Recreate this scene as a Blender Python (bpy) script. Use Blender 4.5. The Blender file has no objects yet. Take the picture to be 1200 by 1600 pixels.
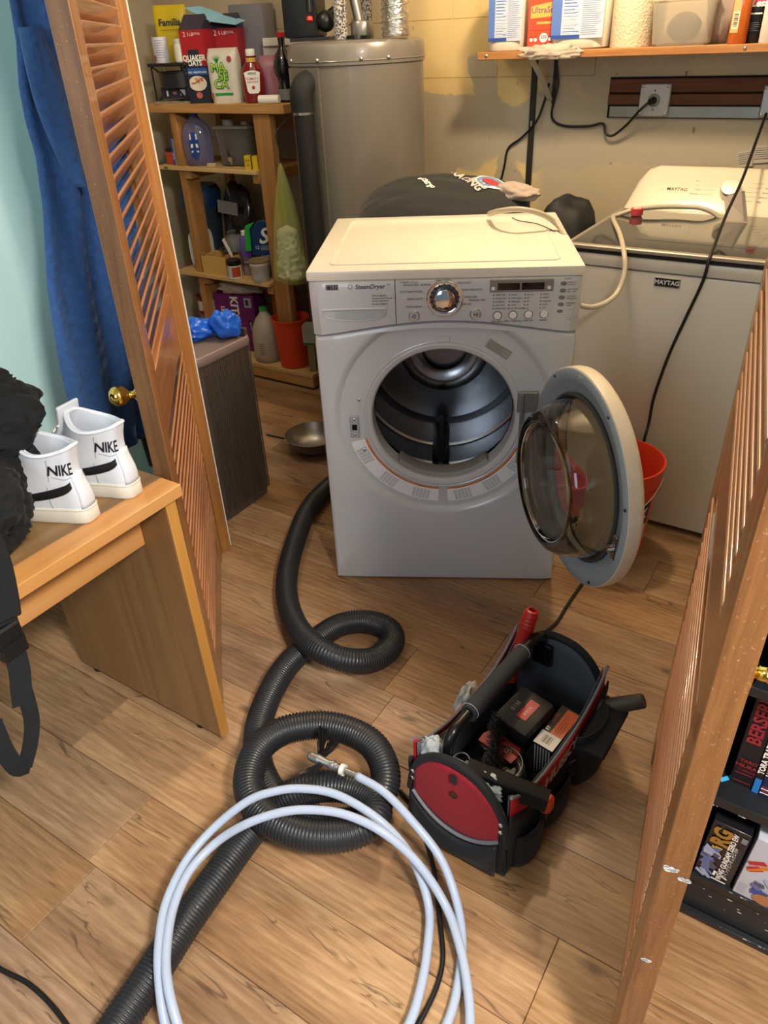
import bpy, bmesh, math, random
from math import sin, cos, pi, radians
from mathutils import Vector, Matrix, noise
random.seed(7)
S = bpy.context.scene
COL = S.collection
# ---------------- camera ----------------
RT = Vector((0.84362937, 0.53518184, -0.04324217)); UP = Vector((-0.26129247, 0.47957134, 0.83769778))
FW = Vector((-0.46905835, 0.6954076, -0.54441945)); CP = Vector((0, 0, 1.482))
cd = bpy.data.cameras.new('camera'); cam = bpy.data.objects.new('camera', cd); COL.objects.link(cam)
m = Matrix.Identity(4)
for i in range(3):
    m[i][0] = RT[i]; m[i][1] = UP[i]; m[i][2] = -FW[i]; m[i][3] = CP[i]
cam.matrix_world = m
cd.sensor_fit = 'VERTICAL'; cd.sensor_height = 36; cd.lens = 36 * 1155.6 / 1600; cd.clip_start = .02
S.camera = cam
# ---------------- world, exposure, lights ----------------
S.view_settings.view_transform = 'Standard'; S.view_settings.look = 'None'
S.view_settings.gamma = 1; S.view_settings.use_curve_mapping = False
S.view_settings.exposure = 0.0
w = bpy.data.worlds.new('world'); S.world = w; w.use_nodes = True
w.node_tree.nodes['Background'].inputs[0].default_value = (.72, .83, 1, 1)
w.node_tree.nodes['Background'].inputs[1].default_value = 0.22
def _spec(b, v): b.inputs['Specular IOR Level'].default_value = v
def light(name, kind, loc, energy, color, size=.1, target=None, shape=None, sy=None, parent=None):
    l = bpy.data.lights.new(name, kind); l.energy = energy; l.color = color
    if kind == 'AREA':
        l.size = size
        if sy: l.shape = 'RECTANGLE'; l.size_y = sy
    else: l.shadow_soft_size = size
    o = bpy.data.objects.new(name, l); COL.objects.link(o); o.location = loc
    if target is not None: o.rotation_euler = (Vector(target) - Vector(loc)).to_track_quat('-Z', 'Y').to_euler()
    return o
# ceiling fixture of the room the camera stands in, and the bare bulb of the laundry room
light('hall_ceiling_light', 'AREA', (.85, -.05, 2.34), 92, (1, .94, .87), .32, (-.3, .3, 0))
light('added_wall_fill', 'AREA', (-.55, -1.25, 1.65), 17, (.80, .90, 1), 1.0, (-2.0, .5, 1.2))  # cool fill added to brighten the mint wall; no window is built
light('laundry_bulb_light', 'POINT', (-.82, 2.31, 2.04), 58, (1, .74, .47), .055)
light('added_shelf_fill', 'POINT', (-2.0, 1.98, 2.14), 12, (1, .84, .66), .06)  # warm fill added to lift the shelf unit, not a known bulb
# ---------------- pixel -> room helpers ----------------
def ray(x, y): return FW + RT * ((x - 600) / 1155.6) + UP * ((800 - y) / 1155.6)
def PZ(x, y, z=0.0): d = ray(x, y); return CP + d * ((z - CP.z) / d.z)
def PV(x, y, v): d = ray(x, y); return CP + d * (v / d.y)
def PU(x, y, u): d = ray(x, y); return CP + d * (u / d.x)
def lin(c):
    c = c.lstrip('#'); r = []
    for i in (0, 2, 4):
        v = int(c[i:i + 2], 16) / 255; r.append(v / 12.92 if v <= .04045 else ((v + .055) / 1.055) ** 2.4)
    return (*r, 1)
# ---------------- materials ----------------
MATS = {}
def node(nt, t, **k):
    n = nt.nodes.new(t)
    for a, b in k.items(): setattr(n, a, b)
    return n
def newmat(name):
    mt = bpy.data.materials.new(name); mt.use_nodes = True; nt = mt.node_tree
    return mt, nt, nt.nodes['Principled BSDF']
def M(name, col='#808080', rough=.5, metal=0, bump=0, bscale=60, var=.06, vscale=8, trans=0, ior=1.45, alpha=1, coat=0, emit=None, es=1, sheen=0, sss=0):
    if name in MATS: return MATS[name]
    mt, nt, b = newmat(name); L = nt.links
    c = lin(col) if isinstance(col, str) else (*col, 1)
    b.inputs['Base Color'].default_value = c
    b.inputs['Roughness'].default_value = rough; b.inputs['Metallic'].default_value = metal
    b.inputs['Transmission Weight'].default_value = trans; b.inputs['IOR'].default_value = ior
    b.inputs['Alpha'].default_value = alpha; b.inputs['Coat Weight'].default_value = coat
    if sheen: b.inputs['Sheen Weight'].default_value = sheen
    if sss: b.inputs['Subsurface Weight'].default_value = sss; b.inputs['Subsurface Scale'].default_value = .02
    if emit: b.inputs['Emission Color'].default_value = lin(emit); b.inputs['Emission Strength'].default_value = es
    tc = node(nt, 'ShaderNodeTexCoord')
    if var:
        n = node(nt, 'ShaderNodeTexNoise'); n.inputs['Scale'].default_value = vscale; n.inputs['Detail'].default_value = 4
        L.new(tc.outputs['Object'], n.inputs['Vector'])
        mx = node(nt, 'ShaderNodeMix', data_type='RGBA'); mx.inputs[6].default_value = tuple(min(1, v * (1 - var)) for v in c[:3]) + (1,)
        mx.inputs[7].default_value = tuple(min(1, v * (1 + var)) for v in c[:3]) + (1,)
        L.new(n.outputs[0], mx.inputs[0]); L.new(mx.outputs[2], b.inputs['Base Color'])
    if bump:
        n2 = node(nt, 'ShaderNodeTexNoise'); n2.inputs['Scale'].default_value = bscale; n2.inputs['Detail'].default_value = 6
        L.new(tc.outputs['Object'], n2.inputs['Vector'])
        bp = node(nt, 'ShaderNodeBump'); bp.inputs['Strength'].default_value = bump; bp.inputs['Distance'].default_value = .004
        L.new(n2.outputs[0], bp.inputs['Height']); L.new(bp.outputs[0], b.inputs['Normal'])
    MATS[name] = mt; return mt
def wood(name, light_c, dark_c, axis='Z', scale=1.0, rough=.4, coat=.0, wear=0, fine=.5):
    """grain running along the given local axis"""
    if name in MATS: return MATS[name]
    mt, nt, b = newmat(name); L = nt.links
    b.inputs['Roughness'].default_value = rough; b.inputs['Coat Weight'].default_value = coat
    tc = node(nt, 'ShaderNodeTexCoord'); oi = node(nt, 'ShaderNodeObjectInfo')
    mp = node(nt, 'ShaderNodeMapping'); s = [22 * scale] * 3; s['XYZ'.index(axis)] = 1.1 * scale
    mp.inputs['Scale'].default_value = s
    ad = node(nt, 'ShaderNodeVectorMath', operation='ADD'); ml = node(nt, 'ShaderNodeMath', operation='MULTIPLY'); ml.inputs[1].default_value = 37
    L.new(oi.outputs['Random'], ml.inputs[0]); L.new(tc.outputs['Object'], ad.inputs[0]); L.new(ml.outputs[0], ad.inputs[1])
    L.new(ad.outputs[0], mp.inputs[0])
    n = node(nt, 'ShaderNodeTexNoise'); n.inputs['Scale'].default_value = 1.6; n.inputs['Detail'].default_value = 5; n.inputs['Distortion'].default_value = .8
    L.new(mp.outputs[0], n.inputs['Vector'])
    n2 = node(nt, 'ShaderNodeTexNoise'); n2.inputs['Scale'].default_value = 9; n2.inputs['Detail'].default_value = 3
    L.new(mp.outputs[0], n2.inputs['Vector'])
    cr = node(nt, 'ShaderNodeValToRGB'); cr.color_ramp.elements[0].position = .32; cr.color_ramp.elements[1].position = .68
    cr.color_ramp.elements[0].color = lin(dark_c); cr.color_ramp.elements[1].color = lin(light_c)
    mixf = node(nt, 'ShaderNodeMix'); mixf.inputs[0].default_value = fine * .6
    L.new(n.outputs[0], mixf.inputs[2]); L.new(n2.outputs[0], mixf.inputs[3]); L.new(mixf.outputs[0], cr.inputs[0])
    out = cr.outputs[0]
    if wear:
        n3 = node(nt, 'ShaderNodeTexNoise'); n3.inputs['Scale'].default_value = 260; n3.inputs['Detail'].default_value = 3
        L.new(tc.outputs['Object'], n3.inputs['Vector'])
        c3 = node(nt, 'ShaderNodeValToRGB'); c3.color_ramp.elements[0].position = .64; c3.color_ramp.elements[1].position = .72
        L.new(n3.outputs[0], c3.inputs[0])
        mw = node(nt, 'ShaderNodeMath', operation='MULTIPLY'); mw.inputs[1].default_value = wear
        L.new(c3.outputs[0], mw.inputs[0])
        mx = node(nt, 'ShaderNodeMix', data_type='RGBA'); mx.inputs[7].default_value = lin('#d8b48c')
        L.new(mw.outputs[0], mx.inputs[0]); L.new(out, mx.inputs[6]); out = mx.outputs[2]
    L.new(out, b.inputs['Base Color'])
    bp = node(nt, 'ShaderNodeBump'); bp.inputs['Strength'].default_value = .12; bp.inputs['Distance'].default_value = .001
    L.new(n2.outputs[0], bp.inputs['Height']); L.new(bp.outputs[0], b.inputs['Normal'])
    MATS[name] = mt; return mt
def floor_mat():
    mt, nt, b = newmat('oak_plank'); L = nt.links
    tc = node(nt, 'ShaderNodeTexCoord'); oi = node(nt, 'ShaderNodeObjectInfo')
    ml = node(nt, 'ShaderNodeMath', operation='MULTIPLY'); ml.inputs[1].default_value = 53
    L.new(oi.outputs['Random'], ml.inputs[0])
    ad = node(nt, 'ShaderNodeVectorMath', operation='ADD'); L.new(tc.outputs['Object'], ad.inputs[0]); L.new(ml.outputs[0], ad.inputs[1])
    def noise_(sx, sy, sc, det=5, dist=0.0):
        mp = node(nt, 'ShaderNodeMapping'); mp.inputs['Scale'].default_value = (sx, sy, 1); L.new(ad.outputs[0], mp.inputs[0])
        n = node(nt, 'ShaderNodeTexNoise'); n.inputs['Scale'].default_value = sc; n.inputs['Detail'].default_value = det; n.inputs['Distortion'].default_value = dist
        L.new(mp.outputs[0], n.inputs['Vector']); return n.outputs[0]
    broad = noise_(1.2, 5, 1.5, 4, .6)
    # cathedral rings: wave warped by a broad noise
    mp = node(nt, 'ShaderNodeMapping'); mp.inputs['Scale'].default_value = (.9, 5.0, 1); L.new(ad.outputs[0], mp.inputs[0])
    wv = node(nt, 'ShaderNodeTexWave', wave_type='BANDS', bands_direction='Y'); wv.inputs['Scale'].default_value = 3.4
    wv.inputs['Distortion'].default_value = 13; wv.inputs['Detail'].default_value = 2.5; wv.inputs['Detail Scale'].default_value = .55
    L.new(mp.outputs[0], wv.inputs['Vector'])
    fine = noise_(14, 170, 1.0, 3)
    a1 = node(nt, 'ShaderNodeMix'); a1.inputs[0].default_value = .09; L.new(broad, a1.inputs[2]); L.new(wv.outputs['Fac'], a1.inputs[3])
    a2 = node(nt, 'ShaderNodeMix'); a2.inputs[0].default_value = .33; L.new(a1.outputs[0], a2.inputs[2]); L.new(fine, a2.inputs[3])
    cr = node(nt, 'ShaderNodeValToRGB'); e = cr.color_ramp.elements
    e[0].position = .30; e[0].color = lin('#7a5636'); e[1].position = .70; e[1].color = lin('#d0a878')
    k = e.new(.5); k.color = lin('#ab8054')
    L.new(a2.outputs[0], cr.inputs[0])
    # dark cracks along the grain
    ck = noise_(1.3, 9, 2.1, 3, .5); sb = node(nt, 'ShaderNodeMath', operation='SUBTRACT'); sb.inputs[1].default_value = .5; L.new(ck, sb.inputs[0])
    ab = node(nt, 'ShaderNodeMath', operation='ABSOLUTE'); L.new(sb.outputs[0], ab.inputs[0])
    c2 = node(nt, 'ShaderNodeValToRGB'); c2.color_ramp.elements[0].position = .0; c2.color_ramp.elements[0].color = (1, 1, 1, 1); c2.color_ramp.elements[1].position = .014; c2.color_ramp.elements[1].color = (0, 0, 0, 1)
    L.new(ab.outputs[0], c2.inputs[0])
    ckm = noise_(2.2, 8, 1.7, 2); c4 = node(nt, 'ShaderNodeValToRGB'); c4.color_ramp.elements[0].position = .50; c4.color_ramp.elements[1].position = .60; L.new(ckm, c4.inputs[0])
    cm = node(nt, 'ShaderNodeMath', operation='MULTIPLY'); L.new(c2.outputs[0], cm.inputs[0]); L.new(c4.outputs[0], cm.inputs[1])
    # knots
    mpk = node(nt, 'ShaderNodeMapping'); mpk.inputs['Scale'].default_value = (2.6, 6.0, 1); L.new(ad.outputs[0], mpk.inputs[0])
    vo = node(nt, 'ShaderNodeTexVoronoi'); vo.inputs['Scale'].default_value = 1.25; L.new(mpk.outputs[0], vo.inputs['Vector'])
    kn = node(nt, 'ShaderNodeValToRGB'); kn.color_ramp.elements[0].position = .03; kn.color_ramp.elements[0].color = (1, 1, 1, 1); kn.color_ramp.elements[1].position = .13; kn.color_ramp.elements[1].color = (0, 0, 0, 1)
    nk = noise_(30, 60, 1, 3); kd = node(nt, 'ShaderNodeMath', operation='MULTIPLY_ADD'); kd.inputs[1].default_value = .12; L.new(nk, kd.inputs[0]); L.new(vo.outputs['Distance'], kd.inputs[2])
    ks = node(nt, 'ShaderNodeMath', operation='SUBTRACT'); ks.inputs[1].default_value = .055; L.new(kd.outputs[0], ks.inputs[0]); L.new(ks.outputs[0], kn.inputs[0])
    mxx = node(nt, 'ShaderNodeMath', operation='MAXIMUM'); L.new(cm.outputs[0], mxx.inputs[0]); L.new(kn.outputs[0], mxx.inputs[1])
    dk = node(nt, 'ShaderNodeMix', data_type='RGBA'); dk.inputs[7].default_value = lin('#4a3020')
    dm = node(nt, 'ShaderNodeMath', operation='MULTIPLY'); dm.inputs[1].default_value = .72; L.new(mxx.outputs[0], dm.inputs[0])
    L.new(dm.outputs[0], dk.inputs[0]); L.new(cr.outputs[0], dk.inputs[6])
    # plank to plank tone
    hs = node(nt, 'ShaderNodeHueSaturation'); mr = node(nt, 'ShaderNodeMapRange'); mr.inputs[3].default_value = .66; mr.inputs[4].default_value = .92
    L.new(oi.outputs['Random'], mr.inputs[0]); L.new(mr.outputs[0], hs.inputs['Value'])
    m3 = node(nt, 'ShaderNodeMath', operation='MULTIPLY'); m3.inputs[1].default_value = 7.3; fr = node(nt, 'ShaderNodeMath', operation='FRACT')
    L.new(oi.outputs['Random'], m3.inputs[0]); L.new(m3.outputs[0], fr.inputs[0])
    mr2 = node(nt, 'ShaderNodeMapRange'); mr2.inputs[3].default_value = .80; mr2.inputs[4].default_value = 1.0; L.new(fr.outputs[0], mr2.inputs[0]); L.new(mr2.outputs[0], hs.inputs['Saturation'])
    L.new(dk.outputs[2], hs.inputs['Color']); L.new(hs.outputs[0], b.inputs['Base Color'])
    b.inputs['Roughness'].default_value = .42
    bp = node(nt, 'ShaderNodeBump'); bp.inputs['Strength'].default_value = .25; bp.inputs['Distance'].default_value = .001
    L.new(a2.outputs[0], bp.inputs['Height']); L.new(bp.outputs[0], b.inputs['Normal'])
    return mt
def wall_mat():
    """yellowed paint with chips and brushed patches darkened for shelf shade, in room coordinates"""
    mt, nt, b = newmat('painted_block'); L = nt.links
    ge = node(nt, 'ShaderNodeNewGeometry')
    def nz(sc, det=6, dist=0):
        n = node(nt, 'ShaderNodeTexNoise'); n.inputs['Scale'].default_value = sc; n.inputs['Detail'].default_value = det; n.inputs['Distortion'].default_value = dist
        L.new(ge.outputs['Position'], n.inputs['Vector']); return n.outputs[0]
    sx = node(nt, 'ShaderNodeSeparateXYZ'); L.new(ge.outputs['Position'], sx.inputs[0])
    # left of u=-1.25: paint above z 1.25 yellow; white band / smears around z 1.0-1.35
    n1 = nz(5, 8, .3)
    zz = node(nt, 'ShaderNodeMath', operation='MULTIPLY_ADD'); zz.inputs[1].default_value = .22; L.new(n1, zz.inputs[0]); L.new(sx.outputs['Z'], zz.inputs[2])
    band = node(nt, 'ShaderNodeValToRGB'); e = band.color_ramp.elements
    mrz = node(nt, 'ShaderNodeMapRange'); mrz.inputs[1].default_value = 0; mrz.inputs[2].default_value = 2.4; L.new(zz.outputs[0], mrz.inputs[0])
    e[0].position = .455; e[0].color = (0, 0, 0, 1); e[1].position = .462; e[1].color = (1, 1, 1, 1)
    k = e.new(.562); k.color = (1, 1, 1, 1); k = e.new(.566); k.color = (0, 0, 0, 1)
    L.new(mrz.outputs[0], band.inputs[0])
    n2 = nz(3.1, 8, .4); p2 = node(nt, 'ShaderNodeValToRGB'); p2.color_ramp.elements[0].position = .5; p2.color_ramp.elements[1].position = .515; L.new(n2, p2.inputs[0])
    ux = node(nt, 'ShaderNodeMapRange'); ux.inputs[1].default_value = -1.30; ux.inputs[2].default_value = -1.22; L.new(sx.outputs['X'], ux.inputs[0])
    zlo = node(nt, 'ShaderNodeMapRange'); zlo.inputs[1].default_value = 1.40; zlo.inputs[2].default_value = 1.38; L.new(sx.outputs['Z'], zlo.inputs[0])
    a = node(nt, 'ShaderNodeMath', operation='MAXIMUM'); L.new(band.outputs[0], a.inputs[0])
    pm = node(nt, 'ShaderNodeMath', operation='MULTIPLY'); L.new(p2.outputs[0], pm.inputs[0]); L.new(zlo.outputs[0], pm.inputs[1]); L.new(pm.outputs[0], a.inputs[1])
    a2 = node(nt, 'ShaderNodeMath', operation='MAXIMUM'); L.new(a.outputs[0], a2.inputs[0])
    u2 = node(nt, 'ShaderNodeMapRange'); u2.inputs[1].default_value = -1.75; u2.inputs[2].default_value = -2.0; L.new(sx.outputs['X'], u2.inputs[0])
    ua = node(nt, 'ShaderNodeMath', operation='MAXIMUM'); L.new(ux.outputs[0], ua.inputs[0]); L.new(u2.outputs[0], ua.inputs[1])
    um = node(nt, 'ShaderNodeMath', operation='MULTIPLY'); um.inputs[1].default_value = .85; L.new(ua.outputs[0], um.inputs[0]); L.new(um.outputs[0], a2.inputs[1])
    mx = node(nt, 'ShaderNodeMix', data_type='RGBA'); mx.inputs[6].default_value = lin('#dcc38a'); mx.inputs[7].default_value = lin('#b0a592')  # second colour: patch paint darkened to carry the shade under the shelf
    L.new(a2.outputs[0], mx.inputs[0])
    ch = nz(26, 5); cc = node(nt, 'ShaderNodeValToRGB'); cc.color_ramp.elements[0].position = .72; cc.color_ramp.elements[1].position = .735; L.new(ch, cc.inputs[0])
    m2 = node(nt, 'ShaderNodeMix', data_type='RGBA'); m2.inputs[7].default_value = lin('#8a7450'); L.new(cc.outputs[0], m2.inputs[0]); L.new(mx.outputs[2], m2.inputs[6])
    L.new(m2.outputs[2], b.inputs['Base Color']); b.inputs['Roughness'].default_value = .55
    bp = node(nt, 'ShaderNodeBump'); bp.inputs['Strength'].default_value = .35; bp.inputs['Distance'].default_value = .004
    L.new(n1, bp.inputs['Height']); L.new(bp.outputs[0], b.inputs['Normal'])
    return mt
# ---------------- mesh builder ----------------
def frame_from(d, up=Vector((0, 0, 1))):
    d = Vector(d).normalized()
    if abs(d.dot(up)) > .98: up = Vector((1, 0, 0))
    x = up.cross(d).normalized(); y = d.cross(x); return x, y, d
def spline(pts, step=.01, closed=False):
    P = [Vector(p) for p in pts]; n = len(P); out = []
    rng = range(n if closed else n - 1)
    for i in rng:
        g = (lambda k: P[k % n]) if closed else (lambda k: P[max(0, min(n - 1, k))])
        a, b_, c, d = g(i - 1), g(i), g(i + 1), g(i + 2)
        if not closed and i == 0: a = b_ * 2 - c
        if not closed and i == n - 2: d = c * 2 - b_
        L = (c - b_).length; k = max(1, int(L / step))
        for j in range(k):
            t = j / k
            out.append(.5 * ((2 * b_) + (c - a) * t + (2 * a - 5 * b_ + 4 * c - d) * t * t + (3 * b_ - a - 3 * c + d) * t ** 3))
    if not closed: out.append(P[-1])
    return out
def even(pts, step):
    out = [pts[0]]; acc = 0
    for a, b_ in zip(pts, pts[1:]):
        L = (b_ - a).length
        if L < 1e-9: continue
        t = step - acc
        while t <= L: out.append(a + (b_ - a) * (t / L)); t += step
        acc = L - (t - step)
    return out
class MB:
    def __init__(s): s.v = []; s.f = []; s.mi = []; s.mats = []
    def _m(s, m):
        if m is None: return 0
        if m not in s.mats: s.mats.append(m)
        return s.mats.index(m)
    def add(s, vs, fs, m=None, T=None):
        o = len(s.v); k = s._m(m)
        s.v += [tuple(T @ Vector(v)) if T else tuple(v) for v in vs]
        s.f += [tuple(o + i for i in f) for f in fs]; s.mi += [k] * len(fs); return s
    def box(s, x0, x1, y0, y1, z0, z1, m=None, T=None, c=0.0):
        if c <= 0:
            vs = [(x, y, z) for x in (x0, x1) for y in (y0, y1) for z in (z0, z1)]
            return s.add(vs, [(0, 1, 3, 2), (4, 6, 7, 5), (0, 4, 5, 1), (2, 3, 7, 6), (0, 2, 6, 4), (1, 5, 7, 3)], m, T)
        bm = bmesh.new(); bmesh.ops.create_cube(bm, size=1)
        for v in bm.verts: v.co = Vector(((x0 + x1) / 2 + v.co.x * (x1 - x0), (y0 + y1) / 2 + v.co.y * (y1 - y0), (z0 + z1) / 2 + v.co.z * (z1 - z0)))
        bmesh.ops.bevel(bm, geom=bm.edges[:], offset=c, segments=2 if c > .004 else 1, affect='EDGES', profile=.6)
        bm.verts.index_update(); s.add([v.co.copy() for v in bm.verts], [[v.index for v in f.verts] for f in bm.faces], m, T); bm.free(); return s
    def rings(s, rs, m=None, cap0=True, cap1=True, T=None, loop=False):
        n = len(rs[0]); vs = [p for r in rs for p in r]; fs = []
        K = len(rs)
        for i in range(K if loop else K - 1):
            a = i * n; b_ = ((i + 1) % K) * n
            for j in range(n): fs.append((a + j, a + (j + 1) % n, b_ + (j + 1) % n, b_ + j))
        if not loop:
            if cap0: fs.append(tuple(range(n - 1, -1, -1)))
            if cap1: fs.append(tuple((K - 1) * n + j for j in range(n)))
        return s.add(vs, fs, m, T)
    def lathe(s, prof, n=32, m=None, T=None, sx=1, sy=1, cap0=True, cap1=True, sq=0):
        rs = []
        for r, z in prof:
            ring = []
            for i in range(n):
                a = 2 * pi * i / n; cx, cy = cos(a), sin(a)
                if sq:
                    q = (abs(cx) ** sq + abs(cy) ** sq) ** (-1 / sq); cx *= q; cy *= q
                ring.append((r * cx * sx, r * cy * sy, z))
            rs.append(ring)
        return s.rings(rs, m, cap0, cap1, T)
    def cyl(s, a, b_, r, r2=None, n=20, m=None):
        a = Vector(a); b_ = Vector(b_); x, y, d = frame_from(b_ - a); r2 = r if r2 is None else r2
        return s.rings([[a + (x * cos(t) + y * sin(t)) * r for t in [2 * pi * i / n for i in range(n)]], [b_ + (x * cos(t) + y * sin(t)) * r2 for t in [2 * pi * i / n for i in range(n)]]], m)
    def tube(s, pts, r, n=10, m=None, closed=False, rf=None, flat=None):
        P = [Vector(p) for p in pts]; K = len(P); rs = []; x = None
        for i in range(K):
            if closed: d = P[(i + 1) % K] - P[i - 1]
            else: d = P[min(K - 1, i + 1)] - P[max(0, i - 1)]
            d.normalize()
            if x is None: x, y, _ = frame_from(d)
            else:
                x = (x - d * x.dot(d)).normalized(); y = d.cross(x)
            rr = rf(i) if rf else r
            fx, fy = flat or (1, 1)
            rs.append([P[i] + (x * cos(t) * fx + y * sin(t) * fy) * rr for t in [2 * pi * j / n for j in range(n)]])
        return s.rings(rs, m, loop=closed)
    def prism(s, poly, z0, z1, m=None, T=None):
        n = len(poly); vs = [(x, y, z0) for x, y in poly] + [(x, y, z1) for x, y in poly]
        fs = [tuple(range(n - 1, -1, -1)), tuple(range(n, 2 * n))] + [(i, (i + 1) % n, n + (i + 1) % n, n + i) for i in range(n)]
        return s.add(vs, fs, m, T)
    def ribbon(s, pts, wdir, w, t=.002, m=None, nrm=None):
        P = [Vector(p) for p in pts]; rs = []
        for i, p in enumerate(P):
            d = (P[min(len(P) - 1, i + 1)] - P[max(0, i - 1)]).normalized()
            wd = wdir(i) if callable(wdir) else Vector(wdir); wd = (wd - d * wd.dot(d)).normalized(); nn = d.cross(wd)
            rs.append([p + wd * w / 2 + nn * t / 2, p - wd * w / 2 + nn * t / 2, p - wd * w / 2 - nn * t / 2, p + wd * w / 2 - nn * t / 2])
        return s.rings(rs, m)
    def sphere(s, c, r, n=16, m=None, sc=(1, 1, 1)):
        k = n // 2; prof = [(max(1e-4, sin(pi * i / k)) * r, -cos(pi * i / k) * r) for i in range(k + 1)]
        return s.lathe(prof, n, m, Matrix.Translation(Vector(c)) @ Matrix.Diagonal((*sc, 1)))
    def text(s, body, size, o, xd, yd, m=None, align='CENTER', fn=None, sx=1.0, bold=0.0, shear=0.0):
        """flat lettering: each glyph outline filled, laid at o with axes xd, yd (or mapped by fn(x, y))"""
        cu = bpy.data.curves.new('t', 'FONT'); cu.body = body; cu.size = size; cu.align_x = align; cu.align_y = 'CENTER'; cu.resolution_u = 3
        cu.offset = bold; cu.shear = shear
        ob = bpy.data.objects.new('t', cu); COL.objects.link(ob)
        dg = bpy.context.evaluated_depsgraph_get(); me = bpy.data.meshes.new_from_object(ob.evaluated_get(dg))
        if fn: vs = [fn(v.co.x * sx, v.co.y) for v in me.vertices]
        else:
            o = Vector(o); xd = Vector(xd).normalized(); yd = Vector(yd).normalized(); vs = [o + xd * v.co.x * sx + yd * v.co.y for v in me.vertices]
        s.add(vs, [tuple(p.vertices) for p in me.polygons], m)
        bpy.data.objects.remove(ob); bpy.data.curves.remove(cu); bpy.data.meshes.remove(me); return s
    def quad(s, a, b_, c, d, m=None): return s.add([a, b_, c, d], [(0, 1, 2, 3)], m)
    def obj(s, name, m=None, parent=None, smooth=True, ang=35, bevel=0, solid=0, loc=None, rz=0, sub=0):
        me = bpy.data.meshes.new(name); me.from_pydata(s.v, [], s.f)
        for mm in (s.mats or [m]): me.materials.append(mm)
        if s.mats: me.polygons.foreach_set('material_index', s.mi)
        me.update()
        bm = bmesh.new(); bm.from_mesh(me); bmesh.ops.recalc_face_normals(bm, faces=bm.faces[:]); bm.to_mesh(me); bm.free()
        if smooth: me.shade_smooth(); me.set_sharp_from_angle(angle=radians(ang))
        o = bpy.data.objects.new(name, me); COL.objects.link(o)
        if parent is not None: o.parent = parent
        if loc is not None: o.location = loc
        if rz: o.rotation_euler[2] = rz
        if solid: md = o.modifiers.new('s', 'SOLIDIFY'); md.thickness = solid; md.offset = 0
        if bevel: md = o.modifiers.new('b', 'BEVEL'); md.width = bevel; md.segments = 2; md.limit_method = 'ANGLE'; md.angle_limit = radians(40)
        if sub: md = o.modifiers.new('u', 'SUBSURF'); md.levels = sub; md.render_levels = sub
        return o
def tag(o, label, cat, group=None, kind=None):
    o['label'] = label; o['category'] = cat
    if group: o['group'] = group
    if kind: o['kind'] = kind
    return o
def lab(o, label): o['label'] = label; return o
def thing(name, label, cat, loc=(0, 0, 0), rz=0, group=None, T=None):
    o = bpy.data.objects.new(name, None); COL.objects.link(o); o.empty_display_size = .05
    if T is not None: o.matrix_world = T
    else: o.location = loc; o.rotation_euler = (0, 0, rz)
    return tag(o, label, cat, group)
def struct(o): o['kind'] = 'structure'; return o
def RotZ(a): return Matrix.Rotation(a, 4, 'Z')
def TR(x, y, z, a=0): return Matrix.Translation((x, y, z)) @ RotZ(a)
X, Y, Z = Vector((1, 0, 0)), Vector((0, 1, 0)), Vector((0, 0, 1))
def ns(p, s=1.0, seed=0.0): return noise.noise(Vector(p) * s + Vector((seed, seed * .7, seed * 1.3)))
# common materials
BLACK = M('black_plastic', '#141416', .35); WHITE = M('white_plastic', '#e6e4de', .35); INK = M('ink', '#2a2c30', .6, var=0)
CHROME = M('chrome', '#d8d8d8', .08, 1, var=0); BRASS = M('brass', '#d8b45a', .12, 1, var=0.02); STEEL = M('brushed_steel', '#b9bbbd', .28, 1)
ZINC = M('zinc', '#a7a9ab', .42, .85, bump=.1); GLASS = M('clear_glass', '#ffffff', .02, trans=1, var=0)
# =============== STRUCTURE ===============
WALLV = 3.1
fl = struct(MB().box(-3.42, 1.5, -1.3, 3.3, -.03, -.0085).obj('floor', M('subfloor', '#4a3524', .8)))
FM = floor_mat(); ROW = .185
offs = {0: -1.39, -1: -1.10, 2: -.773}
plank_cache = {}
def plank_mesh(L, W):
    key = (round(L, 3), round(W, 3))
    if key not in plank_cache:
        c = .0012; bx = MB(); x, y = L / 2 - .0005, W / 2 - .0005
        rs = [[(-x, -y, -.0085), (x, -y, -.0085), (x, y, -.0085), (-x, y, -.0085)], [(-x, -y, -c), (x, -y, -c), (x, y, -c), (-x, y, -c)],
              [(-x + c, -y + c, 0), (x - c, -y + c, 0), (x - c, y - c, 0), (-x + c, y - c, 0)]]
        bx.rings(rs); o = bx.obj('plank', FM, fl, smooth=False); plank_cache[key] = o.data
        bpy.data.objects.remove(o)
    return plank_cache[key]
rr = random.Random(3)
for i in range(-11, 13):
    v0 = .595 + i * ROW; v1 = min(v0 + ROW, 3.098)
    if v0 < -1.3 or v1 - v0 < .02: continue
    j0 = offs.get(i, -1.39 + rr.random() * 1.22)
    u = j0 - 1.22 * 4
    while u < 1.4:
        a, b_ = max(u, -3.3), min(u + 1.22, 1.4)
        if b_ - a > .02:
            p = bpy.data.objects.new('plank', plank_mesh(b_ - a, v1 - v0)); COL.objects.link(p); p.parent = fl
            p.location = ((a + b_) / 2, (v0 + v1) / 2, 0)
        u += 1.22
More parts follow.
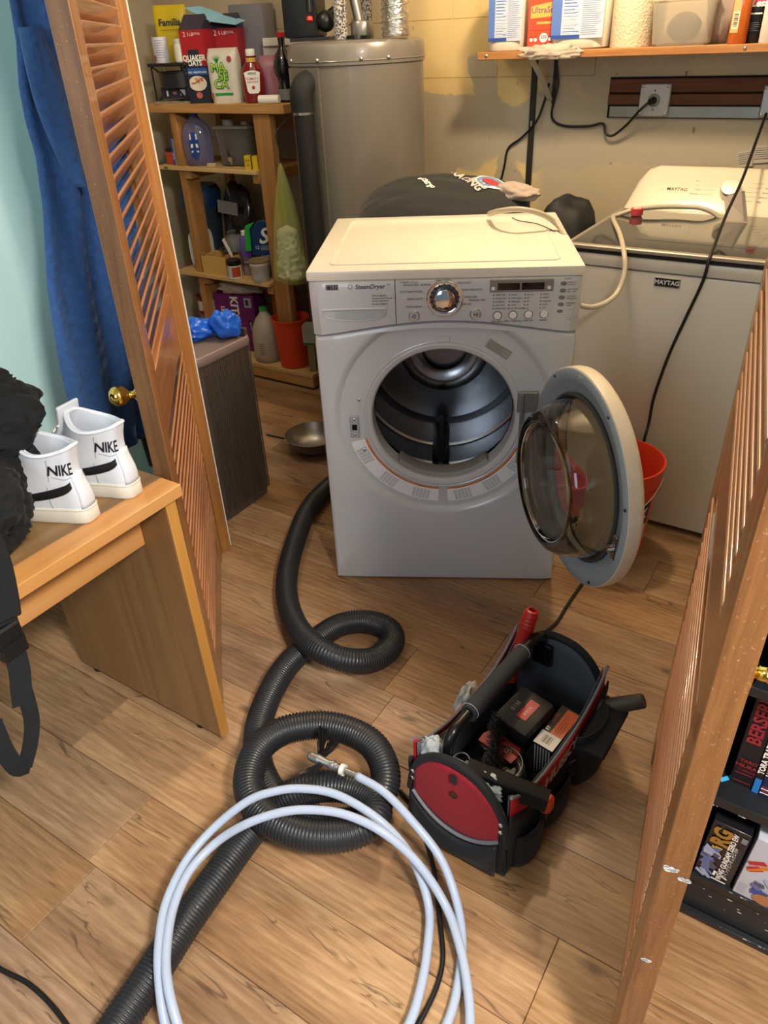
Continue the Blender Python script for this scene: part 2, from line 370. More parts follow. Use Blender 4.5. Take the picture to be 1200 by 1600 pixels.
# back wall: painted cinder blocks
WM = wall_mat()
wb = struct(MB().box(-3.3, 1.4, WALLV + .003, WALLV + .2, 0, 2.4).obj('wall_back', WM))
blk = {}
def block(u0, u1, z0, z1):
    key = (round(u1 - u0, 3), round(z1 - z0, 3))
    if key not in blk:
        w_, h_ = (u1 - u0) / 2, (z1 - z0) / 2; g = .0012; d = .003
        bx = MB(); bx.rings([[(-w_ + g, .02, -h_ + g), (w_ - g, .02, -h_ + g), (w_ - g, .02, h_ - g), (-w_ + g, .02, h_ - g)],
                             [(-w_ + g, d, -h_ + g), (w_ - g, d, -h_ + g), (w_ - g, d, h_ - g), (-w_ + g, d, h_ - g)],
                             [(-w_ + 2 * g, 0, -h_ + 2 * g), (w_ - 2 * g, 0, -h_ + 2 * g), (w_ - 2 * g, 0, h_ - 2 * g), (-w_ + 2 * g, 0, h_ - 2 * g)]])
        o = bx.obj('block', WM, wb, smooth=False); blk[key] = o.data; bpy.data.objects.remove(o)
    o = bpy.data.objects.new('block', blk[key]); COL.objects.link(o); o.parent = wb; o.location = ((u0 + u1) / 2, WALLV, (z0 + z1) / 2)
zt = 1.51  # a visible bed joint sits just above the heater's top
struct(wb)
MB().box(-3.3, 1.4, WALLV - .0005, WALLV + .02, 0, 1.31).obj('render_coat', WM, wb, smooth=False)
MB().box(-1.05, 1.4, WALLV - .0005, WALLV + .02, 1.31, 2.4).obj('render_coat', WM, wb, smooth=False)
for k, (z0, z1) in enumerate(((1.31, 1.51), (1.51, 1.71), (1.71, 1.91), (1.91, 2.11), (2.11, 2.31), (2.31, 2.4))):
    off = -1.645 + (.2 if k % 2 == 0 else 0); u = off - 2.0
    while u < -1.05:
        a, b_ = max(u, -3.3), min(u + .4, -1.05)
        if b_ - a > .03: block(a, b_, z0, z1)
        u += .4
TEAL = M('mint_wall_paint', '#cdf0ec', .6, bump=.05, bscale=200, var=.02)
struct(MB().box(-2.04, -1.92, -1.3, 1.42, 0, 2.4).obj('wall_left', TEAL)); struct(MB().box(-2.04, -1.675, 1.42, 1.456, 0, 2.4).obj('wall_front', TEAL))
PLAST = M('plaster', '#b8ab92', .7, bump=.1)
struct(MB().box(-3.42, -3.3, -1.3, 3.1, 0, 2.4).obj('wall_laundry_left', PLAST))
struct(MB().box(1.4, 1.5, -1.3, 3.1, 0, 2.4).obj('wall_right', M('offwhite_wall', '#d4d0c6', .6)))
struct(MB().box(-.10, 1.4, 1.42, 1.54, 0, 2.4).obj('wall_front', TEAL))
struct(MB().box(-1.654, -.10, 1.42, 1.54, 2.08, 2.4).obj('wall_header', TEAL))
struct(MB().box(-3.42, 1.5, -1.3, 3.3, 2.4, 2.5).obj('ceiling', M('ceiling_paint', '#dcd8ce', .7)))
# ---- door casing (left jamb, leaning a touch) ----
PINE = wood('pine_upright', '#b58048', '#8d5a2c', 'Z', 1, .38, .25, 0, .35)
PINED = wood('pine_edge', '#86562c', '#5e3a1c', 'Z', 1.4, .45, .1, .6, .6)
def lean(o, a, ax=(1, 0, 0)): o.rotation_euler = Matrix.Rotation(a, 3, Vector(ax)).to_euler()
J = Vector((-1.634, 1.452, 0))
trim = MB()
trim.box(-.02, .0, -.10, .0, 0, 2.07);  trim.box(.0, .010, -.085, -.006, 0, 2.07)
tj = struct(trim.obj('trim_1', PINE, bevel=.003)); tj.location = J; lean(tj, radians(1.8), (.66, .75, 0))
tj2 = MB().box(-.05, -.001, .0005, .007, 0, 2.07).obj('drywall_edge', M('drywall_white', '#dad6ca', .7), tj)
struct(MB().box(-.12, -.10, 1.40, 1.54, 0, 2.08).obj('trim_2', PINE)); struct(MB().box(-1.64, -.10, 1.40, 1.42, 2.03, 2.12).obj('trim_3', PINE))
struct(MB().box(-1.92, -1.91, -1.3, 1.41, 0, .07).obj('baseboard_left', M('baseboard_white', '#dcdad2', .4)))
# ---- louvered doors ----
STILE = wood('honey_stile', '#b27d4a', '#875730', 'Z', 1, .35, .3, 0, .35)
STILE_FACE = STILE
RAILM = wood('honey_rail', '#b07a50', '#8c5833', 'X', 1, .3, .4, 0, .3)
LOUV = wood('honey_louver', '#bc8662', '#996543', 'X', 1.2, .3, .45, 0, .35)
EDGE = wood('worn_door_edge', '#916238', '#6c4526', 'Z', 1.6, .42, .15, .30, .6)
EDGE2 = wood('dark_door_edge', '#6e4e2f', '#4e341c', 'Z', 1.6, .45, .1, .18, .6)
def louver_door(name, label, hinge, near, knob_side, W=.75, T=.034, tilt=0.0, knobz=.90, nickz=()):
    h, n_ = Vector((*hinge, 0)), Vector((*near, 0)); d = (n_ - h); a = math.atan2(d.y, d.x)
    W = d.length; H = 2.02
    t = thing(name, label, 'door', h, a); t['kind'] = 'structure'
    del t['kind']
    if tilt: t.rotation_euler = (Matrix.Rotation(tilt, 3, d.normalized()) @ Matrix.Rotation(a, 3, 'Z')).to_euler()
    s = 1 if knob_side > 0 else -1           # visible face on side -s (local y)
    y0, y1 = (0, T) if s > 0 else (-T, 0)
    sw = .075
    for k, (x0, x1) in enumerate(((0, sw), (W - sw - .012, W))):
        st = MB().box(x0, x1 - (.0015 if k else 0), y0, y1, .012, H).obj('stile', STILE, t, bevel=.003)
    lab(MB().box(W - .0015, W, y0 + .001, y1 - .001, .013, H - .001).obj('edge_face', EDGE if s > 0 else EDGE2, t), 'darker worn edge of the stile')
    xa, xb = sw, W - sw - .012
    for z0, z1 in ((.012, .115), (.77, .915), (1.92, H)):
        MB().box(xa, xb, y0 + .004, y1 - .004, z0, z1).obj('rail', RAILM, t, bevel=.003)
    lm = None; c = math.radians(33)
    for za, zb in ((.115, .77), (.915, 1.92)):
        z = za + .022
        while z < zb - .015:
            if lm is None:
                prof = []; hw, th = .0262, .0032
                for q in range(8):
                    an = pi * q / 7 - pi / 2; prof.append((hw + th * cos(an), th * sin(an)))
                for q in range(8):
                    an = pi * q / 7 + pi / 2; prof.append((-hw + th * cos(an), th * sin(an)))
                # slat slopes down towards the visible face
                ca, sa = cos(radians(54)), -sin(radians(54)) * s
                pr_ = [(p[0] * ca - p[1] * sa, p[0] * sa + p[1] * ca) for p in prof]
                bx = MB().rings([[(xx, py, pz) for py, pz in pr_] for xx in (xa - .002 - xa, xb + .002 - xa)])
                o = bx.obj('louver', LOUV, t, ang=50); lm = o.data
            else:
                o = bpy.data.objects.new('louver', lm); COL.objects.link(o); o.parent = t
            o.location = (xa, (y0 + y1) / 2, z); z += .0328
    # knob: backplate, shank, ball
    kx = W - .035; ky = y1 if s > 0 else y0
    T_ = Matrix.Translation((kx, ky, knobz)) @ Matrix.Rotation(radians(-90 * s), 4, 'X')
    kb = MB().lathe([(.001, -.001), (.017, 0), (.018, .003), (.012, .006), (.0075, .009), (.0075, .016), (.010, .02), (.017, .027), (.0205, .035), (.0205, .042), (.017, .050), (.010, .0555), (.001, .057)], 32, None, T_)
    lab(kb.obj('knob', BRASS, t, ang=60), 'round polished brass knob')
    return t
dl = louver_door('louvered_door', 'open honey pine louvered door on the left, beside the desk', (-1.632, 1.412), (-1.119, .864), -1, tilt=radians(-.6), knobz=.90)
dr = louver_door('louvered_door', 'open honey pine louvered door on the right, paint nicks on its edge', (-.144, 1.331), (-.025, .60), 1, knobz=.925)
pn = MB()
def nick(cx, cz, n, spread, seed):
    q = random.Random(seed)
    for _ in range(n):
        x_, z_ = cx + q.uniform(-1, 1) * spread[0], cz + q.uniform(-1, 1) * spread[1]; r = q.uniform(.0015, .004)
        pn.add([(0, x_ + r * cos(a) * q.uniform(.7, 1.5), z_ + r * sin(a) * q.uniform(.5, 1)) for a in [2 * pi * i / 7 for i in range(7)]], [tuple(range(7))])
nick(.011, .617, 16, (.007, .004), 1); nick(.028, .605, 10, (.005, .003), 2); nick(.012, .40, 9, (.004, .004), 3)
pn.v = [(.7413, v[1], v[2]) for v in pn.v]
lab(pn.obj('paint_nick', M('white_paint', '#d8dcdc', .6), dr), 'white paint nicks on the edge')
# ---- desk at left ----
DT = wood('desk_laminate', '#9a7850', '#7f5f3c', 'Y', .5, .32, .15, 0, .2); DS = wood('desk_strip', '#d09a5e', '#bd8448', 'Y', .6, .32, .2, 0, .2)
DP = wood('desk_end', '#8f6c46', '#785532', 'Z', .5, .4, 0, 0, .15); DE = wood('desk_banding', '#c9924a', '#b67f3a', 'Z', .6, .35, 0, 0, .2)
desk = thing('desk', 'honey laminate desk holding the white sneakers by the mint wall', 'desk', (-1.34, .15, 0))
def dk(name, m_, *b_, **k):
    return MB().box(b_[0] + 1.34, b_[1] + 1.34, b_[2] - .15, b_[3] - .15, b_[4], b_[5]).obj(name, m_, desk, bevel=.0015, **k)
dk('desktop', DT, -1.61, -1.115, -.55, .845, .71, .735); lab(dk('front_strip', DS, -1.115, -1.06, -.55, .845, .708, .735), 'lighter strip along the front edge')
dk('end_panel', DP, -1.61, -1.072, .803, .829, .012, .71); dk('end_panel', DP, -1.61, -1.072, -.53, -.504, .012, .71)
lab(dk('edge_banding', DE, -1.072, -1.067, .803, .829, .012, .71), 'yellower edge banding'); dk('edge_banding', DE, -1.072, -1.067, -.53, -.504, .012, .71)
lab(dk('apron', DS, -1.185, -1.167, -.504, .803, .575, .71), 'lighter apron under the desktop')
for y_ in (.815, -.517):
    for x_ in (-1.15, -1.55): MB().lathe([(.012, 0), (.014, .004), (.012, .012)], 14).obj('foot', BLACK, desk, loc=(x_ + 1.34, y_ - .15, 0))
# =============== DRYER ===============
DW, DH, DD = .686, .983, .62
DRY = Matrix.Translation((-1.1978, 1.4851, 0)) @ RotZ(radians(28.05))
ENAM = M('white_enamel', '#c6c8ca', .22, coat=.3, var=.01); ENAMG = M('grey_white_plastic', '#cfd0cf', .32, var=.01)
dry = thing('dryer', 'white front-loading dryer with its round glass door swung open', 'dryer', T=DRY)
def arch(x): return .812 + .036 * sin(pi * min(max(x / DW, 0), 1)) ** 1.3
# cabinet shell, rear and sides
cb = MB(); cb.box(.002, DW - .002, .03, DD, .02, .955)
cb_o = MB()
def rr_rect(x0, x1, y0, y1, r, n=5):
    P = []
    for cx, cy, a0 in ((x1 - r, y1 - r, 0), (x0 + r, y1 - r, 90), (x0 + r, y0 + r, 180), (x1 - r, y0 + r, 270)):
        for i in range(n + 1): a = radians(a0 + 90 * i / n); P.append((cx + r * cos(a), cy + r * sin(a)))
    return P
# open-fronted box: walls only, so the drum is free
sh = MB(); sh.box(.002, .012, .02, DD, .012, .957); sh.box(DW - .012, DW - .002, .02, DD, .012, .957); sh.box(.002, DW - .002, DD - .012, DD, .012, .957); sh.box(.002, DW - .002, .02, DD, .012, .03)
sh.obj('cabinet', ENAM, dry, bevel=.003)
# front panel with ringed opening
fp = MB(); cx, cz = .342, .566; N_ = 160
def bnd(t):
    dx, dz = cos(t), sin(t); lo, hi = 0, 2
    def inside(x, z):
        r = .028
        if x < .001 or x > DW - .001 or z < .004 or z > arch(x) - .002: return False
        for qx in (r, DW - r):
            if (x < r if qx == r else x > DW - r) and z < .004 + .012:
                if math.hypot(x - qx, 0) > r: return False
        return True
    for _ in range(40):
        mid = (lo + hi) / 2
        if inside(cx + dx * mid, cz + dz * mid): lo = mid
        else: hi = mid
    return lo
ang_ = [2 * pi * i / N_ for i in range(N_)]
for X_, Z_ in ((0, .005), (DW, .005), (0, .812), (DW, .812)):   # corners exact
    a = math.atan2(Z_ - cz, X_ - cx) % (2 * pi); k = min(range(N_), key=lambda i: abs(ang_[i] - a)); ang_[k] = a
def edge_y(x): e = min(x, DW - x); return .012 * max(0, 1 - e / .022) ** 2
rs = []
B_ = [bnd(t) for t in ang_]
rs.append([(cx + cos(t) * b, .03, cz + sin(t) * b) for t, b in zip(ang_, B_)])
rs.append([(cx + cos(t) * b, .012, cz + sin(t) * b) for t, b in zip(ang_, B_)])
for off_, yy in ((.004, .004), (.014, 0.0)):
    rs.append([(cx + cos(t) * (b - off_), yy, cz + sin(t) * (b - off_)) for t, b in zip(ang_, B_)])
for R_, yy in ((.312, .0), (.304, .002), (.297, .008), (.291, .0135), (.285, .015), (.226, .015), (.222, .013), (.219, .0145), (.214, .012), (.204, .014), (.1995, .02), (.198, .03), (.198, .075)):
    rs.append([(cx + cos(t) * min(R_, max(b - .015, .2)), yy, cz + sin(t) * min(R_, max(b - .015, .2))) for t, b in zip(ang_, B_)])
fp.rings(rs, None, False, False); fp.obj('front_panel', ENAM, dry, ang=28)
# top panel
tp = MB().box(-.004, DW + .004, -.004, DD + .004, .958, DH, c=.006); lab(tp.obj('top_panel', M('warm_lit_enamel', '#e3dfd2', .28, coat=.2, var=.02), dry, ang=30), 'white top panel, warm bulb light in its colour')  # same enamel tinted cream, so the bulb's warm light sits in the colour
rim = MB(); r0 = rr_rect(.05, DW - .05, .05, DD - .05, .02)
rim.tube([(x, y, DH + .0002) for x, y in r0], .0025, 6, closed=True, flat=(1, 1)); rim.obj('top_crease', MATS['warm_lit_enamel'], dry)
# control fascia in two pieces
def fascia(x0, x1):
    b = MB(); n = max(4, int((x1 - x0) / .02)); rs = []
    for i in range(n + 1):
        x = x0 + (x1 - x0) * i / n; zb = arch(x) + .0015; e = min(x, DW - x); cv = -.014 + .016 * max(0, 1 - e / .03) ** 2
        rs.append([(x, .03, zb), (x, cv + .014, zb), (x, cv + .011, zb + .002), (x, cv + .003, zb + .06), (x, cv + .0, .945), (x, cv + .004, .955), (x, cv + .014, .9585), (x, .03, .9585)])
    return b.rings(rs)
def fy(z): # local y of the fascia surface
    return -.014 + .011 + (z - .83) * (-.008 / .06) if z < .89 else -.011 - (z - .89) * .055
drw = fascia(.001, .2205).obj('water_drawer', ENAM, dry, ang=30); fas = fascia(.2225, DW - .001).obj('control_panel', ENAM, dry, ang=30)
# drawer handle pocket
hb = MB(); P = [(.034, .884), (.196, .886), (.194, .872), (.18, .864), (.115, .858), (.05, .863), (.036, .871)]
hb.add([(x, fy(z) - .0012, z) for x, z in P], [tuple(range(len(P)))])
lab(hb.obj('handle_recess', M('handle_grey', '#b2bbbd', .3), drw), 'grey scooped handle recess')
hl = MB(); hl.tube(spline([(.032, fy(.886) - .002, .887), (.115, fy(.887) - .003, .889), (.198, fy(.888) - .002, .889)], .02), .003, 8); hl.obj('handle_lip', ENAMG, drw)
hl = MB(); hl.tube(spline([(.034, fy(.884) - .001, .885), (.036, fy(.872) - .001, .869), (.06, fy(.862) - .001, .8605), (.115, fy(.858) - .001, .856), (.175, fy(.862) - .001, .861), (.195, fy(.872) - .001, .871), (.197, fy(.885) - .001, .886)], .01), .0016, 6); hl.obj('handle_rim', ENAM, drw)
XD, ZD = (1, 0, 0), (0, 0, 1)
def onf(x, z, d=.001): return (x, fy(z) - d, z)
lg = MB(); lg.box(.046, .078, fy(.945) - .0016, fy(.945) + .003, .938, .952, c=.0012)
lab(lg.obj('badge', M('badge_grey', '#8d8f92', .3, .6), drw), 'small square maker badge')
tx = MB()
tx.text('LG', .0135, onf(.0685, .945, .0022), XD, ZD, INK, bold=.0003); tx.lathe([(.0047, -.0003), (.0047, .0003)], 16, INK, Matrix.Translation(onf(.0545, .945, .0023)) @ Matrix.Rotation(pi / 2, 4, 'X'))
tx.text('SteamDryer', .0155, onf(.158, .945), XD, ZD, INK, bold=.0002, shear=.25, sx=.98); tx.text('TM', .006, onf(.205, .949), XD, ZD, INK)
tx.tube([(.1085 + .005 * cos(t), fy(.945) - .001, .946 + .006 * sin(t)) for t in [2 * pi * i / 16 for i in range(16)]], .0005, 5, INK, closed=True)
for i, s_ in enumerate(('Ultra Capacity', 'Stainless Steel Drum', 'Quiet Operation', 'DLGX7188WM')): tx.text(s_, .0062, onf(.162, .922 - i * .0068 - (.002 if i == 3 else 0)), XD, ZD, INK, align='LEFT')
tx.obj('printed_legend', INK, drw, smooth=False)['kind'] = 'stuff'
# big dial
kc = Vector((.346, fy(.912) - .001, .912)); TK = Matrix.Translation(kc) @ Matrix.Rotation(pi / 2, 4, 'X')
MB().lathe([(.046, -.004), (.046, .002), (.043, .005), (.039, .0055), (.0355, .004), (.0345, .002)], 48, None, TK, cap0=False, cap1=False).obj('dial_bezel', CHROME, fas)
MB().lathe([(.0345, -.002), (.0345, .003), (.001, .0035)], 48, None, TK).obj('dial_well', M('dark_grey_gloss', '#5a5c60', .25, .4), fas)
kn = MB().lathe([(.0275, .0), (.0275, .014), (.0262, .0195), (.022, .0215), (.010, .0225), (.001, .0227)], 48, None, TK).obj('dial_knob', CHROME, fas, ang=40)
tk = MB()
for i in range(13):
    a = radians(-35 + i * 250 / 12); tk.box(-.0013, .0013, .030, .0385, .0045, .0062, None, TK @ Matrix.Rotation(a - pi / 2, 4, 'Z'))
tk.obj('dial_mark', INK, fas)
for nm, px_, pz_, gl in (('power_button', .268, .866, 0), ('play_button', .424, .868, 1)):
    TB = Matrix.Translation((px_, fy(pz_), pz_)) @ Matrix.Rotation(pi / 2, 4, 'X')
    b1 = MB().lathe([(.0145, -.003), (.0145, .001), (.0135, .0022), (.0125, .0015)], 28, None, TB).obj(nm, CHROME, fas)
    MB().lathe([(.0125, 0), (.0125, .002), (.011, .0035), (.001, .0042)], 28, None, TB).obj('button_cap', M('silver_plastic', '#b9bec4', .25, .5), b1)
    g = MB(); o_ = (px_, fy(pz_) - .0048, pz_)
    if gl: g.add([(px_ - .004, o_[1], pz_ + .004), (px_ - .004, o_[1], pz_ - .004), (px_ + .001, o_[1], pz_)], [(0, 1, 2)], INK); g.box(px_ + .002, px_ + .0032, o_[1], o_[1] + .0005, pz_ - .004, pz_ + .004, INK); g.box(px_ + .0045, px_ + .0057, o_[1], o_[1] + .0005, pz_ - .004, pz_ + .004, INK)
    else: g.tube([(px_ + .0045 * cos(t), o_[1], pz_ + .0045 * sin(t)) for t in [2 * pi * i / 16 for i in range(16)]], .0006, 5, INK, closed=True); g.box(px_ - .0005, px_ + .0005, o_[1] - .0004, o_[1], pz_ - .002, pz_ + .0035, INK)
    g.obj('button_glyph', INK, b1, smooth=False)
# display
dsp = MB().box(.458, .614, fy(.942) - .0022, fy(.942) + .004, .925, .957 - .002, c=.001); dso = lab(dsp.obj('display_frame', M('bezel_grey', '#8b8886', .3, .3), fas), 'grey display frame')
for x0, x1 in ((.4775, .532), (.5365, .592)): MB().box(x0, x1, fy(.942) - .003, fy(.942), .930, .9475, c=.0008).obj('display', M('dark_display', '#120c0c', .08, coat=.5, var=0), dso)
for xx in (.4665, .6035): MB().lathe([(.0045, 0), (.0045, .0015), (.001, .002)], 18, None, Matrix.Translation((xx, fy(.94) - .0018, .9345)) @ Matrix.Rotation(pi / 2, 4, 'X')).obj('small_button', WHITE, dso)
for i, xx in enumerate((.480, .519, .558, .597)):
    TB = Matrix.Translation((xx, fy(.864), .8635 + i * .0008)) @ Matrix.Rotation(pi / 2, 4, 'X')
    b1 = MB().lathe([(.0112, -.002), (.0112, .0012), (.0098, .0018)], 28, None, TB).obj('option_button', M('button_ring', '#4a4c50', .3, .3), fas)
    MB().lathe([(.0095, 0), (.0095, .0025), (.001, .0035)], 28, None, TB).obj('button_cap', WHITE, b1)
for i in range(5):
    zz = .943 - i * .0175
    TB = Matrix.Translation((.6385 - i * .0008, fy(zz) - .0005, zz))
    MB().lathe([(.005, 0), (.005, .0012), (.003, .0018)], 20, None, TB @ Matrix.Rotation(pi / 2, 4, 'X'), sx=1.55).obj('oval_button', M('button_grey', '#77767a', .4), fas)
tx = MB()
LBL = [('*STEAM CYCLE', .256, .958 - .004), ('SENSOR DRY', .262, .947), ('NORMAL', .300, .947), ('PERM. PRESS', .342, .9565), ('DELICATES', .395, .950), ('COTTON/TOWELS', .263, .930), ('ULTRA DELICATE', .413, .932), ('HEAVY DUTY', .272, .911), ('SPEED DRY', .412, .9135), ('STEAM FRESH', .268, .8905), ('MANUAL DRY', .428, .905), ('AIR DRY', .403, .895)]
for s_, xx, zz in LBL: tx.text(s_, .0068, onf(xx, zz), XD, ZD)
for i, (s_, xx) in enumerate((('DRY LEVEL', .480), ('TEMP. CONTROL', .519), ('TIME DRY', .558), ('BEEPER', .597))): tx.text(s_, .0062, onf(xx, .8465 + i * .0008), XD, ZD)
cols = ((.472, ('VERY DRY', 'MORE DRY', 'NORMAL', 'LESS DRY', 'DAMP DRY')), (.511, ('HIGH', 'MED HIGH', 'MEDIUM', 'LOW', 'ULTRA LOW')), (.550, ('60 min.', '50', '40', '30', '20')), (.589, ('HIGH', 'HIGH', 'MEDIUM', 'LOW', 'OFF')))
for xx, rows_ in cols:
    for k, s_ in enumerate(rows_):
        zz = .917 - k * .0088
        tx.lathe([(.0016, 0), (.0016, .0006)], 10, None, Matrix.Translation(onf(xx - .0035, zz, 0)) @ Matrix.Rotation(pi / 2, 4, 'X')); tx.text(s_, .0058, onf(xx + .001, zz), XD, ZD, align='LEFT')
tx.text('STEAM', .006, onf(.648, .955), XD, ZD)
for i, ss in enumerate((('REDUCE', 'STATIC'), ('EASY IRON', 'ON / OFF'), ('CUSTOM', 'PROGRAM'), ('WRINKLE', 'CARE'), ('RACK', 'DRY'))):
    for k, s_ in enumerate(ss): tx.text(s_, .0052, onf(.649, .9455 - i * .0175 - k * .006), XD, ZD, align='LEFT')
tx.text('- OPTION -', .006, onf(.648, .8555), XD, ZD); tx.text('PRESS AND HOLD', .0042, onf(.648, .8495), XD, ZD)
tx.obj('printed_legend', INK, fas, smooth=False)['kind'] = 'stuff'
# drum
DRK = M('drum_steel', '#a3a6aa', .26, 1, bump=.08, bscale=30); DRD = M('drum_dark', '#1c1d20', .3, .6)
Ty = Matrix.Translation((cx, 0, cz + .02)) @ Matrix.Rotation(-pi / 2, 4, 'X')
dr_ = MB(); prof = [(.21, .085), (.262, .088), (.275, .10), (.275, .2), (.268, .205), (.268, .225), (.275, .23), (.275, .33), (.268, .335), (.268, .355), (.275, .36), (.275, .50), (.262, .52), (.05, .535), (.0001, .535)]
dr_.lathe(prof, 64, None, Ty, cap0=False, cap1=False); lab(dr_.obj('drum', DRK, dry, ang=30), 'ribbed stainless drum')
MB().lathe([(.198, .062), (.205, .07), (.213, .085), (.206, .088), (.196, .075)], 64, None, Matrix.Translation((cx, 0, cz)) @ Matrix.Rotation(-pi / 2, 4, 'X'), cap0=False, cap1=False).obj('door_seal', DRD, dry)
for a in (-92, 28, 148):
    T_ = Ty @ Matrix.Rotation(radians(-a), 4, 'Z')
    b = MB(); rs = []
    for t in (.10, .13, .3, .46, .49):
        hgt = .05 if .12 < t < .47 else .01
        rs.append([(.276, -.03, t), (.276 - hgt * .7, -.018, t), (.276 - hgt, -.006, t), (.276 - hgt, .006, t), (.276 - hgt * .7, .018, t), (.276, .03, t)])
    b.rings(rs, None, True, True, T_); lab(b.obj('baffle', DRD, dry, ang=30), 'dark curved drum baffle')
# swoosh-shaped back vane
bk = MB(); bk.lathe([(.075, .50), (.10, .485), (.125, .485), (.15, .50), (.15, .53), (.075, .53)], 48, None, Ty, cap0=False, cap1=False); bk.obj('drum_back_ring', DRK, dry)
# lint screen at the bottom lip
ls = MB(); rs = []
for i in range(17):
    a = radians(-90 - 42 + 84 * i / 16); rs.append([(cx + cos(a) * r_, y_, cz + sin(a) * r_) for r_, y_ in ((.198, .026), (.187, .032), (.180, .052), (.184, .075), (.198, .075))])
ls.rings(rs); lab(ls.obj('lint_screen', M('lint_grey', '#8c8a84', .5), dry), 'grey lint screen cover in the lip')
# warning stickers round the lower ring
stk = M('sticker_white', '#eceef0', .45); ORG = M('sticker_orange', '#d9772c', .45, var=0)
for a0, a1 in ((196, 267), (273, 336)):
    b = MB(); n = 24; yy = .0142
    vs = []
    for i in range(n + 1):
        a = radians(a0 + (a1 - a0) * i / n)
        for r_ in (.228, .2335, .276): vs.append((cx + cos(a) * r_, yy, cz + sin(a) * r_))
    b.add(vs, [(i * 3 + 1, i * 3 + 2, i * 3 + 5, i * 3 + 4) for i in range(n)], stk); b.add(vs, [(i * 3, i * 3 + 1, i * 3 + 4, i * 3 + 3) for i in range(n)], ORG)
    for k in range(3 if a0 < 200 else 3):
        am = radians(a0 + (a1 - a0) * (k + .5) / 3)
        td = Vector((-sin(am), 0, cos(am))); rd = Vector((cos(am), 0, sin(am)))
        for q in range(7):
            c_ = Vector((cx, yy - .0004, cz)) + rd * (.240 + q * .0048); w_ = .026
            for g_ in range(5): 
                xs = -w_ + g_ * .0105; b.quad(c_ + td * xs, c_ + td * (xs + .0085), c_ + td * (xs + .0085) + rd * .0016, c_ + td * xs + rd * .0016, M('ink_grey', '#6b6d72', .6, var=0))
        c_ = Vector((cx, yy - .0006, cz)) + rd * .2308
        b.add([c_ - td * .022, c_ - td * .018 , c_ - td * .020 + rd * -.002], [(0, 1, 2)], INK); b.quad(c_ - td * .014, c_ + td * .01, c_ + td * .01 + rd * .0012, c_ - td * .014 + rd * .0012, INK)
    lab(b.obj('warning_sticker', stk, dry, smooth=False), 'curved white warning sticker with an orange band')
b = MB(); TS = Matrix.Translation((.488, .0142, .765)) @ Matrix.Rotation(radians(33), 4, 'Y')
b.box(-.036, .036, -.0005, .0003, -.013, .013, M('sticker_grey', '#a9a598', .5), TS)
for q in range(5): b.box(-.033, .033 - (q % 2) * .02, -.001, -.0004, -.0105 + q * .0048, -.0092 + q * .0048, M('ink_grey', '#6b6d72', .6, var=0), TS)
b.obj('rating_sticker', None, dry, smooth=False)
# latch plate, screws, catch
lt = MB().box(.078, .104, .009, .0155, .507, .575, c=.0028); lto = lab(lt.obj('latch_plate', M('latch_grey', '#a6abad', .4), dry), 'grey latch plate with two screws')
MB().box(.084, .098, .0078, .0095, .532, .549).obj('latch_slot', DRD, lto)
for zz in (.517, .565): MB().sphere((.091, .009, zz), .0042, 12, None, (1, .5, 1)).obj('screw', CHROME, lto)
for x_, z_ in ((.108, .623), (.114, .465)): MB().sphere((x_, .0145, z_), .0048, 12, None, (1, .5, 1)).obj('screw', CHROME, dry)
MB().box(.325, .36, .010, .0152, .787, .803, c=.002).obj('plug_cap', ENAM, dry)
hp = MB(); hp.box(.545, .60, .004, .018, .585, .645, c=.002); hp.box(.55, .60, .004, .018, .425, .475, c=.002); hp.box(.553, .56, -.004, .02, .43, .64)
hg = lab(hp.obj('hinge_bracket', ZINC, dry), 'zinc hinge bracket')
for zz in (.60, .63, .44, .46): MB().sphere((.557, .003, zz), .004, 10, None, (1, .6, 1)).obj('screw', STEEL, hg)
for x_, y_ in ((.06, .06), (.626, .06), (.06, .56), (.626, .56)): MB().lathe([(.02, 0), (.022, .004), (.018, .008), (.008, .010), (.008, .03)], 18).obj('foot', BLACK, dry, loc=(x_, y_, 0))
# ---- the open door ----
dd = Vector((cos(radians(-74)), sin(radians(-74)), 0)); dn = Vector((cos(radians(196)), sin(radians(196)), 0))
cD = Vector((.598, -.012, .532)) + dd * .258
TD = Matrix(((dd.x, 0, dn.x, cD.x), (dd.y, 0, dn.y, cD.y), (0, 1, 0, cD.z), (0, 0, 0, 1)))  # local z = inner normal
RD_ = .274
door = MB().lathe([(.198, -.036), (.205, -.042), (.24, -.045), (.264, -.042), (.272, -.036), (RD_, -.028), (RD_, -.006), (.2735, -.002), (.271, -.001)], 96, None, TD, cap0=False, cap1=False)
dO = lab(door.obj('door', M('cream_plastic', '#ddd3bf', .3, coat=.15), dry, ang=45), 'round cream-rimmed door, open')
MB().lathe([(.271, -.006), (.271, 0), (.269, .0012), (.252, .0015), (.244, -.001), (.236, -.008), (.214, -.010), (.212, -.012), (.212, -.036)], 96, None, TD, cap0=False, cap1=False).obj('door_liner', M('liner_bluegrey', '#98a3ac', .35, coat=.1, var=.02), dO, ang=40)
MB().lathe([(.212, -.012), (.213, -.004), (.207, -.001), (.202, -.004), (.201, -.012)], 96, None, TD, cap0=False, cap1=False).obj('gasket', M('gasket', '#3b3d3a', .5), dO)
bowl_o = [(.2015, -.012), (.2005, .0), (.197, .018), (.190, .045), (.181, .070), (.170, .086), (.158, .090), (.150, .086), (.147, .075), (.13, .068), (.08, .062), (.0005, .060)]
bw = MB(); bw.lathe(bowl_o + [(.0005, .056), (.08, .058), (.129, .064), (.143, .071), (.1465, .083), (.156, .0865), (.168, .083), (.178, .068), (.187, .044), (.194, .017), (.1975, 0), (.1985, -.012)], 96, None, TD, cap0=False, cap1=False)
bw.rings  # closed by the rim below
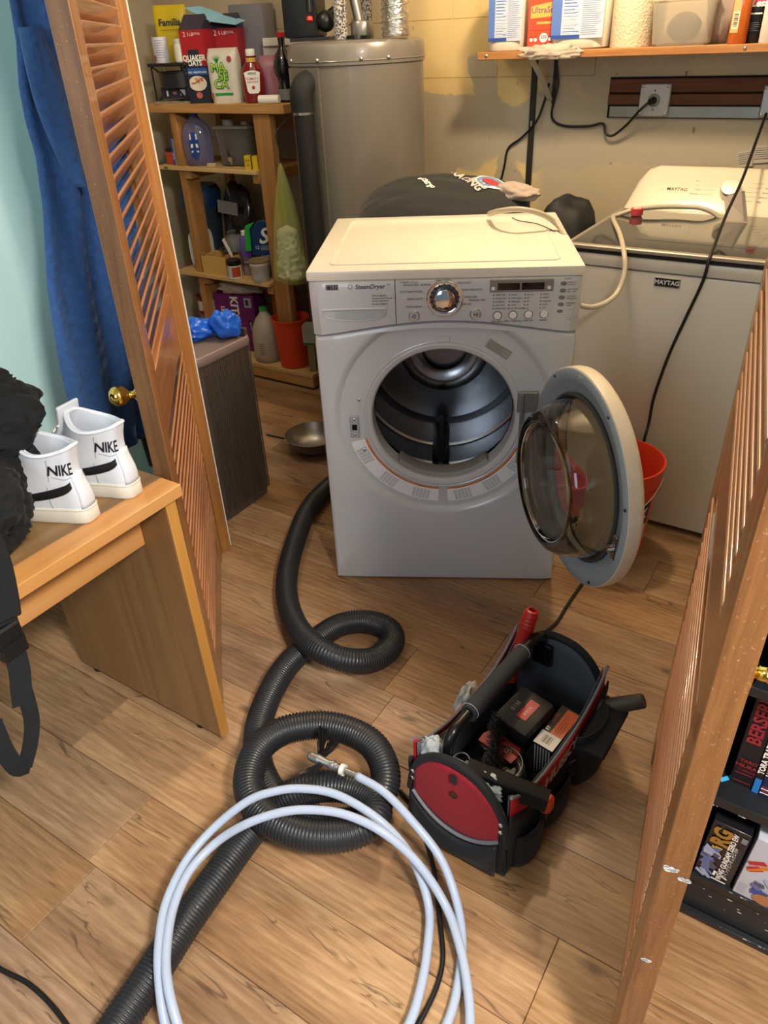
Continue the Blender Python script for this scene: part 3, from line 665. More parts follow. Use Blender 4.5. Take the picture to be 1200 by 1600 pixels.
bg = bw.obj('glass_bowl', M('smoky_glass', '#c9c6bd', .03, trans=1, ior=1.42, var=0), dO, ang=50)
MB().lathe([(.2, -.038), (.2, -.034), (.0005, -.034), (.0005, -.038)], 64, None, TD, cap0=False, cap1=False).obj('window_pane', M('tinted_glass', '#bfb8ae', .03, trans=1, ior=1.42, var=0), dO)
def TDp(x, z, h): return TD @ Vector((x, z, h))
cl = MB(); c0 = (.232, -.052)
cl.box(c0[0] - .008, c0[0] + .010, c0[1] - .03, c0[1] + .034, .0, .004, None, TD, c=.0015)
cl.tube([TDp(c0[0], c0[1] - .004, .003), TDp(c0[0], c0[1] - .004, .018)], .005, 8); cl.tube([TDp(c0[0] - .002, c0[1] + .006, .006), TDp(c0[0] - .022, c0[1] - .006, .014), TDp(c0[0] - .026, c0[1] - .002, .012)], .0035, 8)
lab(cl.obj('door_hook', CHROME, dO), 'chrome door hook')
for a, r_ in ((95, .255), (220, .25)):
    MB().box(-.012, .012, -.008, .008, 0, .004, None, TD @ Matrix.Translation((cos(radians(a)) * r_, sin(radians(a)) * r_, 0)), c=.003).obj('bumper', M('bumper_grey', '#8e979c', .4), dO)
for a in (128, 14, 303, 60): MB().sphere(TDp(cos(radians(a)) * .262, sin(radians(a)) * .262, .001), .0045, 8).obj('screw', DRD, dO)
# =============== WASHER ===============
WS = Matrix.Translation((-.81, 2.265, 0)); WWd, WDp = .70, .70
WENM = M('washer_enamel', '#d3ccc6', .3, coat=.2, var=.01)
ws = thing('washer', 'white top-loading washer with dark glass lid, beside the dryer', 'washer', T=WS)
MB().box(0, WWd, 0.0, WDp, .02, .855, c=.006).obj('cabinet', WENM, ws, ang=30)
MB().box(.001, WWd - .001, -.002, WDp, .858, .893, c=.006).obj('top_rim', WENM, ws, ang=30)
for x_, y_ in ((.05, .05), (.65, .05), (.05, .65), (.65, .65)): MB().lathe([(.022, 0), (.022, .006), (.01, .01), (.01, .03)], 14).obj('foot', BLACK, ws, loc=(x_, y_, 0))
dk_ = M('lid_black', '#17181b', .3); LS = M('lid_silver', '#a79f94', .35, .5)
MB().box(.004, WWd - .004, .002, .56, .893, .905, c=.003).obj('lid_base', dk_, ws)
lf = MB(); lf.box(.0, WWd, -.006, .018, .905, .918, c=.003); lf.box(0, .016, .01, .55, .905, .918, c=.003); lf.box(WWd - .016, WWd, .01, .55, .905, .918, c=.003)
lab(lf.obj('lid_frame', LS, ws), 'silver lid frame')
MB().box(.016, WWd - .016, .018, .55, .910, .917).obj('lid_glass', M('lid_glass', '#2e302f', .06, coat=.6, var=0), ws)
MB().box(.18, .52, .12, .43, .9172, .9176).obj('lid_inner_panel', M('lid_glass_inner', '#3c413f', .08, coat=.5, var=0), ws)
cs = MB(); xs0, xs1 = .0, WWd; pr_c = [(.545, .905), (.555, .925), (.67, 1.035), (.685, 1.040), (.70, 1.035), (.70, .895), (.545, .895)]
rs = []
for k, (x_, f_) in enumerate(((-.0, .0), (.004, .25), (.02, .62), (.05, .90), (.085, 1), (.35, 1.02), (.615, 1), (.65, .9), (.68, .62), (.696, .25), (.70, 0))):
    rs.append([(x_, .545 + (y - .545) , .895 + (z - .895) * (.12 + .88 * f_)) for y, z in pr_c])
cs.rings(rs); CSO = lab(cs.obj('console', M('console_cream', '#ddd2bd', .25, coat=.3, bump=.03, bscale=120), ws, ang=40), 'cream slanted control console')
cyd = Vector((0, .115, .110)).normalized(); cnn = Vector((0, -.69, .72))
def cpt(x, t, d=.001): return Vector((x, .555, .925)) + cyd * t + cnn * d
tx = MB(); tx.text('MAYTAG', .017, cpt(.17, .075), XD, cyd, bold=.0002)
for i, s_ in enumerate(('Heavy Duty', 'Wrinkle', 'Colors', 'Delicates')): tx.text(s_, .008, cpt(.262 - i * .006, .112 - i * .017), XD, cyd, align='RIGHT'); tx.box(0, .04, 0, .0006, 0, .0004, None, Matrix.Translation(cpt(.268 - i * .006, .112 - i * .017)))
for i, s_ in enumerate(('Quick Wash', 'Normal', 'Whites', 'Drain & Spin', 'Clean')): tx.text(s_, .008, cpt(.452 - i * .005, .112 - i * .017), XD, cyd, align='LEFT'); tx.box(0, .04, 0, .0006, 0, .0004, None, Matrix.Translation(cpt(.402 - i * .005, .112 - i * .017)))
tx.obj('printed_legend', INK, CSO, smooth=False)['kind'] = 'stuff'
Tn = Matrix.Translation(cpt(.345, .075, 0)) @ Vector((0, 0, 1)).rotation_difference(cnn).to_matrix().to_4x4()
MB().lathe([(.034, -.004), (.034, .012), (.031, .028), (.029, .030), (.001, .031)], 40, None, Tn).obj('cycle_knob', M('knob_silver', '#cfcac4', .18, .9), CSO, ang=40)
bd = MB(); bd.box(.283, .357, -.0035, .002, .818, .846, M('badge_rim', '#a9a9aa', .3, .7), c=.001); bd.box(.286, .354, -.0042, .0, .821, .843, BLACK)
bd.text('MAYTAG', .0175, (.32, -.0048, .832), XD, ZD, M('badge_letter', '#e4e4e4', .3, var=0), bold=.0005)
lab(bd.obj('badge', None, ws, smooth=False), 'black rectangular badge with silver lettering')
# =============== WATER HEATER ===============
GH = M('heater_grey', '#7d7873', .32, .25, coat=.15, var=.015); GH2 = M('heater_cover', '#736e6a', .3, .25, coat=.15)
wh = thing('water_heater', 'tall grey cylindrical water heater behind the dryer', 'water heater', (-1.86, 2.73, 0))
WR = .254
MB().lathe([(WR - .02, 0), (WR, .02), (WR, 1.385)], 72).obj('tank', GH, wh, ang=40)
MB().lathe([(WR + .001, 1.385), (WR + .006, 1.388), (WR + .006, 1.436), (WR + .0, 1.452), (WR - .02, 1.459), (.001, 1.463)], 72).obj('tank_cap', GH, wh, ang=40)
MB().tube([((WR + .007) * cos(t), (WR + .007) * sin(t), 1.40) for t in [2 * pi * i / 72 for i in range(72)]], .002, 6, closed=True).obj('cap_seam', GH, wh)
cv = MB(); rs = []
for i in range(11):
    a = radians(-100 - 30 + i * 4.2); rs.append([(r_ * cos(a), r_ * sin(a), z_) for r_, z_ in ((WR - .002, .1), (WR + .012, .1), (WR + .012, 1.383), (WR - .002, 1.383))])
cv.rings(rs); lab(cv.obj('element_cover', GH2, wh, ang=40), 'raised vertical cover strip')
for a in (-122, -88, -52, -30): MB().sphere((cos(radians(a)) * (WR + .008), sin(radians(a)) * (WR + .008), 1.405), .007, 10).obj('screw', STEEL, wh)
st = MB(); a0 = radians(-138)
for (h0, h1, w_, mm, off) in ((1.27, 1.36, .016, WHITE, .0012),):
    t_ = Vector((-sin(a0), cos(a0), 0)); r_ = Vector((cos(a0), sin(a0), 0)) * (WR + off + .001)
    st.quad(r_ - t_ * w_ + Z * h0, r_ + t_ * w_ + Z * h0, r_ + t_ * w_ + Z * h1, r_ - t_ * w_ + Z * h1, WHITE)
    for q in range(9): st.quad(r_ * 1.004 - t_ * w_ * .7 + Z * (h0 + .008 + q * .009), r_ * 1.004 + t_ * w_ * .7 + Z * (h0 + .008 + q * .009), r_ * 1.004 + t_ * w_ * .7 + Z * (h0 + .010 + q * .009), r_ * 1.004 - t_ * w_ * .7 + Z * (h0 + .010 + q * .009), MATS['ink_grey'])
st.obj('label_sticker', WHITE, wh, smooth=False)
# =============== generic small things ===============
def spanv(x0, x1, yb, v):
    a, b = PV(x0, yb, v), PV(x1, yb, v); return (a.x + b.x) / 2, abs(b.x - a.x), (a.z + b.z) / 2
def hgt(xb, yb, yt, v, xt=None): return PV(xt if xt is not None else xb, yt, v).z - PV(xb, yb, v).z
FACE = radians(40)     # items turned to face the doorway
def facing(a=FACE): return a
def print_lines(mb, x0, x1, y, z0, z1, n, m, h=.0012, rnd=None):
    r = rnd or random.Random(5)
    for i in range(n):
        z = z1 - (z1 - z0) * (i + .5) / n; mb.quad((x0, y, z), (x0 + (x1 - x0) * r.uniform(.6, 1), y, z), (x0 + (x1 - x0) * r.uniform(.6, 1), y, z + h), (x0, y, z + h), m)
def curved(mb, r, a0, a1, z0, z1, m, n=10, sx=1, sy=1, c=(0, 0)):
    vs = []
    for i in range(n + 1):
        a = a0 + (a1 - a0) * i / n
        for z in (z0, z1): vs.append((c[0] + r * cos(a) * sx, c[1] + r * sin(a) * sy, z))
    mb.add(vs, [(2 * i, 2 * i + 2, 2 * i + 3, 2 * i + 1) for i in range(n)], m)
def on_cyl(r, z, sx=1, sy=1, a_mid=-pi / 2): return lambda x, y: (r * sx * cos(a_mid + x / r), r * sy * sin(a_mid + x / r), z + y)
INKW = M('print_white', '#eceae4', .5, var=0); RED = M('print_red', '#b3202a', .45, var=0); BLUE = M('print_blue', '#2e5fa8', .45, var=0)
# =============== SHELF UNIT ===============
PL = wood('raw_pine', '#c79a62', '#a9773f', 'X', 1, .6, 0, 0, .4); PLz = wood('raw_pine_z', '#bb8a54', '#946536', 'Z', 1, .6, 0, 0, .4); PLy = wood('raw_pine_y', '#b58a55', '#8f6236', 'Y', 1, .6, 0, 0, .4)
PLY = wood('plywood', '#d9bb86', '#c39c62', 'X', .7, .6, 0, 0, .3)
su = thing('shelf_unit', 'home-made raw pine shelf unit against the back wall', 'shelf', (-2.62, 2.70, 0))
V0 = 2.70
def sp(name, m_, x0, x1, y0, y1, z0, z1, b=.002, parent=su):
    return MB().box(x0 + 2.62, x1 + 2.62, y0 - 2.70, y1 - 2.70, z0, z1).obj(name, m_, parent, bevel=b)
sp('shelf_board', PL, -3.10, -2.21, 2.69, 3.06, 1.213, 1.248)
sp('shelf_board', PLY, -3.02, -2.402, 2.69, 3.04, .972, .990); sp('shelf_board', PLY, -3.02, -2.405, 2.68, 3.03, .478, .496)
sp('shelf_board', PLY, -3.04, -2.175, 2.66, 3.04, .062, .082)
sp('front_beam', PL, -3.04, -2.175, 2.66, 2.698, .012, .060); sp('front_beam', PL, -3.04, -2.175, 2.99, 3.03, .0, .060)
for x in (-3.0, -2.6, -2.22): sp('foot_block', PLy, x - .02, x + .02, 2.70, 2.98, .0, .060)
for y in (2.705, 3.0):
    sp('upright', PLz, -2.395, -2.305, y, y + .04, .083, 1.212); sp('upright', PLz, -2.90, -2.862, y, y + .09 if y < 2.9 else y + .04, .083, 1.212)
for x0 in (-2.86, -2.435):
    for z in (.935, .44): sp('cleat', PLy, x0 - .0, x0 + .038, 2.70, 3.0, z, z + .037)
sp('cleat', PL, -2.90, -2.30, 3.04, 3.06, 1.12, 1.21)
MB().box(-2.62 + 2.62 - .36, -.335, -.0115, -.0102, .976, .986).obj('green_mark', M('green_paint', '#2f7d43', .6), su, smooth=False)
# ---- things on the top board ----
def boxy(name, label, cat, x0, x1, yb, yt, v, depth, m_, rz=0.0, z=None, group=None, xt=None, c=.0015, dz=0, w=None):
    u, w_, zz = spanv(x0, x1, yb, v); w_ = w or w_
    h = hgt((x0 + x1) / 2, yb, yt, v, xt if xt is not None else (x0 + x1) / 2 ); zz = z if z is not None else zz
    t = thing(name, label, cat, (u, v, zz), rz, group)
    MB().box(-w_ / 2, w_ / 2, 0, depth, 0, h, c=c).obj('body', m_, t, ang=30); t['w'] = w_; t['h'] = h
    return t, w_, h
ZT = 1.248; ZS2 = .990; ZS3 = .496; ZB = .082
# oats cartons (mascot figure left out)
def carton(name, label, pos, rz, w, h, d, tiltz=0):
    t = thing(name, label, 'carton', pos, rz, 'oats cartons on the top shelf')
    NAVY = M('carton_black', '#26303f', .4); CR = M('carton_red', '#a9252e', .4); SKY = M('carton_sky', '#8fc7e2', .45)
    b = MB(); b.box(-w / 2, w / 2, 0, d, 0, h * .52, NAVY); b.box(-w / 2, w / 2, 0, d, h * .52, h, CR); b.obj('body', None, t, smooth=False)
    g = MB(); hh = .055; g.add([(-w / 2, 0, h), (w / 2, 0, h), (w / 2, d, h), (-w / 2, d, h), (-w * .42, d / 2 - .004, h + hh), (w / 2, d / 2 - .004, h + hh)], [(0, 1, 5, 4), (1, 2, 5), (2, 3, 4, 5), (3, 0, 4)]); g.obj('gable_top', M('gable_dark', '#3c3644', .35), t, smooth=False)
    p = MB(); y = -.0008
    p.quad((-w / 2, y, h * .40), (w / 2, y, h * .40), (w / 2, y, h * .49), (-w / 2, y, h * .49), BLUE)
    p.quad((-w * .30, y, h * .49), (w * .30, y, h * .49), (w * .24, y, h * .74), (-w * .22, y, h * .74), NAVY)
    p.text('QUAKER', w * .25, (0, y - .0004, h * .625), X, Z, INKW, bold=.0012); p.text('OATS', w * .24, (0, y - .0004, h * .555), X, Z, INKW, bold=.0012)
    p.text('QUICK 1-MINUTE OATS', w * .085, (0, y - .0004, h * .432), X, Z, INKW, bold=.0003)
    p.text('2', w * .22, (-w * .28, y, h * .94), X, Z, INKW); p.text('5 LB', w * .15, (-w * .02, y, h * .94), X, Z, INKW); p.text('TOTAL', w * .1, (w * .25, y, h * .945), X, Z, INKW)
    CRM = M('print_cream', '#e6dcc8', .5, var=0); PK = M('print_pink', '#c9655a', .5, var=0); TN = M('print_tan', '#d3a468', .5, var=0)
    def disc(cx_, cz_, rx, rz_, m_, yy, n=24): p.add([(cx_ + rx * cos(2 * pi * i / n), yy, cz_ + rz_ * sin(2 * pi * i / n)) for i in range(n)], [tuple(range(n))], m_)
    disc(0, h * .28, w * .40, h * .105, CRM, y - .0002); q = random.Random(2)
    for i in range(16): disc(q.uniform(-.24, .24) * w, h * .31 + q.uniform(-.03, .04) * h, w * .06, h * .012, (PK, TN)[i % 2], y - .0004, 8)
    disc(0, h * .115, w * .14, h * .045, PK, y - .0002)
    lab(p.obj('printed_panel', None, t, smooth=False), 'printed front of the carton')
    return t, SKY
c1, SKYM = carton('oats_carton', 'red and black oats carton standing in front on the top shelf', (-2.715, 2.735, ZT), radians(12), .115, .275, .095)
c2, _ = carton('oats_carton', 'oats carton with pale blue torn lid flap, behind the front carton', (-2.645, 2.86, ZT), radians(20), .13, .275, .10)
fl_ = MB(); fl_.add([(-.14, -.045, .355), (-.02, -.055, .30), (.085, -.05, .285), (.10, .03, .30), (0, .05, .325), (-.10, .03, .36)], [(0, 1, 4, 5), (1, 2, 3, 4)]); fl_.obj('lid_flap', SKYM, c2, smooth=False, solid=.0015)
MB().box(-.065, -.045, -.0025, -.001, .19, .285).obj('price_strip', M('strip_sky', '#9fb4d6', .5), c2, smooth=False)
# corn flour bag
def soft_bag(t, w, d, h, m_, name='body', seed=0, top=.9, amp=.05, n=28, k=9):
    rs = []
    for i in range(k + 1):
        f = i / k; sq = (1 - .75 * max(0, (f - .78) / .22) ** 1.5); ring = []
        for j in range(n):
            a = 2 * pi * j / n; cx_, cy_ = cos(a), sin(a); q = (abs(cx_) ** 5 + abs(cy_) ** 5) ** -.2
            r = 1 + amp * ns((cx_, cy_, f * 4), 1.6, seed)
            pinch = .93 if i == 0 else 1
            ring.append((cx_ * q * w / 2 * r * pinch * (1 if f < .9 else top + .06), cy_ * q * d / 2 * r * sq * pinch, f * h))
        rs.append(ring)
    return MB().rings(rs).obj(name, m_, t, ang=60)
mb_ = thing('flour_bag', 'white paper bag of corn flour with green lettering', 'bag', (-2.572, 2.765, ZT), radians(18))
soft_bag(mb_, .135, .085, .205, M('paper_white', '#cfcabc', .55, bump=.15, bscale=40), seed=3, amp=.04)
p = MB(); GY = M('print_yellow', '#d3d24a', .5, var=0); GG = M('print_green', '#1f8a3c', .5, var=0)
for i, s_ in enumerate(('MA', 'SE', 'CA')):
    xo = (-.010, .010, -.004)[i]; zz = .135 - i * .031
    p.text(s_, .046, (xo, -.0475, zz), X, Z, GG, bold=.003); p.text(s_, .046, (xo, -.0485, zz), X, Z, GY, bold=-.0006)
for i in range(9): a = radians(95 + (i - 4) * 11); p.add([(-.012 - .002, -.0465, .155), (-.012 + .002, -.0465, .155), (-.012 + cos(a) * .042, -.0465, .155 + sin(a) * .035)], [(0, 1, 2)], GG)
p.quad((-.04, -.0465, .032), (.045, -.0465, .032), (.045, -.0465, .041), (-.04, -.0465, .041), GG)
p.lathe([(.011, -.0002), (.011, .0002)], 16, M('print_magenta', '#a93a52', .5, var=0), Matrix.Translation((.045, -.0466, .165)) @ Matrix.Rotation(pi / 2, 4, 'X'))
p.quad((-.058, -.0462, .02), (-.046, -.0462, .02), (-.046, -.0462, .042), (-.058, -.0462, .042), M('print_brown', '#8a4a38', .5, var=0))
lab(p.obj('printed_panel', None, mb_, smooth=False), 'green and yellow print on the bag')
# ketchup
kt = thing('ketchup_bottle', 'squat red ketchup bottle with white cap and white label', 'bottle', (-2.428, 2.775, ZT), radians(36))
KR = M('ketchup_red', '#7a1518', .15, coat=.5, var=.02)
MB().lathe([(.028, 0), (.036, .004), (.038, .03), (.0385, .09), (.037, .118), (.030, .138), (.019, .152), (.0175, .165), (.019, .167), (.019, .172), (.015, .174)], 40, None, None, 1.22, .78).obj('body', KR, kt, ang=50)
MB().lathe([(.0185, .172), (.0195, .174), (.0195, .192), (.018, .197), (.001, .198)], 28).obj('cap', INKW, kt)
lb = MB(); lb.prism([(-.026, .045), (-.018, .036), (.018, .036), (.026, .045), (.0315, .10), (.034, .113), (.02, .118), (0, .121), (-.02, .118), (-.034, .113), (-.0315, .10)], 0, .001, INKW, Matrix.Translation((0, -.0302, 0)) @ Matrix.Rotation(pi / 2, 4, 'X'))
lb.text('HEINZ', .0125, (0, -.0318, .109), X, Z, INK, bold=.0003); lb.text('TOMATO', .0125, (0, -.0318, .090), X, Z, RED, bold=.0002); lb.text('KETCHUP', .0105, (0, -.0318, .078), X, Z, RED, bold=.0002)
lb.lathe([(.007, -.0002), (.007, .0002)], 16, RED, Matrix.Translation((0, -.0318, .058)) @ Matrix.Rotation(pi / 2, 4, 'X'))
lb.obj('label', None, kt, smooth=False)
nb = MB(); curved(nb, .0215, -pi + .4, -.4, .150, .166, M('neck_gold', '#cfa64a', .4)); nb.obj('neck_band', MATS['neck_gold'], kt)
# things behind
pkb = thing('pink_bag', 'dull pink plastic pouch behind the ketchup bottle', 'bag', (-2.40, 2.88, ZT), .5); soft_bag(pkb, .12, .07, .17, M('pink_film', '#9a6676', .35), seed=8)
sy = thing('soy_sauce_bottle', 'dark round-shouldered sauce bottle with a red cap beside the heater', 'bottle', (-2.275, 2.80, ZT), .6)
MB().lathe([(.028, 0), (.031, .004), (.031, .055), (.026, .066), (.030, .085), (.0385, .10), (.043, .125), (.041, .15), (.030, .175), (.018, .19), (.014, .205), (.0145, .225), (.016, .226), (.016, .232)], 40).obj('body', M('dark_bottle', '#14101a', .1, coat=.6, var=0), sy, ang=50)
MB().lathe([(.0165, .232), (.017, .234), (.017, .248), (.015, .25), (.001, .25)], 24).obj('cap', RED, sy)
lb = MB(); curved(lb, .0315, -pi + .3, -.3, .01, .05, M('print_grey', '#777a80', .5)); lb.obj('label', MATS['print_grey'], sy)
rl = thing('paper_roll', 'short white paper roll lying on the shelf end', 'roll', (-2.305, 2.72, ZT + .0165), radians(18))
MB().cyl((-.045, 0, 0), (.045, 0, 0), .0165, n=28, m=INKW).cyl((-.0455, 0, 0), (-.0449, 0, 0), .008, n=16, m=M('paper_shadow', '#9a958c', .7)).obj('roll_body', None, rl)
gb = thing('storage_box', 'pale flat box on end of the top shelf behind bottles', 'box', (-2.38, 2.98, ZT), .2)
MB().box(-.11, .10, -.04, .05, 0, .20, c=.003).obj('body', M('grey_card', '#b5aca0', .6), gb); MB().box(-.10, .13, -.055, .055, .201, .232, c=.003).obj('lid', M('pale_card', '#c9c3bd', .5), gb)
sb_ = thing('grey_bin', 'tall grey storage box at the back of the top shelf', 'box', (-2.56, 3.0, ZT), .1)
MB().box(-.13, .05, -.03, .06, 0, .36, c=.006).obj('body', M('slate_plastic', '#77757c', .5), sb_)
# wire-less black rack with cans and a yellow pack on it
rk = thing('black_rack', 'low black folding rack on the left end of the top shelf', 'rack', (-2.86, 2.80, ZT), 0)
BK = M('rack_black', '#2b2b2e', .35, .4)
MB().box(-.12, .115, -.10, .12, .145, .158, c=.003).obj('rack_top', BK, rk)
for y in (-.085, .1):
    for sgn in (-1, 1): MB().tube([(sgn * .105, y, .003), (sgn * .0, y, .082), (-sgn * .105 * .0 + sgn * -.0, y, .082)][:2], .0035, 8).obj('brace', BK, rk); MB().tube([(sgn * .0, y, .082), (sgn * .105, y, .146)], .0035, 8).obj('brace', BK, rk); MB().tube([(sgn * .11, y, 0), (sgn * .11, y, .146)], .004, 8).obj('leg', BK, rk)
cn = thing('food_can', 'white tin with blue printed lines on the black rack', 'can', (-2.925, 2.75, ZT + .158), .4)
MB().lathe([(.033, 0), (.034, .002), (.034, .096), (.033, .098), (.031, .094), (.001, .094)], 32).obj('body', M('tin_white', '#c9c8d4', .4), cn)
lb = MB()
for i in range(8): curved(lb, .0344, -pi / 2 - .4, -pi / 2 + .7, .02 + i * .009, .0235 + i * .009, M('print_lilac', '#8b90bd', .5, var=0), 6)
curved(lb, .0345, -pi / 2 - .8, -pi / 2 - .45, .008, .03, RED, 4); lb.obj('label', None, cn)
yb = thing('yellow_pack', 'tall yellow printed food packet behind the tins', 'packet', (-2.925, 2.84, ZT + .158), radians(30))
soft_bag(yb, .15, .05, .215, M('pack_yellow', '#c9b01f', .4), seed=5, amp=.03)
p = MB(); p.text('Familia', .036, (0, -.031, .150), X, Z, INK, bold=.001); p.text('MADE OF EXCELLENCE', .009, (.0, -.031, .122), X, Z, M('print_olive', '#6a5a20', .5, var=0)); p.obj('printed_panel', None, yb, smooth=False)
wj = thing('white_jar', 'small white jar with rounded lid on the black rack', 'jar', (-2.80, 2.74, ZT + .158), 0)
MB().lathe([(.022, 0), (.025, .003), (.025, .06), (.02, .07), (.021, .072), (.021, .088), (.001, .09)], 28).obj('body', M('milk_white', '#cbc8c0', .4), wj)
pan = thing('cake_tin', 'round black baking tin under the rack', 'pan', (-2.85, 2.765, ZT + .062), 0)
MB().lathe([(.085, 0), (.09, .002), (.092, .058), (.098, .060), (.098, .063), (.09, .0625), (.088, .004), (.001, .004)], 48).obj('body', BK, pan, ang=40)
bx2 = thing('navy_box', 'flat navy printed box under the baking tin', 'box', (-2.84, 2.735, ZT + .022), .15)
MB().box(-.085, .09, -.02, .10, 0, .040, c=.001).obj('body', M('box_navy', '#232a48', .4), bx2)
p = MB(); p.box(-.02, .0, -.0208, -.0202, .015, .026, M('print_rose', '#b56a70', .5, var=0)); p.quad((.02, -.0206, .010), (.048, -.0206, .010), (.048, -.0206, .034), (.02, -.0206, .034), M('print_pale', '#a9aac0', .5, var=0)); p.box(-.055, -.045, -.0208, -.0202, .008, .03, INKW); p.obj('printed_panel', None, bx2, smooth=False)
bx3 = thing('foil_pack', 'crumpled foil sheet lying flat at the shelf front', 'foil', (-2.86, 2.735, ZT), .1)
fm = MB(); n = 14
def fz(i, j): return .010 + .006 * ns((i * .6, j * .6, 0), 1.3, 4)
vs = [(-.10 + .2 * i / n, -.04 + .14 * j / n, fz(i, j)) for i in range(n + 1) for j in range(n + 1)] + [(-.10 + .2 * i / n, -.04 + .14 * j / n, 0) for i in range(n + 1) for j in range(n + 1)]
K_ = (n + 1) ** 2; fs = []
for i in range(n):
    for j in range(n):
        a = i * (n + 1) + j; fs.append((a, a + 1, a + n + 2, a + n + 1)); fs.append(tuple(K_ + q for q in (a, a + n + 1, a + n + 2, a + 1)))
for i in range(n):
    fs += [(i, i + 1, K_ + i + 1, K_ + i), (n * (n + 1) + i, K_ + n * (n + 1) + i, K_ + n * (n + 1) + i + 1, n * (n + 1) + i + 1), (i * (n + 1), K_ + i * (n + 1), K_ + (i + 1) * (n + 1), (i + 1) * (n + 1)), (i * (n + 1) + n, (i + 1) * (n + 1) + n, K_ + (i + 1) * (n + 1) + n, K_ + i * (n + 1) + n)]
fm.add(vs, fs); fm.obj('body', M('foil', '#b9b3a6', .3, .7), bx3, ang=20)
# ---- second board ----
ds = thing('dish_soap_bottle', 'big clear violet dish soap bottle with blue cap', 'bottle', (-2.80, 2.76, ZS2), radians(36))
MB().lathe([(.045, 0), (.055, .004), (.058, .03), (.062, .08), (.062, .12), (.055, .155), (.040, .18), (.022, .197), (.016, .205), (.016, .215)], 48, None, None, 1.12, .62).obj('body', M('violet_liquid', '#a39fcb', .06, trans=.7, ior=1.36, coat=.5, var=0), ds, ang=60)
MB().lathe([(.017, .206), (.019, .207), (.019, .223), (.016, .226), (.001, .2265)], 28).obj('cap', M('cap_blue', '#1e3fa6', .35), ds)
lb = MB(); n = 28; f_ = lambda x, z: (x, -.0386 * (1 - (x / .0705) ** 2) ** .5 - .0012, z)
lb.add([f_(.024 * cos(2 * pi * i / n) - .012, .085 + .058 * sin(2 * pi * i / n)) for i in range(n)] + [f_(-.012, .085)], [(i, (i + 1) % n, n) for i in range(n)], M('soap_label_blue', '#24408c', .4, var=0))
for z0, z1 in ((.112, .135), (.078, .094), (.058, .066)): lb.quad(*[tuple(Vector(f_(x, z)) + Vector((0, -.0006, 0))) for x, z in ((-.030, z0), (.006, z0), (.004, z1), (-.028, z1))], INKW)
lb.obj('label', None, ds, smooth=False)
gd = thing('drink_dispenser', 'square clear glass drink dispenser with a metal tap', 'dispenser', (-2.60, 2.83, ZS2), radians(8))
gl = MB(); rs = []
for z_, s_ in ((0, .082), (.004, .088), (.14, .098), (.152, .1)): rs.append([(x * s_ / .5 * .9, y * s_ / .5 * .72, z_) for x, y in rr_rect(-.5, .5, -.5, .5, .12)])
for z_, s_ in ((.152, .096), (.14, .094), (.008, .084)): rs.append([(x * s_ / .5 * .9, y * s_ / .5 * .72, z_) for x, y in rr_rect(-.5, .5, -.5, .5, .12)])
gl.rings(rs); gl.obj('jar', M('pale_glass', '#d6d3d0', .05, trans=.9, ior=1.3, var=0), gd, ang=40)
gl = MB(); gl.box(-.095, .095, -.075, .075, .153, .166, c=.004); gl.lathe([(.0, .166), (.026, .166), (.026, .19), (.022, .192), (.0, .192)], 24, None, Matrix.Translation((-.04, -.02, 0))); gl.box(.035, .065, -.03, 0, .166, .182, c=.003); gl.obj('lid', M('cloudy_plastic', '#b9b6b2', .2, trans=.5, var=0), gd)
tp_ = MB(); tp_.cyl((0, -.066, .035), (0, -.10, .035), .012, n=18); tp_.cyl((0, -.092, .035), (0, -.092, .012), .008, .006, n=14); tpo = tp_.obj('tap', CHROME, gd)
MB().tube(spline([(-.001, -.095, .044), (-.004, -.098, .06), (-.012, -.096, .073)], .004), .006, 10).obj('tap_lever', BLACK, tpo)
mb2 = thing('matchbox', 'yellow and black battery box at the shelf corner', 'box', (-2.455, 2.73, ZS2), radians(20))
b = MB(); b.box(-.030, .0, -.012, .02, 0, .056, M('box_yellow', '#d9b81e', .4)); b.box(.0, .006, -.0125, .0205, 0, .0565, INK); b.box(.006, .032, -.012, .02, 0, .054, MATS['box_yellow'])
b.text('AA', .016, (-.015, -.0126, .036), X, Z, INK); b.text('20', .016, (-.015, -.0126, .018), X, Z, INK); b.obj('body', None, mb2, smooth=False)
ob = thing('cracker_packet', 'tan and blue packet standing beside the violet soap', 'packet', (-2.905, 2.735, ZS2), radians(30))
b = MB(); b.box(-.028, .034, 0, .03, 0, .112, M('card_tan', '#9a8f86', .5)); b.box(-.036, -.028, .0, .03, 0, .114, M('card_blue', '#2f4a9c', .45)); b.obj('body', None, ob, bevel=.001)
p = MB(); p.lathe([(.011, -.0002), (.011, .0002)], 18, M('print_dim', '#6d6670', .5, var=0), Matrix.Translation((-.003, -.0008, .075)) @ Matrix.Rotation(pi / 2, 4, 'X')); p.lathe([(.006, -.0002), (.006, .0002)], 14, RED, Matrix.Translation((-.012, -.0008, .1)) @ Matrix.Rotation(pi / 2, 4, 'X')); p.text('Quaker', .01, (-.032, -.0006, .04), Z, -X, INKW); p.obj('printed_panel', None, ob, smooth=False)
rc_ = thing('spice_tub', 'low orange-red tub with a dark rim and white top', 'tub', (-2.975, 2.76, ZS2), 0)
MB().lathe([(.036, 0), (.038, .003), (.038, .055)], 28).obj('body', M('tub_orange', '#b8472c', .4), rc_); MB().lathe([(.039, .055), (.039, .066), (.034, .068), (.001, .069)], 28).obj('lid', BLACK, rc_)
wbt = thing('frosted_bottle', 'frosted grey-white bottle behind the spice tub', 'bottle', (-2.98, 2.88, ZS2), 0)
MB().lathe([(.045, 0), (.05, .005), (.048, .12), (.035, .17), (.018, .19), (.018, .205), (.001, .206)], 32).obj('body', M('frosted', '#a8a6a2', .35), wbt)
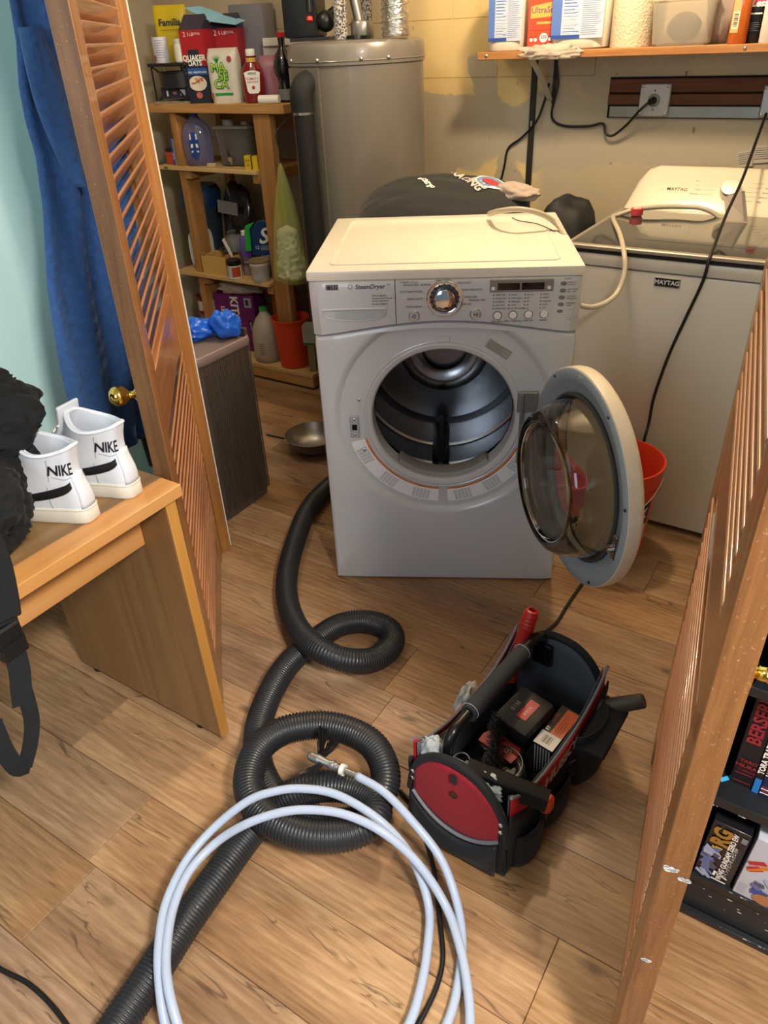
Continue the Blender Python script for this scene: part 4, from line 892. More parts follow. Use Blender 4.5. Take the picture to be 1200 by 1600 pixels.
ck = thing('snack_bar', 'two small cream snack bars lying by the dispenser', 'food', (-2.70, 2.725, ZS2), .3)
for i in range(2): MB().box(-.022, .022, -.006, .012, .0 + i * .008, .007 + i * .008, c=.002).obj('bar', M('bar_cream', '#cdbb98', .5), ck)
# ---- third board ----
wc = thing('wooden_crate_box', 'small open plywood box of clutter', 'box', (-2.76, 2.715, ZS3), radians(3))
for a in ((-.088, .088, -.01, .0, 0, .085), (-.088, .088, .10, .11, 0, .085), (-.088, -.08, .0, .10, 0, .085), (.08, .088, .0, .10, 0, .085), (-.08, .08, .0, .10, .002, .010)): MB().box(*a).obj('side' if a[5] > .02 else 'bottom', M('birch_ply', '#cda760', .55, var=.08), wc, bevel=.001)
MB().box(-.088, -.065, -.012, .0, .085, .1).obj('corner_post', PLz, wc); MB().box(.07, .09, -.012, .01, .0, .1).obj('corner_post', PLz, wc)
sp_ = thing('spatula', 'white plastic spatula poking out of the small plywood box', 'spatula', (-2.725, 2.74, ZS3 + .011), 0)
MB().ribbon(spline([(.035, .02, .0), (.02, .03, .07), (-.03, .04, .145)], .01), (1, 0, .3), .018, .003).obj('body', WHITE, sp_)
for i, (dx, cc_) in enumerate(((-.05, '#b5643e'), (-.02, '#c98a5c'), (.0, '#a9a29a'))):
    bb = tag(MB().sphere((0, 0, 0), .022, 14).obj('ball', M('ball_' + str(i), cc_, .5), None, loc=(-2.76 + dx, 2.765, ZS3 + .033 + .022 * 0)), ('rust ball', 'tan ball', 'grey ball')[i] + ' inside the small plywood box', 'ball')
mbw = thing('metal_bowl', 'dull metal mixing bowl behind the small plywood box', 'bowl', (-2.735, 2.88, ZS3), 0)
MB().lathe([(.05, 0), (.055, .002), (.09, .05), (.105, .095), (.110, .097), (.104, .0985), (.087, .052), (.052, .006), (.001, .006)], 48, None, None).obj('body', M('dull_steel', '#9c9a96', .35, .8), mbw, ang=50)
fb = thing('glass_bowl', 'round clear fishbowl standing in the metal bowl', 'bowl', (-2.735, 2.88, ZS3 + .0065), 0)
MB().lathe([(.04, 0), (.07, .03), (.086, .085), (.08, .13), (.062, .155), (.06, .163), (.064, .168), (.060, .168), (.057, .162), (.059, .153), (.077, .128), (.083, .085), (.067, .032), (.038, .003), (.001, .003)], 48).obj('body', M('bowl_glass', '#cfd0d2', .06, trans=.75, ior=1.2, var=0), fb, ang=60)
pb = thing('purple_bottle', 'purple squeeze bottle with white cap', 'bottle', (-2.60, 2.77, ZS3), .6)
b = MB(); b.lathe([(.024, 0), (.027, .003), (.027, .085)], 32, M('bottle_brown', '#80605a', .4), sy=.8); b.lathe([(.027, .085), (.028, .12), (.028, .165), (.022, .182), (.013, .188)], 32, M('bottle_purple', '#6a4aa8', .3), sy=.8); b.obj('body', None, pb, ang=60)
MB().lathe([(.013, .188), (.015, .189), (.015, .208), (.012, .212), (.001, .213)], 24).obj('cap', WHITE, pb)
lb = MB(); curved(lb, .0277, -pi + .5, -.6, .055, .075, M('label_plum', '#4a2348', .4, var=0), sy=.8); curved(lb, .0277, -pi + .5, -.6, .0, .045, M('label_mauve', '#8a7a80', .4, var=0), sy=.8); lb.text('OXY', .017, None, None, None, INKW, fn=lambda x, y: ((.0288) * cos(-pi / 2 + x / .028), .8 * .0288 * sin(-pi / 2 + x / .028), .066 + y)); lb.obj('label', None, pb)
sj = thing('small_jar', 'small white jar with black lid and orange label', 'jar', (-2.635, 2.705, ZS3), .3)
MB().lathe([(.032, 0), (.034, .002), (.034, .062), (.032, .066)], 32).obj('body', WHITE, sj); MB().lathe([(.0355, .062), (.036, .064), (.036, .084), (.033, .087), (.001, .087)], 32).obj('lid', BLACK, sj)
lb = MB(); curved(lb, .0346, -pi / 2 + .05, -.2, .008, .056, M('label_orange', '#b4492c', .4, var=0)); curved(lb, .0346, -pi + .2, -pi / 2 + .05, .008, .056, M('label_pale', '#b7bfc4', .4, var=0)); lb.obj('label', None, sj)
bt = thing('spackle_tub', 'white tub with a brownish lid, largest on the third shelf', 'tub', (-2.472, 2.71, ZS3), .3)
MB().lathe([(.036, 0), (.039, .003), (.046, .075), (.048, .077), (.048, .092), (.046, .094)], 36).obj('body', M('tub_white', '#cfcdc8', .4), bt, ang=50); MB().lathe([(.049, .09), (.0495, .094), (.0495, .10), (.044, .102), (.042, .099), (.001, .099)], 36).obj('lid', M('lid_tan', '#8f7a58', .45), bt)
lb = MB(); curved(lb, .0425, -pi / 2 - .7, -pi / 2 + .7, .012, .068, M('label_grey', '#a9a8a8', .5, var=0)); lb.obj('label', None, bt)
gp = thing('foil_tray_pack', 'blue and green packet with white script standing at the right end', 'packet', (-2.50, 2.80, ZS3 + .102), radians(30))
b = MB(); b.prism([(-.065, 0), (.07, -.02), (.075, .08), (.03, .155), (-.02, .16), (-.06, .12)], -.012, .012, None, Matrix.Rotation(pi / 2, 4, 'X')); b.obj('body', M('pack_blue', '#173a6a', .3), gp, bevel=.004)
b = MB(); b.prism([(-.10, .02), (-.066, .02), (-.062, .12), (-.04, .15), (-.085, .135)], -.014, .02, None, Matrix.Rotation(pi / 2, 4, 'X')); b.obj('sponge', M('sponge_green', '#2aa04a', .8, bump=.3), gp, bevel=.004)
p = MB(); p.text('S', .10, (-.005, -.0135, .085), X, Z, INKW, bold=.002, shear=.3); p.text('12', .022, (-.038, -.0135, .035), X, Z, INKW); print_lines(p, -.02, .05, -.0135, .02, .045, 4, INKW); p.obj('printed_panel', None, gp, smooth=False)
spt = thing('support_jar', 'short clear jar under the blue packet behind the white tub', 'jar', (-2.50, 2.80, ZS3), 0)
MB().lathe([(.03, 0), (.033, .003), (.033, .09), (.028, .098), (.001, .101)], 28).obj('body', M('jar_grey', '#77746e', .3), spt)
for i in range(4):
    pt = thing('food_container', ('rearmost white tray of four standing on edge at the left', 'second white tray from the rear of the four on edge', 'third white tray from the rear of the four on edge', 'front white tray of four standing on edge at the left')[i], 'container', (-2.955 + i * .011, 2.80, ZS3), 0, 'white plates standing on edge at the left end')
    MB().lathe([(.001, 0), (.05, 0), (.068, .003), (.07, .007), (.066, .0075), (.05, .004), (.001, .004)], 40, None, Matrix.Translation((0, 0, .093)) @ Matrix.Rotation(pi / 2, 4, 'Y'), sx=1.32, sy=1, sq=4).obj('body', WHITE, pt, ang=50)
bb_ = thing('blue_bin', 'dark slate-blue tall bin behind the left upright', 'bin', (-3.02, 2.93, ZS3), 0)
MB().lathe([(.07, 0), (.078, .004), (.10, .26), (.104, .262), (.104, .268), (.098, .268)], 36).obj('body', M('bin_slate', '#3a4652', .4), bb_, ang=50); MB().lathe([(.105, .268), (.105, .275), (.108, .34), (.09, .37), (.001, .372)], 36).obj('lid', M('bin_blue', '#163f66', .45), bb_)
# lumpy soft things
def blob(name, label, cat, loc, r, m_, seed=1, amp=.25, fr=2.0, n=40, flat=0, group=None, fine=0.0, rz=0, power=2.0):
    vs = []; k = n // 2
    rs = []
    for i in range(1, k):
        th = pi * i / k; ring = []
        for j in range(n):
            ph = 2 * pi * j / n; d = Vector((sin(th) * cos(ph), sin(th) * sin(ph), -cos(th)))
            q = (abs(d.x) ** power + abs(d.y) ** power + abs(d.z) ** power) ** (-1 / power)
            s_ = 1 + amp * ns(d, fr, seed) + fine * (1 - abs(ns(d, fr * 3.2, seed + 5)) * 3)
            p_ = Vector((d.x * r[0], d.y * r[1], d.z * r[2])) * s_ * q
            p_.z = max(p_.z, -r[2] + 1e-4 * i); ring.append((p_.x, p_.y, p_.z + r[2]))
        rs.append(ring)
    o = MB().rings(rs).obj(name, m_, None, ang=70, loc=loc, rz=rz); tag(o, label, cat, group); return o
blob('plastic_bag', 'dark glossy plastic bag with a white label behind the left upright', 'bag', (-2.79, 2.96, ZS3), (.10, .055, .19), M('black_film', '#2c2a2e', .15, coat=.4, bump=.4, bscale=25), 3, .2, 2, fine=.05)
ll = tag(MB().box(-.06, .06, -.002, 0, 0, .06).obj('paper_label', M('label_ash', '#8f9094', .6), None, loc=(-2.78, 2.868, ZS3 + .255), smooth=False), 'pale blank paper label on the dark plastic bag', 'label')
ll.rotation_euler = (0, radians(6), .1)
# ---- bottom platform ----
pc_cols = (('#6f1f25', '#c4bfba'), ('#77777a', '#a9a8a4'), ('#6a6866', '#8b8884'))
zc = ZB
for i, (lbl_, (ca, cb_)) in enumerate(zip(('bottom paint tin of the stack of three', 'middle paint tin of the stack of three', 'top paint tin of the stack, with a red and white label'), pc_cols[::-1])):
    pt = thing('paint_can', lbl_, 'can', (-2.93, 2.78, zc), i * .4, 'paint tins stacked at the left')
    MB().lathe([(.058, 0), (.061, .002), (.061, .005), (.059, .007), (.059, .083), (.062, .086), (.062, .09), (.056, .09), (.054, .086), (.001, .086)], 40).obj('body', M('tin_' + str(i), ca, .4, .3), pt, ang=40)
    lb = MB(); curved(lb, .0596, -pi + .3, -.5, .02, .07, M('tinlab_' + str(i), cb_, .5, var=0)); lb.obj('label', None, pt)
    zc += .0905
for k in range(2):
    pt = thing('paint_can', ('upper small dented tin on top of the paint stack', 'tin')[0] if k else 'grey tin resting on the paint stack', 'can', (-2.92, 2.785, zc), 1, 'paint tins stacked at the left')
    MB().lathe([(.05, 0), (.052, .002), (.05, .005), (.05, .045), (.053, .048), (.048, .05), (.001, .048)], 36).obj('body', M('tin_x' + str(k), ('#8f8d8c', '#5a5a5e')[k], .35, .6), pt, ang=40); zc += .0505
kbx = thing('bin_bag_box', 'purple carton of kitchen bin bags', 'carton', (-2.735, 2.765, ZB), radians(14))
MB().box(-.115, .115, 0, .14, 0, .30, c=.001).obj('body', M('carton_purple', '#6b1c68', .4), kbx)
p = MB(); p.text('KITCHEN', .062, (.0, -.001, .16), -Z, X, INKW, bold=.002); p.text('13 GALLON', .030, (-.07, -.001, .16), -Z, X, INKW, bold=.0012); p.quad((.06, -.0008, .235), (.10, -.0008, .235), (.10, -.0008, .285), (.06, -.0008, .285), M('print_pale', '#a9aac0', .5, var=0)); p.quad((.068, -.0012, .245), (.085, -.0012, .245), (.085, -.0012, .275), (.068, -.0012, .275), INK); p.quad((.07, -.001, .10), (.095, -.001, .10), (.095, -.001, .17), (.07, -.001, .17), M('print_plum', '#3c1038', .5, var=0)); p.text('BONUS', .014, (.083, -.0014, .135), -Z, X, INKW); p.obj('printed_panel', None, kbx, smooth=False)
gbk = thing('tea_box', 'slim white and green box leaning by the purple carton', 'box', (-2.885, 2.735, ZB + .0), radians(10))
b = MB(); b.box(-.05, .04, 0, .05, 0, .262, M('card_pale', '#9d9a8e', .5)); b.box(-.03, -.008, -.001, .0, .02, .25, M('card_green', '#1f6a3a', .5)); b.obj('body', None, gbk, bevel=.001)
blob('cloth_bag', 'crumpled white cloth lying on top of the purple carton', 'cloth', (-2.72, 2.82, ZB + .301), (.15, .09, .035), M('cloth_cream', '#b3aba0', .8, bump=.3), 5, .35, 2.2, fine=.06)
blob('orange_sack', 'orange printed sack slumped behind the white jug', 'sack', (-2.50, 2.90, ZB), (.085, .07, .19), M('sack_orange', '#a86524', .5, bump=.2), 9, .15, 2)
jg = thing('plastic_jug', 'translucent one-gallon jug with green cap', 'jug', (-2.515, 2.74, ZB), .2)
MB().lathe([(.062, 0), (.07, .005), (.072, .03), (.072, .13), (.064, .175), (.045, .215), (.024, .240), (.019, .252), (.019, .262)], 48).obj('body', M('milky_plastic', '#b7ada0', .4, trans=.15, var=.02), jg, ang=60)
MB().lathe([(.0205, .255), (.0215, .256), (.0215, .270), (.019, .272), (.001, .272)], 28).obj('cap', M('cap_green', '#2f8a3e', .4), jg)
p = MB()
for k in range(6): curved(p, .0722, -pi / 2 - .1, -pi / 2 + .28, .045 + k * .011, .051 + k * .011, M('print_soft', '#857c74', .5, var=0), 4)
p.obj('printed_panel', None, jg)
ow = thing('waste_bin', 'orange-red plastic wastebasket on the bottom platform', 'bin', (-2.345, 2.74, ZB), 0)
MB().lathe([(.066, 0), (.072, .004), (.090, .235), (.094, .238), (.094, .246), (.090, .247), (.087, .238), (.069, .006), (.001, .006)], 56, None).obj('body', M('bin_orange', '#d2421f', .4, var=.02), ow, ang=45)
for k, (dx, lbl_) in enumerate(((0, 'upper pale box of the two narrow packs beside the orange bin'), (.03, 'narrow printed pack standing beside the orange bin'))):
    if k == 0: continue
np_ = thing('spray_pack', 'narrow printed white and green pack beside the orange bin', 'packet', (-2.205, 2.70, ZB), radians(20))
b = MB(); b.box(-.014, .022, 0, .04, 0, .135, M('pack_olive', '#8a8458', .5)); b.obj('body', None, np_, bevel=.002)
b = MB(); b.box(-.03, .03, -.008, .05, .136, .235, M('pack_pale', '#b8b5aa', .5)); b.box(-.03, .03, -.009, -.008, .138, .15, M('card_green', '#1f6a3a', .5)); print_lines(b, -.022, .02, -.0092, .16, .22, 6, INK); b.obj('head', None, np_, bevel=.002)
tb = thing('cardboard_tube', 'tall brown cardboard tube behind the orange bin', 'tube', (-2.29, 2.92, ZB), 0)
MB().lathe([(.058, 0), (.058, .50), (.054, .50), (.054, .01), (.001, .01)], 40).obj('body', M('tube_kraft', '#7d6a55', .7), tb, ang=40)
mbl = thing('steel_pan', 'metal bowl on the floor half hidden by the dryer', 'bowl', (-1.80, 2.16, 0), 0)
MB().lathe([(.05, 0), (.06, .002), (.10, .035), (.115, .075), (.119, .077), (.113, .078), (.096, .037), (.056, .006), (.001, .006)], 48).obj('body', M('dull_steel', '#9c9a96', .35, .8), mbl, ang=50)
stk_ = tag(MB().tube([(-.10, 0, .004), (.10, .02, .004)], .004, 8).obj('stick', INK, None, loc=(-1.97, 2.17, 0)), 'thin dark stick lying on the floor by the metal bowl', 'stick')
# hanging net bag of rags
PC = Vector((-1.913, 2.44, 0))
nb_ = thing('rag_bag', 'hanging lime-yellow plastic bag filled with white rags', 'bag', (-2.15, 2.56, .0), 0)
rs = []; prof = [(.004, 1.05), (.012, 1.03), (.028, .96), (.045, .88), (.056, .80), (.066, .72), (.072, .65), (.077, .60), (.074, .575), (.055, .565), (.02, .562)]
for r_, z_ in prof:
    rs.append([((1.08 * r_ * (1 + .07 * cos(7 * t + z_ * 9) + .05 * ns((cos(t), sin(t), z_ * 6), 2, 3))) * cos(t), .75 * r_ * (1 + .07 * cos(7 * t + z_ * 9)) * sin(t), z_) for t in [2 * pi * i / 48 for i in range(48)]])
lab(MB().rings(rs).obj('bag_film', M('lime_film', '#c2cc74', .3, alpha=.34, sheen=.2, var=.04), nb_, ang=70), 'thin lime-yellow film')
rg = MB(); rs = []
for i in range(46):
    z_ = .572 + .235 * i / 45; rb = (.074 - .030 * (i / 45) ** 1.6) * min(1, .35 + i / 6) * (1 if i < 42 else (45.5 - i) / 4)
    ring = []
    for t in [2 * pi * q / 56 for q in range(56)]:
        n_1 = ns((cos(t), sin(t), z_ * 14), 1.5, 4); n_2 = abs(ns((cos(t) * 1.3, sin(t) * 1.3, z_ * 24), 2.0, 9))
        r1 = rb * (1 + .20 * n_1 - .38 * n_2); ring.append((r1 * cos(t), .74 * r1 * sin(t), z_))
    rs.append(ring)
rg.rings(rs)
rg.obj('rags', M('rag_white', '#dcd8c4', .8, bump=.4, bscale=30), nb_, ang=60)['kind'] = 'stuff'
MB().tube(spline([(0, 0, 1.045), (.004, 0, 1.10), (-.004, .0, 1.16), (.002, .10, 1.2105)], .01), .003, 6).obj('hanging_cord', M('dark_cord', '#22242a', .6), nb_)
# insulated pipe and elbow by the heater
FO = M('foam_black', '#17181c', .75, bump=.2, bscale=200)
ip = thing('insulated_pipe', 'black foam-wrapped pipe running down the heater front', 'pipe', (PC.x, PC.y, 0), 0)
MB().lathe([(.036, .0), (.036, 1.245)], 32).obj('pipe_sleeve', FO, ip, ang=40); MB().lathe([(.038, 1.238), (.038, 1.246)], 32).obj('band', STEEL, ip)
dE = (Vector((-1.86, 2.73, 0)) - PC); dE.z = 0; dE.normalize(); eo = Vector((0, 0, 1.246))
MB().tube(spline([(0, 0, 1.247), (0, 0, 1.30), (dE.x * .012, dE.y * .012, 1.325), (dE.x * .04, dE.y * .04, 1.337)], .008), .043, 28).obj('elbow', FO, ip, ang=40)
# =============== back wall: rail, recess, outlet, shelf ===============
WF = WALLV - .0005
def onwall(x, y, off=0.0): p = PV(x, y, WF - off); return p
# recess of bare boards (a shallow chase through the render coat, modelled as boards framed by the broken edge)
BR = wood('old_brown_board', '#6e4028', '#452516', 'X', 1, .7, 0, 0, .5)
ra, rb = onwall(955, 122), onwall(1200, 122); rz0, rz1 = onwall(955, 183).z, ra.z
x0r, x1r = ra.x, .02
rec = struct(MB().box(x0r, x1r, WF - .004, WF + .0, rz0 - .002, rz1 + .003).obj('trim_4', M('dark_gap', '#17120e', .9)))
for za, zb in ((.33, .62), (.64, 1.0)):
    h_ = rz1 - rz0; MB().box(x0r + .004 + (0 if za > .5 else -.004), x1r, WF - .012, WF - .004, rz0 + h_ * za, rz0 + h_ * zb - .003).obj('board', BR, rec, bevel=.002)
MB().box(x0r + .01, x1r, WF - .014, WF - .004, rz0 + .001, rz0 + (rz1 - rz0) * .30, c=.002).obj('metal_strip', M('galvanised', '#8e9494', .4, .7, bump=.3, bscale=20, var=.25), rec)
ni = MB(); nx = onwall(1073, 112); ni.tube([nx + Vector((0, -.003, 0)), nx + Vector((0, -.004, -.026))], .0012, 6); ni.tube([nx + Vector((-.004, -.003, .0)), nx + Vector((.004, -.003, 0))], .001, 6)
tag(ni.obj('nail', M('dark_iron', '#3a322c', .6, .5)), 'small dark nail in the wall above the outlet', 'nail')
def outlet(name, label, px0, px1, pyt, pyb, plug=True):
    a, b = onwall(px0, (pyt + pyb) / 2), onwall(px1, (pyt + pyb) / 2); zt_, zb_ = onwall((px0 + px1) / 2, pyt).z, onwall((px0 + px1) / 2, pyb).z
    cx_, cz_ = (a.x + b.x) / 2, (zt_ + zb_) / 2; w_, h_ = (b.x - a.x) / 2, (zt_ - zb_) / 2
    t = thing(name, label, 'outlet', (cx_, WF - .016, cz_))
    MB().box(-w_ + .002, w_ - .002, 0.002, .012, -h_ + .002, h_ - .002).obj('box', ZINC, t, bevel=.002)
    MB().box(-w_, w_, -.008, .003, -h_, h_, c=.004).obj('cover_plate', ZINC, t)
    for sx_ in (-1, 1):
        for sz in (-1, 1): MB().sphere((sx_ * (w_ - .010), -.009, sz * (h_ - .010)), .0055, 10, None, (1, .5, 1)).obj('screw', STEEL, t)
    for sz in (-1, 1): MB().sphere((0, -.009, sz * .030), .003, 8, None, (1, .5, 1)).obj('screw', INK, t)
    MB().lathe([(.0215, 0), (.0215, .003), (.017, .0045), (.001, .0045)], 28, None, Matrix.Translation((0, -.008, .0)) @ Matrix.Rotation(pi / 2, 4, 'X')).obj('receptacle', M('receptacle_grey', '#7d7a76', .4), t)
    return Vector((cx_, WF - .028, cz_))
oc = outlet('wall_outlet', 'metal outlet box with a black plug in it on the brown boards', 1001, 1049, 129, 182)
outlet('wall_outlet', 'metal outlet box at the right picture edge', 1191, 1245, 131, 184)
CORD = M('black_rubber', '#151517', .45)
# black standard on the wall + white diagonal bracket
pt_, pb_ = onwall(838, 88), onwall(824, 330)
rl_ = thing('shelf_standard', 'black slotted upright rail screwed to the wall under the shelf', 'rail', (pt_.x, WF, 0))
MB().box(-.011, .011, -.012, 0, pb_.z - .3, 1.378, c=.001).obj('rail', M('rail_black', '#232120', .5, bump=.2), rl_)
MB().box(-.003, .003, -.0125, -.0115, 1.14, 1.16).obj('slot', STEEL, rl_)
p2 = onwall(870, 90); rl2 = thing('shelf_standard', 'short black rail beside the white bracket', 'rail', (p2.x, WF, 0))
MB().box(-.006, .006, -.010, 0, 1.22, 1.378, c=.001).obj('rail', MATS['rail_black'], rl2)
br = thing('shelf_bracket', 'white diagonal metal shelf bracket', 'bracket', (p2.x - .012, WF, 0))
MB().ribbon([(-.0, -.205, 1.374), (-.003, -.10, 1.31), (0, -.012, 1.235)], (1, 0, 0), .022, .004).obj('strut', M('bracket_white', '#b9b3a8', .5), br); MB().box(-.011, .011, -.21, 0, 1.373, 1.377).obj('arm', MATS['bracket_white'], br)
# shelf board
WSH = wood('shelf_pine', '#b5814c', '#8b5a2e', 'X', 1, .5, 0, 0, .5)
wsb = thing('wall_shelf', 'long pine wall shelf over the washer', 'shelf', (-.55, 2.98, 1.378))
MB().box(-.87, .75, -.11, .118, 0, .0235).obj('board', WSH, wsb, bevel=.002)
for px_ in (760, 1166): q = PV(px_, 66 if px_ > 1000 else 76, 2.87); MB().sphere((q.x + .55, -.110, .012), .006, 10, None, (1, .5, 1)).obj('screw', STEEL, wsb)
TOPS = 1.4015
def su_(x, v=2.93): return PV(x, 40, v).x
PB = M('pack_printblue', '#5473b8', .4, var=0); PBW = M('pack_offwhite', '#d5cfc0', .4)
def detergent(x0, x1, label, rz, v=2.94):
    u0, u1 = su_(x0, v), su_(x1, v); w_ = (u1 - u0); t = thing('detergent_tub', label, 'tub', ((u0 + u1) / 2, v, TOPS), rz, 'blue and white printed tubs on the wall shelf')
    MB().lathe([(.05, 0), (.0545, .005), (.056, .03), (.057, .20), (.05, .215), (.0, .218)], 40, None, None, w_ / .114, .85 * w_ / .114, sq=3.2).obj('body', PBW, t, ang=50)
    p = MB(); d = .057 * .85 * w_ / .114 + .0012; hw = w_ * .44
    p.quad((-hw, -d, .032), (hw, -d, .032), (hw, -d, .20), (-hw, -d, .20), M('pack_paleblue', '#b4bfd6', .4, var=0))
    p.quad((-hw, -d - .0004, .032), (hw * .12, -d - .0004, .032), (hw * .12, -d - .0004, .043), (-hw, -d - .0004, .043), M('pack_deepblue', '#2b4a9c', .4, var=0))
    p.quad((-hw, -d - .0004, .043), (-hw * .62, -d - .0004, .043), (-hw * .62, -d - .0004, .2), (-hw, -d - .0004, .2), PB)
    print_lines(p, -hw * .55, hw * .1, -d - .0006, .046, .19, 16, PB, .0028); print_lines(p, hw * .16, hw * .95, -d - .0006, .04, .19, 26, M('pack_slate', '#75819f', .4, var=0), .0012); print_lines(p, -hw * .55, hw * .1, -d - .0008, .044, .188, 15, INKW, .0018)
    p.obj('label', None, t, smooth=False); return t
detergent(769, 824, 'blue and white printed tub at the left end of the wall shelf', .15); detergent(868, 955, 'wider blue and white printed tub right of the orange box', .12, 2.96)
ob_ = thing('dryer_sheet_box', 'orange carton of fabric softener sheets', 'carton', (su_(853, 2.90), 2.885, TOPS), radians(16))
w_ = .112; MB().box(-w_ / 2, w_ / 2, 0, .075, 0, .185).obj('body', M('carton_orange', '#d2421a', .4), ob_, bevel=.001)
p = MB(); p.quad((-.048, -.0008, .095), (.05, -.0008, .10), (.05, -.0008, .145), (-.048, -.0008, .13), M('carton_peach', '#eda04a', .4, var=0)); p.text('UltraSoft', .025, (0, -.0012, .118), X, Z, M('ink_navy', '#34406a', .5, var=0), bold=.0002); p.text('KIRKLAND', .012, (0, -.0012, .158), X, Z, INKW, bold=.0003); p.quad((-.026, -.001, .078), (.026, -.001, .078), (.026, -.001, .085), (-.026, -.001, .085), M('carton_peach', '#eda04a', .4, var=0)); p.box(-.05, .05, -.0009, -.0006, .0605, .0615, M('carton_dark', '#8c2a10', .4, var=0))
disc_ = lambda cx_, cz_, r_, m_, yy: p.add([(cx_ + r_ * cos(2 * pi * i / 20), yy, cz_ + r_ * sin(2 * pi * i / 20)) for i in range(20)], [tuple(range(20))], m_)
disc_(0, .038, .014, INKW, -.001); p.text('250', .0135, (0, -.0014, .040), X, Z, M('ink_navy', '#34406a', .5, var=0), bold=.0004)
for x_ in (-.042, -.028, .022, .036): disc_(x_, .033, .0055, INKW, -.001); p.box(x_ - .002, x_ + .002, -.0012, -.0008, .038, .043, INK)
p.obj('label', None, ob_, smooth=False)
pw = blob('plastic_wrap', 'crinkled clear plastic wrap draped over the shelf edge under the orange carton', 'wrap', (su_(853, 2.88) + .03, 2.872, TOPS - .028), (.105, .014, .022), M('crinkle_film', '#e9e2d4', .15, trans=.5, ior=1.1, bump=.8, bscale=60), 4, .5, 3, fine=.12)
rt = thing('paper_towel_roll', 'upright roll of embossed paper towel on the wall shelf', 'paper towel', (su_(988, 2.96), 2.965, TOPS), 0)
w_ = (su_(1020, 2.96) - su_(957, 2.96)) / 2 * 1.0
MB().lathe([(w_, 0), (w_ + .001, .002), (w_ + .001, .24), (.02, .24), (.02, .2), (.001, .2)], 48).obj('roll_body', M('towel_paper', '#dccfb4', .8, bump=.9, bscale=140), rt, ang=40)
cb2 = thing('clear_box', 'clear rounded plastic tub holding a grey lump of lint', 'container', (su_(1070, 2.95), 2.945, TOPS), .1)
w_ = (su_(1118, 2.95) - su_(1022, 2.95)) / 2
rs = []
for z_, s_ in ((0, .86), (.006, .92), (.11, 1), (.115, 1.03), (.118, 1.03), (.118, .98), (.11, .97), (.008, .89)): rs.append([(x * s_ * w_, y * s_ * .06, z_) for x, y in rr_rect(-1, 1, -1, 1, .25)])
MB().rings(rs).obj('tub', M('hazy_plastic', '#f1ece2', .12, trans=.8, ior=1.15, var=0), cb2, ang=50)
MB().box(-w_ * 1.02, w_ * 1.02, -.062, .062, .119, .128, c=.004).obj('lid', MATS['hazy_plastic'], cb2)
lo = MB(); rs = []
for a in range(1, 12):
    th = pi * a / 12; rs.append([(.052 * sin(th) * cos(t) * (1 + .15 * ns((cos(t), sin(t), th), 2, 2)), .04 * sin(th) * sin(t), .052 - .042 * cos(th)) for t in [2 * pi * q / 24 for q in range(24)]])
lo.rings(rs); lo.obj('lint_lump', M('lint_ball', '#77716a', .9, bump=.5), cb2)
cbg = blob('clear_bag', 'cloudy plastic bag next to the clear tub', 'bag', (su_(1128, 2.98), 2.985, TOPS), (.055, .05, .11), M('cloudy_film', '#b9aba2', .2, trans=.4, ior=1.1, bump=.3), 6, .2, 2, fine=.05)
def shampoo(px0, px1, label, m_, v, h=.20, lbl=None, rz=.1):
    u0, u1 = su_(px0, v), su_(px1, v); r_ = (u1 - u0) / 2
    t = thing('lotion_bottle', label, 'bottle', ((u0 + u1) / 2, v, TOPS), rz, 'toiletry bottles at the right end of the wall shelf')
    MB().lathe([(r_ * .9, 0), (r_, .003), (r_, h * .8), (r_ * .8, h * .9), (r_ * .4, h * .93), (r_ * .4, h), (.0005, h)], 32, None, None, 1, .75, sq=3).obj('body', m_, t, ang=50); return t, r_
t_, r_ = shampoo(1141, 1170, 'orange translucent bottle with a cream barcode label', M('amber_plastic', '#d06a28', .15, trans=.3, var=0), 2.90)
p = MB(); d = -r_ * .75 - .0008; p.quad((-r_ * .85, d, .03), (-.001, d, .03), (-.001, d, .16), (-r_ * .85, d, .16), M('label_peach', '#dca673', .5, var=0)); p.quad((-r_ * .75, d - .0004, .04), (-.002, d - .0004, .04), (-.002, d - .0004, .085), (-r_ * .75, d - .0004, .085), M('label_cream', '#e6d2b4', .5, var=0))
for k in range(9): p.quad((-r_ * .65, d - .0008, .046 + k * .0038), (-r_ * .2, d - .0008, .046 + k * .0038), (-r_ * .2, d - .0008, .046 + k * .0038 + .001 + (k % 3) * .0008), (-r_ * .65, d - .0008, .046 + k * .0038 + .001 + (k % 3) * .0008), INK)
p.obj('label', None, t_, smooth=False)
t_, r_ = shampoo(1166, 1192, 'black bottle with pink and white script', BLACK, 2.93, .19)
p = MB(); d = -r_ * .75 - .0008; PKm = M('print_hotpink', '#d0356e', .4, var=0)
p.quad((-r_ * .9, d, .098), (r_ * .9, d, .098), (r_ * .9, d, .13), (-r_ * .9, d, .13), PKm); p.text('Spot', .026, (0, d - .0004, .125), X, Z, INKW, shear=.2, bold=.001); p.text('Less', .026, (.004, d - .0004, .103), X, Z, INKW, shear=.2, bold=.001); p.quad((-r_ * .8, d, .075), (r_ * .7, d, .075), (r_ * .7, d, .079), (-r_ * .8, d, .079), INKW); print_lines(p, -r_ * .8, r_ * .7, d, .03, .055, 5, M('print_grey', '#777a80', .5), .0008)
p.obj('label', None, t_, smooth=False)
shampoo(1190, 1212, 'small white bottle at the right picture edge of the shelf', M('bottle_white', '#cfc4bc', .3), 2.89, .13)
